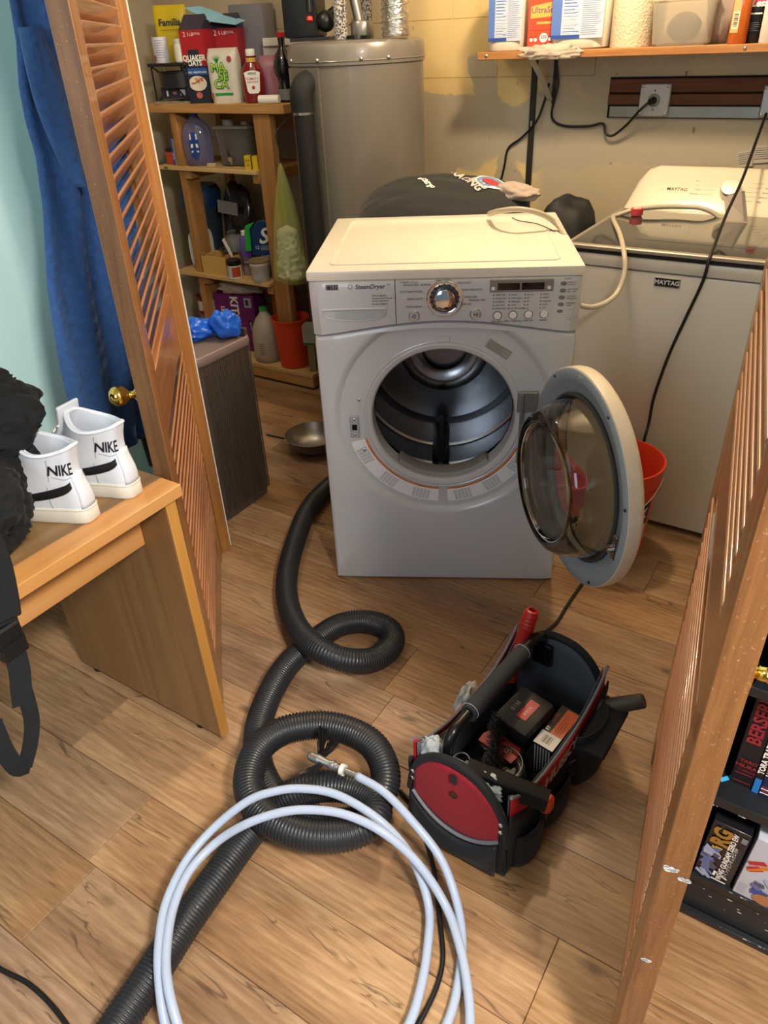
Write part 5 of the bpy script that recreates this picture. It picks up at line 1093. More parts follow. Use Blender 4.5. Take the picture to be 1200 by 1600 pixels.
# ---- cords on the wall ----
def cord(name, label, pts, r=.0042, step=.012, m_=None, cat='cord', n=10):
    return tag(MB().tube(even(spline(pts, step / 3), step), r, n).obj(name, m_ or CORD, None, ang=60), label, cat)
O = .012
w1 = [oc + Vector((0, -.002, 0)), oc + Vector((-.008, -.03, -.004)), PV(1000, 172, 3.04), PV(978, 196, 3.06), PV(957, 212, 3.075), PV(946, 208, 3.08), PV(942, 193, WF - .01), PV(920, 197, WF - .008), PV(885, 197, WF - .008), PV(866, 190, WF - .008), PV(862, 175, WF - .02), PV(868, 150, WF - .024), PV(872, 130, WF - .022), PV(869, 100, WF - .02)]
cord('power_cord', 'black power cord looping from the plugged outlet along the wall', w1, .0045)
MB().cyl(oc + Vector((0, .006, 0)), oc + Vector((-.006, -.026, -.003)), .013, .009, 16).obj('plug_body', CORD, bpy.data.objects['power_cord'])
w2 = [PV(858, 130, WF - .02), PV(850, 160, WF - .012), PV(838, 190, WF - .017), PV(815, 215, WF - .010), PV(794, 232, WF - .008), PV(788, 260, WF - .008), PV(780, 285, WF - .010), PV(760, 296, WF - .02), PV(735, 297, WF - .04), PV(705, 300, WF - .10)]
cord('power_cord', 'black cord running down-left from the bracket to behind the jacket', w2, .0045)
w3 = [PV(1197, 178, 3.06), PV(1180, 225, 2.9), PV(1160, 280, 2.75), PV(1135, 335, 2.55), PV(1116, 385, 2.32), PV(1108, 405, 2.252), PV(1098, 440, 2.25), PV(1070, 500, 2.25), PV(1045, 555, 2.25), PV(1022, 620, 2.25), PV(1014, 660, 2.245), PV(1006, 690, 2.22), PZ(995, 745, .16), PZ(975, 790, .06), PZ(950, 850, .006), PZ(925, 890, .006), PZ(905, 918, .006), PZ(885, 948, .006), PZ(870, 972, .006), PZ(850, 990, .006), PZ(825, 1010, .006)]
cord('extension_cord', 'long black cord hanging over the washer down to the tool bag', w3, .0048)
GRY = M('grey_tube', '#b5ab98', .4)
p_ = lambda x, y, v: PV(x, y, v)
w4 = [p_(1200, 385, 2.70) , p_(1160, 372, 2.75), p_(1110, 330, 2.77), p_(1060, 323, 2.77), p_(1000, 326, 2.72), p_(965, 336, 2.68), p_(958, 342, 2.62), p_(968, 365, 2.40), p_(975, 395, 2.24), p_(976, 425, 2.20), p_(966, 455, 2.16), p_(948, 472, 2.10), p_(925, 480, 2.05), p_(905, 477, 2.03)]
w4 = [PZ(1215, 395, .93)] + [PZ(1165, 372, .945), PZ(1110, 352, .96)][:0] + [PV(1150, 352, 2.68), PV(1090, 346, 2.70), PV(1040, 345, 2.70), PV(1000, 346, 2.66), PV(975, 349, 2.62), PV(960, 356, 2.55), PV(962, 372, 2.42)] + w4[8:] if False else w4
cord('drain_hose', 'thin beige hose lying over the washer lid and looping to the dryer', w4, .0075, .015, GRY)
w5 = [PZ(765, 334, 1.0), PZ(780, 330, 1.03), PZ(810, 327, 1.045), PZ(845, 334, 1.03), PZ(870, 350, 1.0), PZ(885, 372, .975), PZ(888, 385, .94)]
cord('drain_hose', 'thin beige hose arching over the rear right corner of the dryer', w5, .008, .015, GRY)
MB_ = cord('thin_wire', 'thin dark wire lying across the rear corner of the dryer top', [PZ(800, 340, .986), PZ(812, 345, .986), PZ(840, 350, .986), PZ(868, 362, .986)], .0013, .01)
# jacket on a carton behind the dryer
yawd = radians(28.05); dbv = Vector((-sin(yawd), cos(yawd), 0)); dav = Vector((cos(yawd), sin(yawd), 0)); jc = Vector((-1.1978, 1.4851, 0)) + dav * .34 + dbv * .80
sbx = thing('cardboard_carton', 'tall closed carton behind the dryer carrying the black jacket', 'carton', jc, yawd)
MB().box(-.26, .26, -.14, .14, 0, .93).obj('body', M('kraft_card', '#9c7a52', .8), sbx, bevel=.002)
JK = M('jacket_black', '#1b1c1e', .85, bump=.35, bscale=30, sheen=.1)
jk = thing('black_jacket', 'folded black jacket with printed lettering on the back, behind the dryer', 'jacket', jc + Vector((0, 0, .931)), yawd)
def jz(x, y):
    f = max(0, 1 - (abs(x) / .30) ** 3) ** .5 * max(0, 1 - (abs(y) / .165) ** 4) ** .5
    return .045 * f + .095 * f * max(0, min(1, (y + .165) / .25)) ** .8 + (.010 * ns((x * 9, y * 26, 0), 1, 3) if f > 0 else 0) * f
vs = []; nx_, ny_ = 44, 24; fs = []
for i in range(nx_ + 1):
    for j in range(ny_ + 1):
        x = -.30 + .6 * i / nx_; y = -.165 + .33 * j / ny_; rr_ = 1; vs.append((x, y * (1 - .35 * (abs(x) / .3) ** 3), max(.002, jz(x, y) - .03 * max(0, x) )))
K_ = len(vs); vs += [(v[0], v[1], 0) for v in vs]
for i in range(nx_):
    for j in range(ny_):
        a = i * (ny_ + 1) + j; q = (a, a + 1, a + ny_ + 2, a + ny_ + 1); fs.append(q); fs.append(tuple(K_ + k for k in q[::-1]))
for i in range(nx_): a, b = i * (ny_ + 1), (i + 1) * (ny_ + 1); fs += [(a, b, K_ + b, K_ + a), (a + ny_, K_ + a + ny_, K_ + b + ny_, b + ny_)]
for j in range(ny_): fs += [(j, K_ + j, K_ + j + 1, j + 1), (nx_ * (ny_ + 1) + j, nx_ * (ny_ + 1) + j + 1, K_ + nx_ * (ny_ + 1) + j + 1, K_ + nx_ * (ny_ + 1) + j)]
MB().add(vs, fs).obj('cloth', JK, jk, ang=80)
fnj = lambda ox, oy, ca, sa: (lambda x, y: (lambda X2, Y2: (X2, Y2 * (1 - .35 * (abs(X2) / .3) ** 3), max(.002, jz(X2, Y2) - .03 * max(0, X2)) + .0035))(ox + x * ca - y * sa, oy + x * sa + y * ca))
p = MB(); a_ = radians(-55); p.text('escargo', .030, 0, 0, 0, INKW, fn=fnj(-.06, .02, cos(a_), sin(a_)), bold=.001)
p.text('RACING', .042, 0, 0, 0, M('print_silver', '#b7b4b4', .5, var=0), fn=fnj(.075, .03, cos(a_), sin(a_)), bold=.0015); p.text('KING', .036, 0, 0, 0, M('print_silver', '#b7b4b4', .5, var=0), fn=fnj(.115, .01, cos(a_), sin(a_)), bold=.0015)
f_ = fnj(.155, .03, 1, 0); f2_ = fnj(.155, .03, 1, 0)
for r_, mm, dz in ((.055, INKW, .0), (.047, M('print_steelblue', '#5f86b0', .5, var=0), .0008), (.030, M('print_scarlet', '#b53436', .5, var=0), .0016)):
    P_ = [Vector(f_(r_ * 1.0 * cos(2 * pi * i / 20), r_ * .9 * sin(2 * pi * i / 20))) + Z * dz for i in range(20)]; c_ = Vector(f_(0, 0)) + Z * (dz + .001); p.add(P_ + [c_], [(i, (i + 1) % 20, 20) for i in range(20)], mm)
lab(p.obj('printed_lettering', None, jk, smooth=False), 'white lettering and round badge print')
blob('work_glove', 'pale work glove lying on the right end of the black jacket', 'glove', jc + dav * .235 + Vector((0, 0, .985)) + dbv * .0, (.085, .045, .028), M('glove_grey', '#a3948a', .8, bump=.3), 8, .3, 2.2, fine=.05, rz=-.1)
bo_ = blob('black_bag', 'rounded black bag wedged between the dryer and the washer', 'bag', (-.93, 2.60, .0), (.10, .12, .485), M('bag_black', '#111113', .7, bump=.2), 3, .06, 2, power=4)
# washer-top small things
rcap = tag(MB().lathe([(.018, 0), (.02, .002), (.021, .022), (.018, .023), (.017, .006), (.001, .006)], 28).obj('bottle_cap', M('cap_coral', '#c9404a', .4), None, loc=PZ(997, 327, .94) + Vector((-.0, 0, -.0))), 'coral red bottle cap on the washer by the console', 'cap')
rcap.location.z = .9195; rcap.location.y = 2.70; rcap.location.x = PZ(997, 330, .93).x * 1.0
nt_ = MB(); A_, B__, C_, D_ = Vector((-.028, 0, .066)), Vector((.030, -.0, .088)), Vector((.062, -.022, .0)), Vector((-.004, -.03, .0))
nt_.quad(A_, B__, C_, D_); nto = tag(nt_.obj('paper_note', M('note_paper', '#b0a398', .7), None, solid=.0008, smooth=False), 'blank folded paper note leaning against the washer knob', 'note')
q_ = PV(1142, 335, 2.70); nto.location = (q_.x - .01, 2.745, .919)
lbs = MB(); q1, q2 = onwall(1152, 235), onwall(1186, 262)
for k, (x0_, x1_, y0_, y1_) in enumerate(((1150, 1176, 236, 263), (1172, 1215, 228, 256))):
    pts = [onwall(x0_, y0_ + (2 if k == 0 else 0), .004), onwall(x1_, y0_ - 3, .008), onwall(x1_, y1_ - 4, .008), onwall(x0_ + 2, y1_, .004)]
    b = MB(); b.quad(*pts, M('tag_paper', '#b5aea4', .6)); pp = pts
    for r_ in range(6): f0 = .15 + r_ * .12; A1 = pp[0].lerp(pp[3], f0).lerp(pp[1].lerp(pp[2], f0), .12); B1 = pp[0].lerp(pp[3], f0).lerp(pp[1].lerp(pp[2], f0), .85); b.quad(A1 - Y * .001, B1 - Y * .001, B1 - Y * .001 - Z * .0012, A1 - Y * .001 - Z * .0012, INK if r_ % 2 else MATS['ink_grey'])
    if k: A1 = pp[1].lerp(pp[0], .35); b.quad(A1 - Y * .001, pp[1] - Y * .001, pp[2] - Y * .001, pp[2].lerp(pp[3], .35) - Y * .001, M('tag_red', '#b5432c', .5, var=0))
    tag(b.obj('warning_tag', None, None, smooth=False), ('small printed paper tag above the washer console, left one', 'printed tag with a red end above the washer console')[k], 'tag')
# =============== on top of the heater ===============
HT = 1.463
hb_ = thing('heater_head', 'black plastic valve housing on top of the water heater, red cap', 'housing', (-2.0, 2.72, HT), radians(20))
b = MB(); b.box(-.10, .055, -.11, .05, 0, .012); b.box(-.135, .0, -.07, .06, .012, .5, c=.01); b.obj('housing', M('housing_black', '#15161b', .35, coat=.2), hb_)
b = MB(); b.sphere((.03, -.06, .06), .035, 18); b.cyl((.0, -.05, .05), (.06, -.02, .09), .02, n=14); b.cyl((-.02, -.09, .09), (-.02, -.09, .2), .012, n=12); b.obj('valve', BLACK, hb_)
MB().lathe([(.010, 0), (.012, .002), (.012, .014), (.001, .016)], 18, None, Matrix.Translation((-.02, -.094, .075)) @ Matrix.Rotation(radians(160), 4, 'X')).obj('red_cap', M('valve_red', '#c2332c', .4), hb_)
SPK = M('speckled_foam', '#77757a', .8)
nt2 = SPK.node_tree; n_ = [q for q in nt2.nodes if q.type == 'TEX_NOISE'][0]; n_.inputs['Scale'].default_value = 170; mxn = [q for q in nt2.nodes if q.type == 'MIX'][0]; mxn.inputs[6].default_value = lin('#3c3b40'); mxn.inputs[7].default_value = lin('#b4b0ac')
rmp = nt2.nodes.new('ShaderNodeValToRGB'); rmp.color_ramp.elements[0].position = .45; rmp.color_ramp.elements[1].position = .55; nt2.links.new(n_.outputs[0], rmp.inputs[0]); nt2.links.new(rmp.outputs[0], mxn.inputs[0])
for (px_, v_, r_, lbl_) in ((532, 2.66, .024, 'thick speckled grey insulated pipe on the heater top, nearer one'), (573, 2.84, .021, 'speckled insulated pipe behind the vent hood')):
    q = PV(px_, 30, v_); tag(MB().lathe([(r_, 0), (r_, .9)], 28).obj('insulated_pipe', SPK, None, loc=(q.x, v_, HT)), lbl_, 'pipe')
q = PV(566, 45, 2.72); vh = thing('vent_hood', 'round grey metal draft hood on the heater top', 'vent', (q.x, 2.72, HT))
MB().lathe([(.040, 0), (.042, .003), (.042, .048), (.038, .055), (.001, .058)], 36).obj('collar', M('duct_grey', '#8b8886', .35, .7), vh, ang=40); MB().cyl((-.01, 0, .05), (-.075, -.0, .30), .018, n=20).obj('flue', MATS['duct_grey'], vh)
MB().box(.03, .055, -.06, -.03, 0, .010).obj('clip', BLACK, vh); MB().box(-.02, -.0, -.075, -.055, 0, .012).obj('clip', BLACK, vh)
q = PV(618, 45, 2.70); du = thing('foil_duct', 'shiny crinkled foil flex duct on the right of the heater top', 'duct', (q.x, 2.70, HT))
prof = []; z_ = 0
while z_ < .6: prof += [(.046, z_), (.051, z_ + .009)]; z_ += .018
MB().lathe(prof, 64).obj('foil_sleeve', M('duct_foil', '#d3d0cc', .18, 1, bump=1.0, bscale=70, var=.1), du, ang=80)
MB().tube([(.0505 * cos(t), .0505 * sin(t), .02 + .04 * t / (2 * pi)) for t in [i * .3 for i in range(180)]], .0018, 6).obj('spring_wire', STEEL, du)
# laundry bulb fitting, plus a holder added for the shelf fill (both out of view)
lf_ = thing('ceiling_lampholder', 'white ceiling lampholder of the laundry bulb', 'lamp', (-.82, 2.31, 2.4)); MB().lathe([(.05, 0), (.05, -.02), (.022, -.03), (.022, -.25)], 28).obj('holder', WHITE, lf_)
lf2 = thing('ceiling_lampholder', 'white ceiling lampholder added for the unseen shelf fill light', 'lamp', (-2.0, 1.98, 2.4)); MB().lathe([(.05, 0), (.05, -.02), (.022, -.03), (.022, -.17)], 28).obj('holder', WHITE, lf2)
# =============== brown cabinet and gloves ===============
CBR = wood('slatted_brown', '#4f4238', '#3a3029', 'Z', 1.2, .55, .1, 0, .5)
cbn = thing('laundry_hamper', 'dark brown ribbed hamper box left of the doorway', 'hamper', (-1.93, 1.70, 0), 0)
def rrp(x0, x1, y0, y1, r): return rr_rect(x0, x1, y0, y1, r, 6)
b = MB(); sec = [(x, y) for x, y in rrp(-.19, .19, -.15, .11, .03)]
b.rings([[(x * s_, y * s_, z_) for x, y in sec] for z_, s_ in ((.004, .97), (.03, .985), (.60, 1))]); b.obj('body', CBR, cbn, ang=50)
for i in range(27):
    y_ = -.125 + i * .0085
    MB().box(.1895, .1922, y_, y_ + .0052, .035, .60).obj('slat', CBR, cbn, bevel=.0008)
b = MB(); sec = rrp(-.198, .198, -.158, .118, .034); b.rings([[(x * s_, y * s_, z_) for x, y in sec] for z_, s_ in ((.60, .99), (.606, 1), (.62, 1), (.626, .985))])
lid = lab(b.obj('lid', M('lid_mauve', '#72635f', .5, bump=.15, bscale=80), cbn, ang=40), 'mauve-grey woven lid')
b = MB(); sec = rrp(-.192, .192, -.152, .112, .03); b.tube([(x, y, .627) for x, y in sec], .004, 8, closed=True); b.obj('lid_rim', M('rim_mauve', '#8d7874', .45), cbn)
b = MB(); b.box(-.185, .185, .095, .108, .626, .655, c=.002); b.obj('back_rail', CBR, cbn)
BLG = M('nitrile_blue', '#1d5fd0', .3, coat=.2, bump=.3, bscale=30)
blob('rubber_glove', 'crumpled bright blue rubber glove on the hamper, right lump', 'glove', (-1.80, 1.765, .6275), (.05, .045, .045), BLG, 4, .42, 2.0, fine=.07, group='crumpled blue gloves')
blob('rubber_glove', 'crumpled bright blue rubber glove on the hamper, left lump', 'glove', (-1.885, 1.70, .6275), (.06, .05, .034), BLG, 9, .42, 2.2, fine=.07, rz=.7, group='crumpled blue gloves')
# =============== orange bucket ===============
bk_ = thing('bucket', 'orange-red bucket with a printed label behind the open dryer door', 'bucket', (-.512, 2.07, 0), 0)
MB().lathe([(.108, 0), (.113, .004), (.132, .255), (.142, .258), (.142, .275), (.137, .276), (.137, .300), (.143, .302), (.143, .330), (.146, .332), (.146, .34), (.141, .341), (.138, .332), (.128, .26), (.110, .008), (.001, .008)], 64).obj('body', M('bucket_orange', '#c73a20', .4, var=.02), bk_, ang=40)
lb = MB(); LBW = M('bucket_label', '#c2bcb4', .5, var=0); vs_ = []
def cone(z): return .1165 + (.132 - .113) * z / .255
def cband(a0, a1, z0, z1, m_, d=.0008, n=20):
    vs = []
    for i in range(n + 1):
        a = a0 + (a1 - a0) * i / n
        for z in (z0, z1): r_ = .113 + .019 * z / .255 + d; vs.append((r_ * cos(a), r_ * sin(a), z))
    lb.add(vs, [(2 * i, 2 * i + 2, 2 * i + 3, 2 * i + 1) for i in range(n)], m_)
cband(-2.9, -.2, .03, .235, M('bucket_navy', '#262a3c', .5, var=0)); cband(-2.9, -.2, .06, .15, LBW, .0012)
for a_c in (-2.2, -.75):
    for s_, zz, sz in (('MAX', .195, .05), ('DUTY', .105, .04)): lb.text(s_, sz, 0, 0, 0, INKW if zz > .15 else M('bucket_navy', '#262a3c', .5, var=0), fn=lambda x, y, a_c=a_c, zz=zz: ((.1155 + .019 * (zz + y) / .255) * cos(a_c + x / .125), (.1155 + .019 * (zz + y) / .255) * sin(a_c + x / .125), zz + y), bold=.001)
lb.obj('label', None, bk_)
hd = MB(); hd.tube(spline([(.147 * cos(a), .147 * sin(a), .31 - .10 * sin((a + 2.6) / 2.6 * pi)) for a in [-2.6 + 2.6 * i / 10 for i in range(11)]], .01), .002, 8); hd.obj('handle', STEEL, bk_)
# =============== vacuum hose ===============
HB = M('hose_black', '#24262a', .42, coat=.1, var=.05)
def hose(name, label, pts, r, pitch=.0074, dep=.0046, m_=HB, n=22):
    P = even(spline(pts, .002), pitch / 3)
    def rf(i): return r - dep * (0, .15, 1)[i % 3]
    return tag(MB().tube(P, r, n, rf=rf).obj(name, m_, None, ang=180), label, 'hose')
r_ = .0345
hp_ = [(540, 740, .036), (505, 768, .036), (480, 800, .036), (462, 845, .036), (450, 890, .037), (448, 930, .042), (458, 968, .06), (478, 998, .085), (505, 1018, .095), (545, 1032, .075), (585, 1030, .045), (612, 1008, .036), (608, 984, .036), (572, 971, .036), (530, 977, .036), (490, 1003, .036), (452, 1036, .036), (424, 1080, .036), (405, 1130, .036), (402, 1178, .036), (413, 1218, .036), (442, 1258, .036), (490, 1282, .036), (545, 1286, .04), (585, 1262, .05), (603, 1215, .07), (586, 1168, .09), (545, 1142, .10), (495, 1133, .105), (440, 1143, .108), (403, 1172, .108), (388, 1220, .105), (402, 1262, .10), (440, 1291, .10), (490, 1306, .10), (545, 1303, .10), (583, 1282, .10), (585, 1254, .10), (555, 1234, .10), (510, 1228, .10), (465, 1238, .085), (425, 1265, .05), (385, 1308, .036), (340, 1370, .036), (290, 1440, .036), (235, 1525, .036), (185, 1600, .036), (130, 1690, .036)]
hose('vacuum_hose', 'long black ribbed vacuum hose coiled over the floor', [PZ(x, y, z) for x, y, z in hp_], r_)
# =============== translucent rod coil with brush head ===============
TW = M('white_tubing', '#c3d3ea', .28, trans=.25, ior=1.3, sss=.3, var=0)
def c6(x, y): return (x * .5333 + 120, y * .5333 + 1180)
tb_ = thing('cleaning_rod', 'coiled pale blue-white flexible rod with a metal brush head', 'tube', PZ(500, 1400, 0))
O6 = Vector(tb_.location)
A6 = [(820, 60, .155), (900, 108, .15), (980, 190, .13), (1060, 292, .09), (1105, 400, .05), (1128, 520, .025), (1122, 640, .012), (1088, 780, .011), (1010, 920, .011), (860, 1040, .011), (640, 1090, .011), (430, 1040, .011), (300, 900, .011), (258, 780, .05), (240, 640, .082), (242, 540, .090), (262, 430, .095), (320, 310, .105), (400, 215, .125), (500, 135, .16), (580, 106, .17), (660, 98, .17), (760, 115, .165), (870, 178, .15), (950, 255, .11), (1000, 340, .07), (1032, 450, .03), (1028, 560, .02), (1008, 680, .02), (972, 790, .02), (890, 920, .028), (760, 1020, .028), (600, 1040, .028), (430, 980, .028), (330, 880, .028), (296, 790, .06), (268, 680, .085), (262, 580, .090), (282, 450, .095), (330, 340, .105), (410, 255, .12), (500, 200, .16), (600, 167, .175), (690, 160, .175), (790, 175, .17), (900, 228, .15), (1000, 318, .10), (1080, 440, .05), (1122, 560, .035), (1145, 680, .030), (1152, 790, .028), (1140, 950, .028), (1100, 1200, .028)]
P6 = [PZ(*c6(x, y), z) - O6 for x, y, z in A6]
MB().tube(even(spline(P6, .003), .008), .0088, 14).obj('rod', TW, tb_, ang=180)
e0 = P6[0]; e1 = PZ(487, 1182, .150) - O6; dr6 = (e1 - e0).normalized(); L6 = (e1 - e0).length
MB().cyl(e0 - dr6 * .004, e0 + dr6 * L6 * .42, .0075, n=18).obj('ferrule', M('ferrule_grey', '#a8a49c', .25, .8), tb_)
MB().cyl(e0 + dr6 * L6 * .26, e0 + dr6 * L6 * .34, .0125, n=20).obj('white_nut', WHITE, tb_)
b = MB(); b.cyl(e0 + dr6 * L6 * .42, e0 + dr6 * L6 * .60, .0095, n=18); b.cyl(e0 + dr6 * L6 * .60, e0 + dr6 * L6 * .84, .0075, .011, n=18); b.cyl(e0 + dr6 * L6 * .84, e0 + dr6 * L6 * 1.0, .0115, .0105, n=18); b.sphere(e1, .0105, 14); b.cyl(e0 + dr6 * L6 * .5, e0 + dr6 * L6 * .54, .0115, n=18)
b.obj('brush_stem', M('cast_alu', '#c0c3c3', .3, .9), tb_)
qr = random.Random(4); bm_ = MB()
for (tx_, ty_) in ((505, 1143), (522, 1160), (482, 1208)):
    c0 = e0 + dr6 * L6 * (.80 if ty_ < 1200 else .72); c1 = PZ(tx_, ty_, .150) - O6; d = c1 - c0
    for k in range(90):
        a = Vector((qr.gauss(0, .0022), qr.gauss(0, .0022), qr.gauss(0, .002))); e = Vector((qr.gauss(0, .0055), qr.gauss(0, .0055), qr.gauss(0, .004)))
        bm_.tube([c0 + a, c0 + d * .5 + (a + e) * .6, c0 + d * qr.uniform(.9, 1.08) + e], .0009, 4)
bs = lab(bm_.obj('bristles', BLACK, tb_), 'three tufts of black bristles'); bs['kind'] = 'stuff'
# floor cords
cord('black_cable', 'black cable running under the rod coil beside the tool bag', [PZ(x, y, .006) for x, y in ((625, 1235), (648, 1262), (662, 1300), (676, 1350), (683, 1400), (690, 1460), (692, 1500), (683, 1540), (665, 1580), (640, 1625), (600, 1690))], .0048)
cord('black_cable', 'black cable crossing the bottom left corner of the floor', [PZ(x, y, .006) for x, y in ((-60, 1480), (0, 1514), (50, 1541), (98, 1592), (135, 1660))], .0048)
# =============== tool bag ===============
BN = M('bag_nylon', '#0d1116', .75, bump=.35, bscale=120, sheen=.04); BR_ = M('bag_red', '#8c1022', .8, bump=.25, bscale=160, sheen=.05); BG = M('bag_greylining', '#4b5058', .8, bump=.2, bscale=90)
BRD = M('bag_brightred', '#a8161e', .55, bump=.15, bscale=120)
tbag = thing('tool_bag', 'open black and red tool bag with a padded handle bar', 'bag', (-.408, 1.075, 0), radians(-6))
bw_, bl_ = .118, .222      # half width, half length
# base tray
b = MB(); sec = rr_rect(-bw_, bw_, -bl_, bl_, .035, 5)
b.rings([[(x * s_, y * s_, z_) for x, y in sec] for z_, s_ in ((.0, .95), (.012, 1.0), (.03, 1.0), (.03, .95), (.01, .93))]); b.obj('base', BN, tbag, ang=60)
# side walls (low in the middle), each a thin bulging sheet
def sheet(fn, nu, nv, m_, name, th=.004, lbl=None, ang=60):
    vs = [fn(i / nu, j / nv) for i in range(nu + 1) for j in range(nv + 1)]
    fs = [(i * (nv + 1) + j, (i + 1) * (nv + 1) + j, (i + 1) * (nv + 1) + j + 1, i * (nv + 1) + j + 1) for i in range(nu) for j in range(nv)]
    o = MB().add(vs, fs).obj(name, m_, tbag, ang=ang, solid=th)
    if lbl: lab(o, lbl)
    return o
def sidez(t): return .168 + .075 * (abs(2 * t - 1)) ** 3
for sg in (-1, 1):
    sheet(lambda u, v, sg=sg: (sg * (bw_ + .004 + .012 * sin(pi * u) * sin(pi * v) + .003 * ns((u * 5, v * 4, sg), 1)), -bl_ + 2 * bl_ * u, .012 + (sidez(u) - .045 - .012) * v), 24, 8, BN, 'side_wall')
    sheet(lambda u, v, sg=sg: (sg * (bw_ - .002 + .006 * sin(pi * u)), -bl_ + .01 + (2 * bl_ - .02) * u, sidez(u) - .07 + .075 * v), 24, 5, BRD, 'red_band', .0035, 'bright red upper band of the side')
    sheet(lambda u, v, sg=sg: (sg * (bw_ - .009), -bl_ + .012 + (2 * bl_ - .024) * u, .03 + (sidez(u) - .032) * v), 16, 5, BG, 'lining', .002)
    MB().tube(spline([(sg * (bw_ + .000), -bl_ + .005 + (2 * bl_ - .01) * i / 12, sidez(i / 12) + .006) for i in range(13)], .02), .0035, 8).obj('rim_piping', M('piping_grey', '#6c7078', .6), tbag)
# end walls: D-shaped
def endcap(sg, lean_, H):
    out = [];n = 20
    def P(u, v):   # u across -1..1, v up 0..1
        x = (2 * u - 1); top = .105 + (H - .105) * max(0, 1 - abs(x) ** 2.3) ** .55
        z = .012 + (top - .012) * v; y = sg * (bl_ + .006 + .010 * sin(pi * u) * (1 - v) + lean_ * v * v); return (x * (bw_ + .006) * (1 - .04 * v), y, z)
    return P
for sg, H, le in ((-1, .262, -.004), (1, .262, -.005)):
    P = endcap(sg, le, H)
    sheet(P, 22, 12, BN if sg < 0 else BN, 'end_wall', .005)
    sheet(lambda u, v, P=P, sg=sg: (P(u, v)[0] * .94, P(u, v)[1] - sg * .006, .02 + (P(u, v)[2] - .02) * .97), 18, 8, BG, 'end_lining', .002, 'grey end lining')
    MB().tube(spline([Vector(P(i / 24, 1)) + Vector((0, -sg * .001, 0)) for i in range(25)], .008), .0095, 12, flat=(1, 1)).obj('rim_binding', BN, tbag)
    for i in (1.2, 22.8):
        for k in (0, 1): q = Vector(P(i / 24, 1 - k * .13)); MB().sphere(q + Vector((0, sg * .008, 0)), .0055, 12, None, (1, .6, 1)).obj('rivet', CHROME, tbag)
P = endcap(-1, -.004, .262)
def redp(u, v):
    q = P(.07 + .86 * u, 1); x = (2 * u - 1); lo_ = .075 + .045 * abs(x) ** 2.2; z = lo_ + (q[2] - .009 - lo_) * v; w_ = (z - .012) / (q[2] - .012); p3 = P(.07 + .86 * u, w_); return (p3[0], p3[1] - .006, z)
sheet(redp, 22, 10, BR_, 'red_end_pocket', .003, 'crimson pocket front of the near end')
MB().tube(spline([Vector(redp(i / 20, 0)) + Vector((0, -.0035, 0)) for i in range(21)], .01), .0045, 8).obj('pocket_trim', M('piping_grey', '#6c7078', .6), tbag)
sheet(lambda u, v: (lambda r0: (r0[0] * 1.03, r0[1] - .010 - .014 * sin(pi * u) * (1 - abs(2 * v - 1)), .014 + (r0[2] - .004 - .014) * v))(redp(u, 0)), 20, 6, M('bag_navyblack', '#10171f', .7, bump=.35, bscale=60, sheen=.05), 'front_pocket', .004)
q = Vector(redp(.5, .62)); MB().lathe([(.009, 0), (.009, .002), (.004, .0035), (.001, .002)], 20, None, Matrix.Translation(q + Vector((0, -.002, 0))) @ Matrix.Rotation(pi / 2, 4, 'X')).obj('snap_stud', M('antique_brass', '#5e5038', .3, .9), tbag)
MB().box(-.007, .007, q.y - .004, q.y - .0005, .222, .246).obj('loop_tab', BN, tbag, bevel=.001)
# outer side pockets on the right side
for i, (y0, y1, z1, bul) in enumerate(((-.20, -.10, .10, .03), (-.09, .03, .095, .028), (.05, .20, .16, .045))):
    def pk(u, v, y0=y0, y1=y1, z1=z1, bul=bul): return (bw_ + .008 + bul * sin(pi * u) ** .6 * (.75 + .25 * sin(pi * v)) , y0 + (y1 - y0) * u, .01 + z1 * v)
    sheet(pk, 12, 6, BN, 'side_pocket', .004)
ft = MB(); ft.rings([[(bw_ + .012, .045, .15), (bw_ + .075, .055, .14), (bw_ + .075, .06, .13), (bw_ + .012, .05, .13)], [(bw_ + .012, .205, .175), (bw_ + .07, .20, .16), (bw_ + .07, .20, .15), (bw_ + .012, .205, .16)]]); ft.obj('pocket_flap', BN, tbag, bevel=.004)
for sgn_y in (-.15, .0, .12):
    sheet(lambda u, v, s0=sgn_y: (-bw_ - .008 - .025 * sin(pi * u) ** .6, s0 - .05 + .10 * u, .01 + .10 * v), 10, 5, BN, 'side_pocket', .004)
p = MB(); fx = lambda x, y: (bw_ + .0075 + .006 * sin(pi * (x + .222 - .03) / .444), x - .02, .163 + y)
p.text('HUSKY', .046, 0, 0, 0, M('print_bone', '#bdb4ac', .6, var=0), fn=fx, bold=.0022, sx=1.0)
for i in range(5): a = radians(i * 72 + 20); p.add([fx(-.085 + .004 * cos(a + .6), .004 * sin(a + .6)), fx(-.085 + .016 * cos(a), .016 * sin(a)), fx(-.085 + .004 * cos(a - .6), .004 * sin(a - .6))], [(0, 1, 2)], MATS['print_bone'])
lab(p.obj('printed_lettering', None, tbag, smooth=False), 'pale lettering on the red side band')
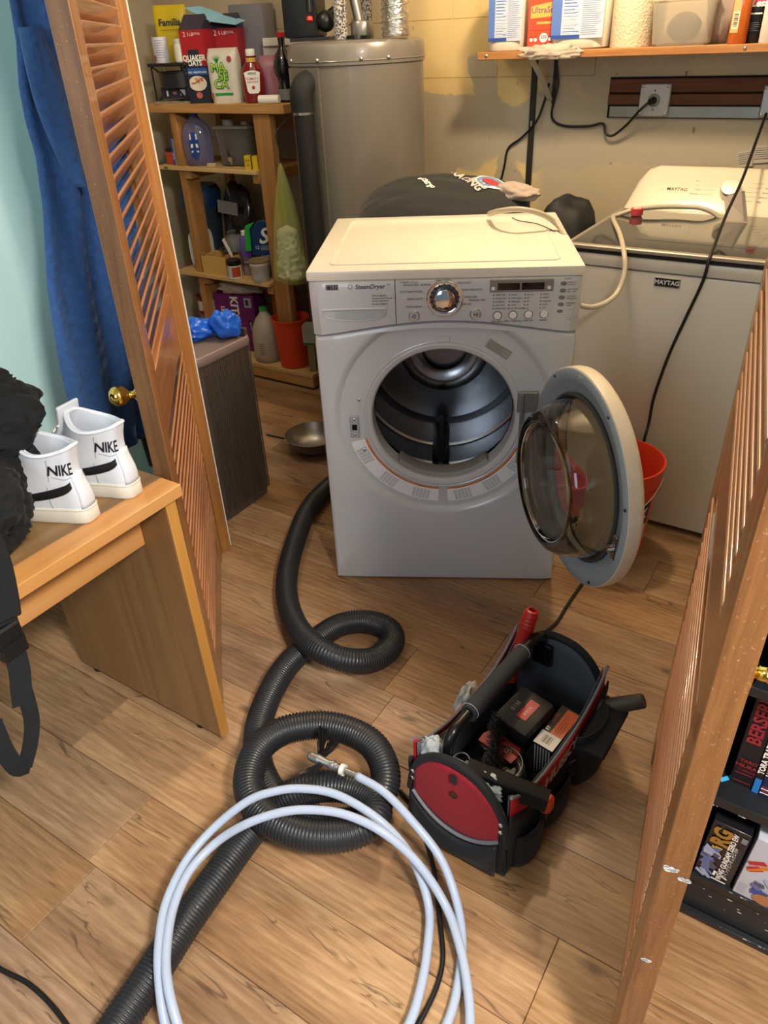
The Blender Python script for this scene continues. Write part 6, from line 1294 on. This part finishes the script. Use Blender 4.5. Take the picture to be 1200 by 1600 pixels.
# handle
HZ = .285
hpts = [(0, -bl_ + .030, .20), (0, -bl_ + .030, HZ - .035), (0, -bl_ + .045, HZ - .008), (0, -bl_ + .08, HZ), (0, 0, HZ), (0, bl_ - .08, HZ), (0, bl_ - .045, HZ - .006), (0, bl_ - .018, HZ - .03), (0, bl_ - .016, .22)]
dx_ = -.045
hpts = [(x + dx_, y, z) for x, y, z in hpts]
MB().tube(even(spline(hpts, .004), .008), .0115, 18).obj('handle_bar', M('bar_black', '#151617', .3, .4, coat=.3), tbag, ang=60)
gr = MB(); rs = []
for i in range(15):
    y = -.115 + .23 * i / 14; rr_ = .0185 - (.001 if i in (0, 14) else 0); rs.append([(dx_ + rr_ * 1.02 * cos(t), y, HZ + rr_ * sin(t) - (.006 if sin(t) < -.3 else 0)) for t in [2 * pi * k / 24 for k in range(24)]])
gr.rings(rs); go_ = gr.obj('handle_grip', M('grip_grey', '#35383d', .85, bump=.2, bscale=200), tbag, ang=50)
for y in (-.108, .108): MB().tube([(dx_ + .0195 * cos(t), y, HZ + .0195 * sin(t)) for t in [2 * pi * k / 24 for k in range(24)]], .0007, 4, closed=True).obj('stitching', M('thread', '#c8c8c8', .7), go_)
for sg in (-1, 1):
    MB().box(dx_ - .02, dx_ + .028, sg * (bl_ - .012) - .006, sg * (bl_ - .012) + .006, .17, .235, c=.003).obj('handle_bracket', BLACK, tbag)
# --- tools inside (own things) ---
BGT = Matrix.Translation((-.408, 1.075, 0)) @ RotZ(radians(-6))
def inbag(name, label, cat, x, y, z, rx=0, ry=0, rz=0): return thing(name, label, cat, T=BGT @ Matrix.Translation((x, y, z)) @ Matrix.Rotation(rz, 4, 'Z') @ Matrix.Rotation(rx, 4, 'X') @ Matrix.Rotation(ry, 4, 'Y'))
rh = inbag('red_handled_tool', 'red plastic tool handle sticking up by the far end', 'tool', -.082, .145, .19, rx=radians(-14), ry=radians(6))
prof = []; 
for i in range(9): prof += [(.0165 + .001 * (i % 2), -.04 + i * .010), (.0150, -.034 + i * .010)]
prof += [(.0165, .06), (.0155, .10), (.0175, .112)] + [q for i in range(4) for q in ((.0185, .116 + i * .010), (.0165, .122 + i * .010))] + [(.015, .16), (.009, .162), (.0085, .135), (.001, .135)]
MB().lathe([(.001, -.04)] + prof, 20).obj('handle', M('tool_red', '#b02820', .4), rh, ang=40)
bt_ = inbag('cordless_tool', 'black and red cordless battery tool lying in the bag', 'power tool', .005, .055, .085, rz=radians(-8), rx=radians(8))
b = MB(); b.box(-.046, .044, -.052, .058, .055, .098, c=.009); b.box(-.042, .040, -.05, .05, .028, .058, c=.005); b.obj('battery', M('battery_black', '#1b1b1d', .55, bump=.1), bt_)
b = MB(); b.box(-.005, .020, -.02, .035, .0985, .0992, M('print_brightred', '#b8262a', .4, var=0)); b.text('M18', .016, (-.022, .0, .0994), -Y, X, M('print_dimgrey', '#6e6e70', .5, var=0), bold=.0005); b.text('XC5.0', .010, (.008, .005, .0996), -Y, X, INKW); b.obj('battery_print', None, bt_, smooth=False)
b = MB(); b.prism([(-.048, -.052), (.044, -.052), (.05, -.075), (.05, -.10), (.03, -.112), (-.04, -.112), (-.055, -.095), (-.055, -.072)], -.01, .052); b.obj('motor_body', M('tool_body', '#18181a', .5), bt_, bevel=.005)
b = MB(); b.prism([(-.040, -.060), (.038, -.060), (.046, -.082), (.044, -.104), (-.05, -.104), (-.052, -.082)], .052, .0565); bp_ = lab(b.obj('button_panel', M('panel_red', '#8f171b', .45), bt_, bevel=.001), 'red panel with two buttons')
b = MB(); b.box(-.024, -.006, -.09, -.074, .0565, .058, INK); b.lathe([(.0035, .058), (.0035, .059)], 14, M('led_grey', '#b8b8b8', .3, var=0), Matrix.Translation((-.015, -.082, 0))); b.tube([(.020 + .007 * cos(t), -.084 + .007 * sin(t), .0575) for t in [2 * pi * k / 20 for k in range(20)]], .0008, 4, M('led_grey', '#b8b8b8', .3, var=0), closed=True); b.box(.0192, .0208, -.088, -.080, .0565, .058, MATS['led_grey']); b.obj('buttons', None, bp_, smooth=False)
bxo = inbag('blade_box', 'small black and orange box with a barcode label standing in the bag', 'box', .078, .070, .04, rz=radians(-3), rx=radians(4))
MB().box(-.024, .024, -.06, .065, 0, .115, c=.001).obj('body', M('box_charcoal', '#1d1a1e', .45), bxo)
b = MB(); b.quad((-.006, -.02, .1156), (.024, -.02, .1156), (.024, .06, .1156), (-.006, .06, .1156), M('box_orange', '#c8551e', .4, var=0)); b.quad((-.024, -.06, .1156), (.024, -.06, .1156), (.024, -.02, .1156), (-.024, -.02, .1156), M('box_white', '#c9c6c6', .4, var=0)); b.text('F7', .012, (-.015, -.010, .1158), Y, -X, INKW, bold=.0004); b.text('M11000', .009, (-.016, .025, .1158), Y, -X, M('print_brightred', '#b8262a', .4, var=0))
for k in range(8): b.quad((-.012 + k * .0028, -.05, .1158), (-.012 + k * .0028 + .0007 + (k % 3) * .0005, -.05, .1158), (-.012 + k * .0028 + .0007 + (k % 3) * .0005, -.028, .1158), (-.012 + k * .0028, -.028, .1158), INK)
for k in range(3): b.quad((.002 + k * .006, -.015, .1158), (.003 + k * .006, -.015, .1158), (.003 + k * .006, .05 - k * .01, .1158), (.002 + k * .006, .05 - k * .01, .1158), INK)
for k in range(6): b.quad((-.020 + k * .007, -.0606, .0), (-.0165 + k * .007, -.0606, .0), (-.0165 + k * .007, -.0606, .11), (-.020 + k * .007, -.0606, .11), M('box_white', '#c9c6c6', .4, var=0))
b.obj('printed_label', None, bxo, smooth=False)
nA, nB = PZ(750, 1219, .205), PZ(856, 1252, .205)
vb = thing('vacuum_nozzle', 'black rectangular vacuum nozzle lying across the near corner of the bag', 'nozzle', T=Matrix.Translation(nB) @ RotZ(math.atan2((nB - nA).y, (nB - nA).x)) @ Matrix.Rotation(radians(8), 4, 'Y'))
nl_ = (nB - nA).length
b = MB(); o_, i_ = rr_rect(-.020, .020, -.018, .018, .006), rr_rect(-.0165, .0165, -.0145, .0145, .004)
b.rings([[(x_, a * .9 , c) for a, c in o_] for x_ in (-nl_ - .03, 0)] + [[(x_, a * .9, c) for a, c in i_] for x_ in (0, -.07)]); b.obj('nozzle', M('nozzle_black', '#0e0f11', .5), vb, ang=40); _spec(MATS['nozzle_black'].node_tree.nodes['Principled BSDF'], .15)
hr = inbag('tool_roll', 'round dark coil of rubber belt in the near half of the bag', 'coil', .02, -.075, .055)
b = MB()
for k in range(4): b.tube([( (.052 - k * .004) * cos(t), (.052 - k * .004) * sin(t), .0 + k * .020) for t in [2 * pi * i / 40 for i in range(40)]], .011, 12, closed=True)
b.obj('coil', M('coil_black', '#26262a', .35, coat=.2), hr); MB().lathe([(.038, -.01), (.040, .06), (.034, .068), (.03, .060), (.001, .058)], 36).obj('hub', M('hub_dark', '#191a1c', .4, .3), hr, ang=40); MB().tube([(.043 * cos(t), .043 * sin(t), .082) for t in [2 * pi * i / 40 for i in range(40)]], .0015, 6, closed=True).obj('ring', BLACK, hr)
wb_ = inbag('brush_whip', 'black bristly chimney-style brush bent across the bag', 'brush', 0, 0, 0)
path = even(spline([(-.042, .02, .16), (-.035, -.01, .165), (-.02, -.04, .175), (.0, -.075, .175), (.02, -.11, .165), (.04, -.13, .15)], .004), .0035)
MB().tube(path, .004, 8).obj('core', BLACK, wb_)
bb = MB(); qr = random.Random(8)
for i, p_0 in enumerate(path):
    for k in range(16):
        d = Vector((qr.gauss(0, 1), qr.gauss(0, 1), qr.gauss(0, 1))).normalized() * qr.uniform(.015, .024) * (1 + .35 * (i / len(path)))
        m__ = p_0 + d * .6 + Vector((qr.gauss(0, .003), qr.gauss(0, .003), qr.gauss(0, .003))); bb.tube([p_0, m__, p_0 + d], .0005, 3)
bb.obj('bristles', M('bristle_black', '#1a1a1c', .3), wb_)['kind'] = 'stuff'
sr = inbag('split_ring', 'steel split ring and clip lying over the near rim', 'ring', -.01, -.195, .235, rx=radians(35))
MB().tube([(.019 * cos(t), .019 * sin(t), 0) for t in [2 * pi * i / 32 for i in range(32)]], .0016, 8, closed=True).tube([(-.018, .002, 0), (.018, .004, 0)], .0016, 8).obj('ring', STEEL, sr)
def rag(name, label, x, y, z, r, seed, rz=0):
    o = blob(name, label, 'rag', BGT @ Vector((x, y, z)), r, M('rag_grey', '#aeb4b2', .9, bump=.5, bscale=60), seed, .35, 2.4, fine=.08, rz=rz); return o
rag('rag', 'pale rag tucked behind the near end of the bag, left corner', -.085, -.185, .165, (.028, .020, .038), 3)
rag('rag', 'pale crumpled rag behind the crimson pocket, middle', .035, -.19, .175, (.05, .018, .032), 5, -.2)
rag('rag', 'white rag hanging out of the far left side of the bag', -.135, .02, .10, (.018, .045, .045), 7)
b = inbag('orange_knob_tool', 'orange-tipped tool in the outer side pocket', 'tool', bw_ + .022, -.105, .08)
MB().lathe([(.008, 0), (.008, .03)], 14).obj('shaft', BLACK, b); MB().lathe([(.010, .03), (.0165, .036), (.0165, .062), (.010, .07), (.001, .071)], 20, sq=3).obj('tip', M('tip_orange', '#c8401c', .4), b)
b = inbag('grey_nozzle', 'grey-brown plastic nozzle sticking out of the far right pocket', 'nozzle', bw_ + .02, .19, .15, ry=radians(62), rz=radians(22))
MB().lathe([(.02, -.04), (.021, .03), (.019, .085), (.016, .088), (.001, .086)], 24, sy=.8).obj('nozzle', M('nozzle_taupe', '#4b4238', .5), b, ang=40); MB().tube([(0, .016, -.02), (0, .024, -.01), (0, .024, .005), (0, .016, .01)], .003, 6).obj('clip', MATS['nozzle_taupe'], b)
# filler tools low in the bag
for i, (x, y, s_) in enumerate(((-.06, -.06, .02), (-.05, .06, .018), (.06, -.02, .015))):
    t = inbag('screwdriver', ('dark handled screwdriver under the handle grip', 'dark handled screwdriver deep at the far left of the bag', 'dark handled screwdriver beside the rubber coil')[i], 'tool', x, y, .05, rx=radians(55), rz=i * 1.1)
    MB().lathe([(.001, -.03), (.011, -.028), (.013, .0), (.011, .05), (.008, .06), (.003, .065), (.003, .12), (.001, .121)], 14).obj('handle', (BLACK, M('handle_maroon', '#5c1016', .4), M('handle_iron', '#3a3b3f', .4, .6))[i], t)
# =============== sneakers ===============
SW = M('sneaker_white', '#d5dae2', .5, bump=.06, bscale=90, var=.02); SO = M('sole_offwhite', '#d6d4c8', .55, var=.05); SBK = M('swoosh_black', '#17181b', .6)
def sole_pt(t, f=1.0):
    """outline of a shoe sole; x from heel 0 to toe .285, y +-"""
    a = t
    x = .1425 - .1425 * cos(a); s_ = 1 if sin(a) >= 0 else -1
    k = x / .285; w_ = .036 + .016 * max(0, sin(pi * min(1, max(0, (k - .15) / .85)))) if k > .08 else .036
    hw = w_ * abs(sin(a)) ** .55
    return x, s_ * hw * f
def make_shoe(name, label, loc, rz):
    t = thing(name, label, 'shoe', loc, rz, 'white high-top sneakers on the desk'); N = 72
    T_ = [2 * pi * i / N for i in range(N)]
    def ring(z, x0, x1, f):
        out = []
        for a in T_:
            x, y = sole_pt(a); out.append((x0 + (x1 - x0) * x / .285, y * f, z))
        return out
    MB().rings([ring(0, .004, .281, .94), ring(.004, 0, .285, 1), ring(.030, .001, .284, 1.0), ring(.033, .004, .281, .96)]).obj('sole', SO, t, ang=60)
    MB().tube([Vector(p) for p in ring(.0295, .0002, .2848, 1.004)], .0009, 5, closed=True).obj('sole_stitch_line', M('sole_line', '#bdbbb0', .6), t)
    # z, heel x, front x, width factor
    LV = [(.030, .005, .279, .93), (.045, .003, .276, .93), (.060, .004, .262, .88), (.072, .007, .235, .83), (.085, .011, .205, .78), (.098, .014, .178, .74), (.112, .014, .158, .72), (.128, .011, .146, .73), (.142, .006, .137, .76), (.150, .004, .130, .79)]
    def lev(z):
        for (a, b) in zip(LV, LV[1:]):
            if z <= b[0]: k = (z - a[0]) / (b[0] - a[0]); return [a[i] + (b[i] - a[i]) * k for i in range(4)]
        return list(LV[-1])
    def surf(a, z, off=0.0):
        l = lev(z); x, y = sole_pt(a); X_, Y_ = l[1] + (l[2] - l[1]) * x / .285, y * l[3]; d = Vector((-cos(a) * .6, sin(a), 0)).normalized(); zz = z + collar(a, z)
        return Vector((X_, Y_, zz)) + d * off
    def collar(a, z): # topline: dips at the sides, rises at the heel tab and tongue
        k = max(0, (z - .105) / .045); return k * (.012 * cos(a) ** 2 * (1 if cos(a) > 0 else 1.6) - .006)
    rs = [[surf(a, z) for a in T_] for z in [.030 + .12 * i / 16 for i in range(17)]]
    inner = [[surf(a, z, -.006) for a in T_] for z in (.150, .14, .12, .09)]
    inner = [[Vector((.075 + (p.x - .075) * .93, p.y * .86, p.z)) for p in r] for r in inner]
    MB().rings(rs + inner).obj('upper', SW, t, ang=60)
    # topline roll
    MB().tube([surf(a, .150, -.002) for a in T_], .0035, 8, closed=True).obj('collar_roll', SW, t)
    heel = MB(); hs = [[surf(a, z, .0014) for a in (2 * pi - .30, 2 * pi - .15, 0, .15, .30)] for z in [.032 + .07 * i / 8 for i in range(9)]]
    heel.add([p for r in hs for p in r], [(i * 5 + j, i * 5 + j + 1, i * 5 + j + 6, i * 5 + j + 5) for i in range(8) for j in range(4)]); heel.obj('heel_strip', SW, t, solid=.002)
    for sg, a0 in ((1, 1), (-1, -1)):
        def mp(u, v, sg=sg): return surf((sg * u) % (2 * pi), v, .0016)
        b = MB(); n = 18; top, bot = [], []
        for i in range(n + 1):
            k = i / n; u = .42 + k * .95; z_ = .083 - .030 * k ** .8; th = .012 + .006 * sin(pi * k * .9); top.append(mp(u, z_ + th / 2)); bot.append(mp(u, z_ - th / 2))
        b.add(top + bot, [(i, i + 1, n + 2 + i, n + 1 + i) for i in range(n)]); lab(b.obj('side_stripe', SBK, t, solid=.0015), 'black curved side stripe')
        b = MB(); 
        for us, z0, z1 in ((.95, .034, .078), (1.02, .09, .14)): b.tube([mp(us + .1 * (z - z0) / (z1 - z0), z) for z in [z0 + (z1 - z0) * i / 8 for i in range(9)]], .0007, 5)
        b.tube([mp(.30 + i * .06, .098 - .004 * sin(i / 10 * pi)) for i in range(12)], .0007, 5); b.obj('seam', M('seam_grey', '#a9adb4', .6), t)
    b = MB(); MBK = M('ink_black', '#17141c', .6, var=0)
    b.text('NIKE', .031, 0, 0, 0, MBK, fn=lambda x, y: surf((2 * pi - .42 + x / .052) if False else ((.62 - x / .072) % (2 * pi)), .112 + y, .0022), bold=.0006, sx=1.0)
    lab(b.obj('heel_lettering', None, t, smooth=False), 'black capital lettering at the ankle')
    b = MB(); b.ribbon(spline([(.17, 0, .100), (.148, 0, .125), (.136, 0, .150), (.130, 0, .178)], .006), (0, 1, 0), .052, .007); b.obj('tongue', SW, t, bevel=.002)
    for k in range(5):
        x_, z_ = .205 - k * .017, .088 + k * .014; MB().tube(spline([(x_ + .005, -.028, z_ - .006), (x_, -.012, z_ + .006), (x_ - .003, .012, z_ + .007), (x_ + .004, .028, z_ - .006)], .005), .003, 7, flat=(1, .6)).obj('lace', INKW, t)
    MB().tube(spline([(.14, -.025, .145), (.17, -.04, .15), (.19, -.045, .135), (.165, -.048, .125), (.15, -.035, .14), (.20, -.03, .13)], .005), .003, 7).obj('lace', INKW, t)
    return t
ra_ = radians(190)
make_shoe('sneaker', 'front white high-top sneaker nearer the desk edge', (-1.105, .672, .7352), ra_)
make_shoe('sneaker', 'rear white high-top sneaker, nearer the louvered door', (-1.10, .772, .7352), radians(186))
# =============== dark clothes on the desk ===============
CBK = M('coat_black', '#0a0b0d', .9, bump=.4, bscale=60, sheen=.03)
def cloth_pile(name, label, loc, r, seed, m_, fr=1.8, cat='coat', rz=0, amp=.3, fine=.12): return blob(name, label, cat, loc, r, m_, seed, amp, fr, n=72, fine=fine, rz=rz)
ct = thing('black_coat', 'heap of black coat piled on the desk left of the sneakers', 'coat', (-1.335, .585, .736), 0)
for nm, l_, r__, sd in (('coat_body', (-.02, -.02, .0), (.15, .16, .135), 4), ('coat_sleeve', (.13, -.08, .0), (.10, .085, .085), 9), ('coat_hood', (.02, .02, .12), (.13, .12, .075), 13)):
    o = blob(nm, 'x', 'x', l_, r__, CBK, sd, .30, 1.7, n=110, fine=.07); o.parent = ct
    for k in ('label', 'category'): del o[k]
# hanging strap
st_ = thing('backpack_strap', 'black padded strap with a buckle hanging over the desk front at the left edge', 'strap', (0, 0, 0))
SM = M('strap_black', '#15181c', .85, bump=.3, bscale=90)
def su2(x, y, u=-1.02): return PU(x, y, u)
MB().ribbon(spline([su2(-30, 830), su2(-8, 880), su2(4, 930), su2(10, 968)], .01), (0, 1, 0), .048, .014).obj('padded_strap', SM, st_, bevel=.004)
MB().ribbon(spline([su2(8, 962), su2(20, 1010), su2(30, 1045), su2(33, 1075), su2(36, 1100)], .008), (.2, 1, 0), .034, .004).obj('webbing', SM, st_)
b = MB(); q = su2(13, 1000); b.box(-.008, .010, -.022, .024, -.034, .030, None, Matrix.Translation(q), c=.004); b.box(.008, .012, -.02, .022, -.006, .0, None, Matrix.Translation(q)); b.obj('buckle', BLACK, st_)
MB().ribbon(spline([su2(32, 1060), su2(44, 1100), su2(50, 1130), su2(47, 1165), su2(38, 1200)], .008), (.2, 1, .0), .026, .003).obj('webbing', SM, st_)
MB().ribbon(spline([su2(47, 1196), su2(28, 1200), su2(8, 1175), su2(-12, 1130)], .008), (.1, .3, 1), .030, .004).obj('webbing', SM, st_)
# blue fleece and dark garment hanging on the wall
FB = M('fleece_blue', '#34588f', 1, bump=1.0, bscale=110, sheen=.15, var=.35, vscale=70)
LVf = [(1.95, 1.16, 1.34), (1.75, 1.135, 1.34), (1.60, 1.125, 1.34), (1.50, 1.112, 1.34), (1.42, 1.09, 1.34), (1.355, 1.082, 1.33), (1.29, 1.085, 1.33), (1.18, 1.066, 1.32), (1.02, 1.022, 1.30), (.88, 1.0, 1.28), (.78, .99, 1.26), (.70, .99, 1.24), (.64, 1.0, 1.22), (.60, 1.02, 1.20), (.575, 1.04, 1.19)]
def interp(tb, z):
    for a, b in zip(tb, tb[1:]):
        if a[0] >= z >= b[0]: k = (a[0] - z) / (a[0] - b[0]); return [a[i] + (b[i] - a[i]) * k for i in range(1, len(a))]
    return list(tb[-1][1:])
fc = thing('fleece_robe', 'royal blue fleece robe hanging behind the left louvered door', 'robe', (-1.595, 1.17, 0))
rs = []; nz = 70
for i in range(nz + 1):
    z = 1.95 - 1.375 * i / nz; v0, v1 = interp(LVf, z); c_, w_ = (v0 + v1) / 2, (v1 - v0) / 2; ring = []
    for j in range(80):
        a = 2 * pi * j / 80; s_, c2 = sin(a), cos(a); fold = .016 * sin(12 * c2 + 2.0 * ns((c2, z * 1.5, 0), 1.2, 3) + z * 1.4) + .010 * ns((c2 * 2.5, z * 3, s_), 1.2, 7)
        ring.append(((.038 + fold * (1 if s_ > 0 else .1)) * s_ * (1 if s_ > 0 else .7), c_ - 1.17 + w_ * c2, z + (.012 * sin(5 * c2) if i == nz else 0)))
    rs.append(ring)
MB().rings(rs).obj('robe_body', FB, fc, ang=80)
rs = []
for i in range(31):
    z = 1.52 - .30 * i / 30; k = i / 30; ring = []
    for j in range(36):
        a = 2 * pi * j / 36; ring.append((.045 + .026 * sin(a) * (1 + .2 * ns((cos(a), z * 8, 0), 1.5, 2)), 1.118 - 1.17 + .02 * k + (.034 * sin(pi * (k * .8 + .15)) + .004) * cos(a), z))
    rs.append(ring)
MB().rings(rs).obj('sleeve', FB, fc, ang=80)
MB().tube([(0, .0, 1.93), (.03, .0, 1.99), (.10, .035, 2.04), (.125, .055, 2.035)], .004, 8).obj('hook', STEEL, fc)
dg = thing('dark_trousers', 'dark garment hanging behind the fleece hem by the louvered door', 'clothes', (-1.60, 1.235, 0)); rs = []
for i in range(21):
    z = .80 - .34 * i / 20; rs.append([((.026 + .008 * sin(5 * a + z * 6)) * sin(a), (.075 - .025 * i / 20) * cos(a), z) for a in [2 * pi * j / 40 for j in range(40)]])
MB().rings(rs).obj('cloth', CBK, dg, ang=80)
# =============== bookcase with books and boxes ===============
BCM = M('bookcase_black', '#191c20', .38, coat=.1, bump=.35, bscale=14, var=.15); CHIP = M('chip_white', '#c9c9c6', .7, var=0)
bc = thing('bookcase', 'low black bookcase with chipped paint behind the right door', 'bookcase', (-.02, .957, 0))
for nm, a in (('side_panel', (0, .018, 0, .27, 0, .86)), ('side_panel', (.80, .818, 0, .27, 0, .86)), ('back_panel', (.018, .80, .262, .27, .02, .86)), ('kick_board', (.018, .80, .006, .02, 0, .10)), ('shelf', (.018, .80, .001, .262, .101, .120)), ('shelf', (.018, .80, .0, .262, .330, .352)), ('shelf', (.018, .80, .0, .262, .60, .62)), ('top_board', (-.004, .822, -.004, .27, .861, .882))):
    MB().box(*a).obj(nm, BCM, bc, bevel=.0015)
MB().box(.0, .80, -.008, .006, 0, .016).obj('base_trim', BCM, bc, bevel=.002)
ch = MB(); qr = random.Random(12)
for k in range(60):
    z_ = qr.choice((.351, .331, .119, .017, .05 + qr.random() * .04)); x_ = qr.uniform(.02, .4); s_ = qr.uniform(.0008, .0032)
    y_ = -.0008 if z_ in (.351, .331) else (.0003 if z_ == .119 else (-.0088 if z_ == .017 else .0052)); ch.add([(x_ + s_ * 2 * cos(a) * qr.uniform(.6, 1.2), y_, z_ + s_ * sin(a) * .6) for a in [i * pi / 3 for i in range(6)]], [tuple(range(6))])
ch.obj('paint_chips', CHIP, bc, smooth=False)['kind'] = 'stuff'
def book(label, x, w_, h, d, m_, y=.0, rz=0, fn=None, base=.352, grp='books on the bookcase shelf', name='book', cat='book', tilt=0):
    t = thing(name, label, cat, (-.02 + x, .965 + y + (.03 if name == 'book' else 0), base), rz, grp)
    if tilt: t.rotation_euler = (0, tilt, rz)
    MB().box(0, w_, 0, d, 0, h).obj('cover', m_, t, bevel=.0015)
    if name == 'book': MB().box(.0015, w_ - .0015, .004, d + .0008, h - .003, h + .0004).obj('pages', M('page_white', '#d8d3c4', .8), t, smooth=False)
    if fn: p = MB(); fn(p, w_, h); p.obj('printed_spine' if name == 'book' else 'printed_front', None, t, smooth=False)
    return t
SR = M('spine_red', '#8e2430', .5, var=0)
def f1(p, w, h):
    p.text('BERSERK', .030, (w / 2, -.0016, .165), Z, -X, SR, bold=.001); p.text('TARO', .010, (w * .55, -.0016, .062), X, Z, SR, bold=.0003); p.text('MIURA', .011, (w * .5, -.0016, .050), X, Z, SR, bold=.0003); p.text('三浦建太郎', .006, (w * .6, -.0016, .039), X, Z, SR)
    for z_ in (.010, .030): p.box(.004, w - .004, -.0018, -.0012, z_, z_ + .0012, SR)
book('thick black book with red spine lettering', .045, .036, .235, .16, M('book_black', '#15141a', .45), .008, fn=f1)
def f2(p, w, h): p.quad((0, -.0014, 0), (w, -.0014, 0), (w, -.0014, .035), (0, -.0014, .035), M('spine_blue', '#2a78c8', .4, var=0)); p.quad((0, -.0014, .036), (w, -.0014, .036), (w, -.0014, h), (0, -.0014, h), BLACK); p.text('TORA TRADE GUIDE', .013, (w / 2, -.002, .11), Z, -X, INKW, bold=.0005)
book('thin black-white book with a blue foot', .082, .010, .21, .14, M('book_white', '#c9cdd4', .5), .006, fn=f2)
def f3(p, w, h):
    for i, (z_, c_) in enumerate(((.008, 0), (.013, 1), (.018, 0), (.023, 1), (.052, 0), (.058, 2), (.063, 2), (.068, 0))): p.box(.001, w - .001, -.002, -.0012, z_, z_ + .0013, (INKW, SR, M('spine_gold', '#b49a4a', .4, var=0))[c_])
    p.text('My Life Journal', .014, (w / 2, -.002, .135), Z, -X, M('spine_sky', '#7fa8cc', .4, var=0), bold=.0003)
book('navy blue book with fine stripes at its foot', .093, .022, .225, .15, M('book_navy', '#18254a', .45), .004, fn=f3)
def f4(p, w, h): p.text('Travel Guide', .010, (w / 2, -.002, .05), Z, -X, M('spine_slate', '#6c8896', .4, var=0))
book('pale aqua paperback beside the navy book', .116, .018, .22, .15, M('book_aqua', '#b8d4d8', .45), .002, fn=f4)
book('dark maroon hardback at the right picture edge', .136, .03, .24, .15, M('book_maroon', '#2a1a20', .45), .006)
sk = tag(MB().box(0, .055, 0, .0075, 0, .0012).obj('paper_strip', M('strip_cyan', '#3fa8d8', .5, var=0), None, loc=PZ(1127, 1222, .3525), rz=math.atan2((PZ(1175, 1209, .3525) - PZ(1127, 1222, .3525)).y, (PZ(1175, 1209, .3525) - PZ(1127, 1222, .3525)).x), smooth=False), 'bright cyan paper strip lying on the black shelf', 'strip')
sk.location.z = .3525
# kit boxes: plain generic print in place of the pictured character
KB1, KB2 = M('kit_black', '#17161b', .35, coat=.3), M('kit_white', '#b9bcc8', .35, coat=.3); GOLD = M('kit_gold', '#b08a3c', .35, .5, var=0)
def patches(p, cols, x0, x1, z0, z1, seed, n=14):
    q = random.Random(seed)
    for i in range(n):
        cx_, cz_ = q.uniform(x0 + .01, x1 - .01), q.uniform(z0 + .012, z1 - .012); a = q.uniform(0, pi); L_, W_ = q.uniform(.008, .02), q.uniform(.003, .008)
        P_ = [(cx_ + cos(a) * s1 * L_ - sin(a) * s2 * W_, -.0016 - i * .00004, cz_ + sin(a) * s1 * L_ + cos(a) * s2 * W_) for s1, s2 in ((-1, -.6), (1, -1), (.8, .9), (-.9, 1))]
        P_ = [(min(max(a_[0], x0), x1), a_[1], min(max(a_[2], z0), z1)) for a_ in P_]; p.add(P_, [(0, 1, 2, 3)], cols[i % len(cols)])
KC = [M('kit_steel', '#5f6c9c', .4, var=0), M('kit_pale', '#9fa8c8', .4, var=0), M('kit_grey', '#50505c', .4, var=0)]
def g1(p, w, h):
    patches(p, KC, 0, w * .52, .0, h * .62, 3); patches(p, [M('kit_yellow', '#c9b02a', .4, var=0)], w * .2, w * .5, h * .48, h * .62, 5, 2)
    p.text('RG', .040, (w * .36, -.0024, h * .80), Z, -X, GOLD, bold=.002, sx=.9)
    p.text('WING GUNDAM ZERO EW', .0125, (w * .66, -.0024, h * .52), Z, -X, INKW, bold=.0004, sx=.92); p.text('ウイングガンダムゼロ EW', .008, (w * .79, -.0024, h * .45), Z, -X, INKW)
    for k in range(2): p.box(w * (.86 + .05 * k), w * (.865 + .05 * k), -.0022, -.0016, h * .2, h * .75, MATS['ink_grey'])
    p.text('17', .036, (w * .70, -.0024, .020), Z, -X, INKW, bold=.0003, sx=.9); p.box(w * .80, w * .95, -.0022, -.0014, h * .85, h * .93, M('print_grey', '#777a80', .5)); 
book('black kit box reading 17 along its spine', .034, .064, .165, .13, KB1, -.001, fn=g1, base=.120, grp='kit boxes on the bottom shelf', name='kit_box', cat='box', tilt=radians(2.5))
def g2(p, w, h):
    patches(p, [M('kit_orange', '#cf7a1e', .4, var=0), M('kit_red', '#b52a34', .4, var=0)], 0, w * .5, h * .45, h * .7, 8, 5); patches(p, KC + [M('kit_blue', '#3b4a9c', .4, var=0)], w * .2, w, .0, h * .6, 9, 18)
    p.quad((w * .33, -.0018, h * .70), (w * .72, -.0018, h * .70), (w * .72, -.0018, h * .96), (w * .33, -.0018, h * .96), BLACK); p.text('RG', .038, (w * .52, -.0026, h * .83), Z, -X, GOLD, bold=.002, sx=.9); print_lines(p, .004, w * .22, -.002, .01, .04, 6, MATS['ink_grey'], .0007)
    p.add([(w * .52 + .018 * cos(a), -.0026, .018 + .014 * sin(a)) for a in [i * pi / 8 for i in range(16)]], [tuple(range(16))], M('kit_tan', '#a9714a', .4, var=0))
    p.text('25', .034, (w * .88, -.0026, .022), Z, -X, INKW, bold=.001)
book('white and blue kit box leaning at the right picture edge', .104, .095, .17, .13, KB2, -.003, fn=g2, base=.120, grp='kit boxes on the bottom shelf', name='kit_box', cat='box', tilt=radians(3))
hbg = blob('leather_pouch', 'blue-black leather pouch on the upper bookcase shelf', 'pouch', (.13, 1.03, .6205), (.10, .07, .07), M('pouch_navy', '#141c28', .35, coat=.2, bump=.2), 3, .1, 2, power=3)
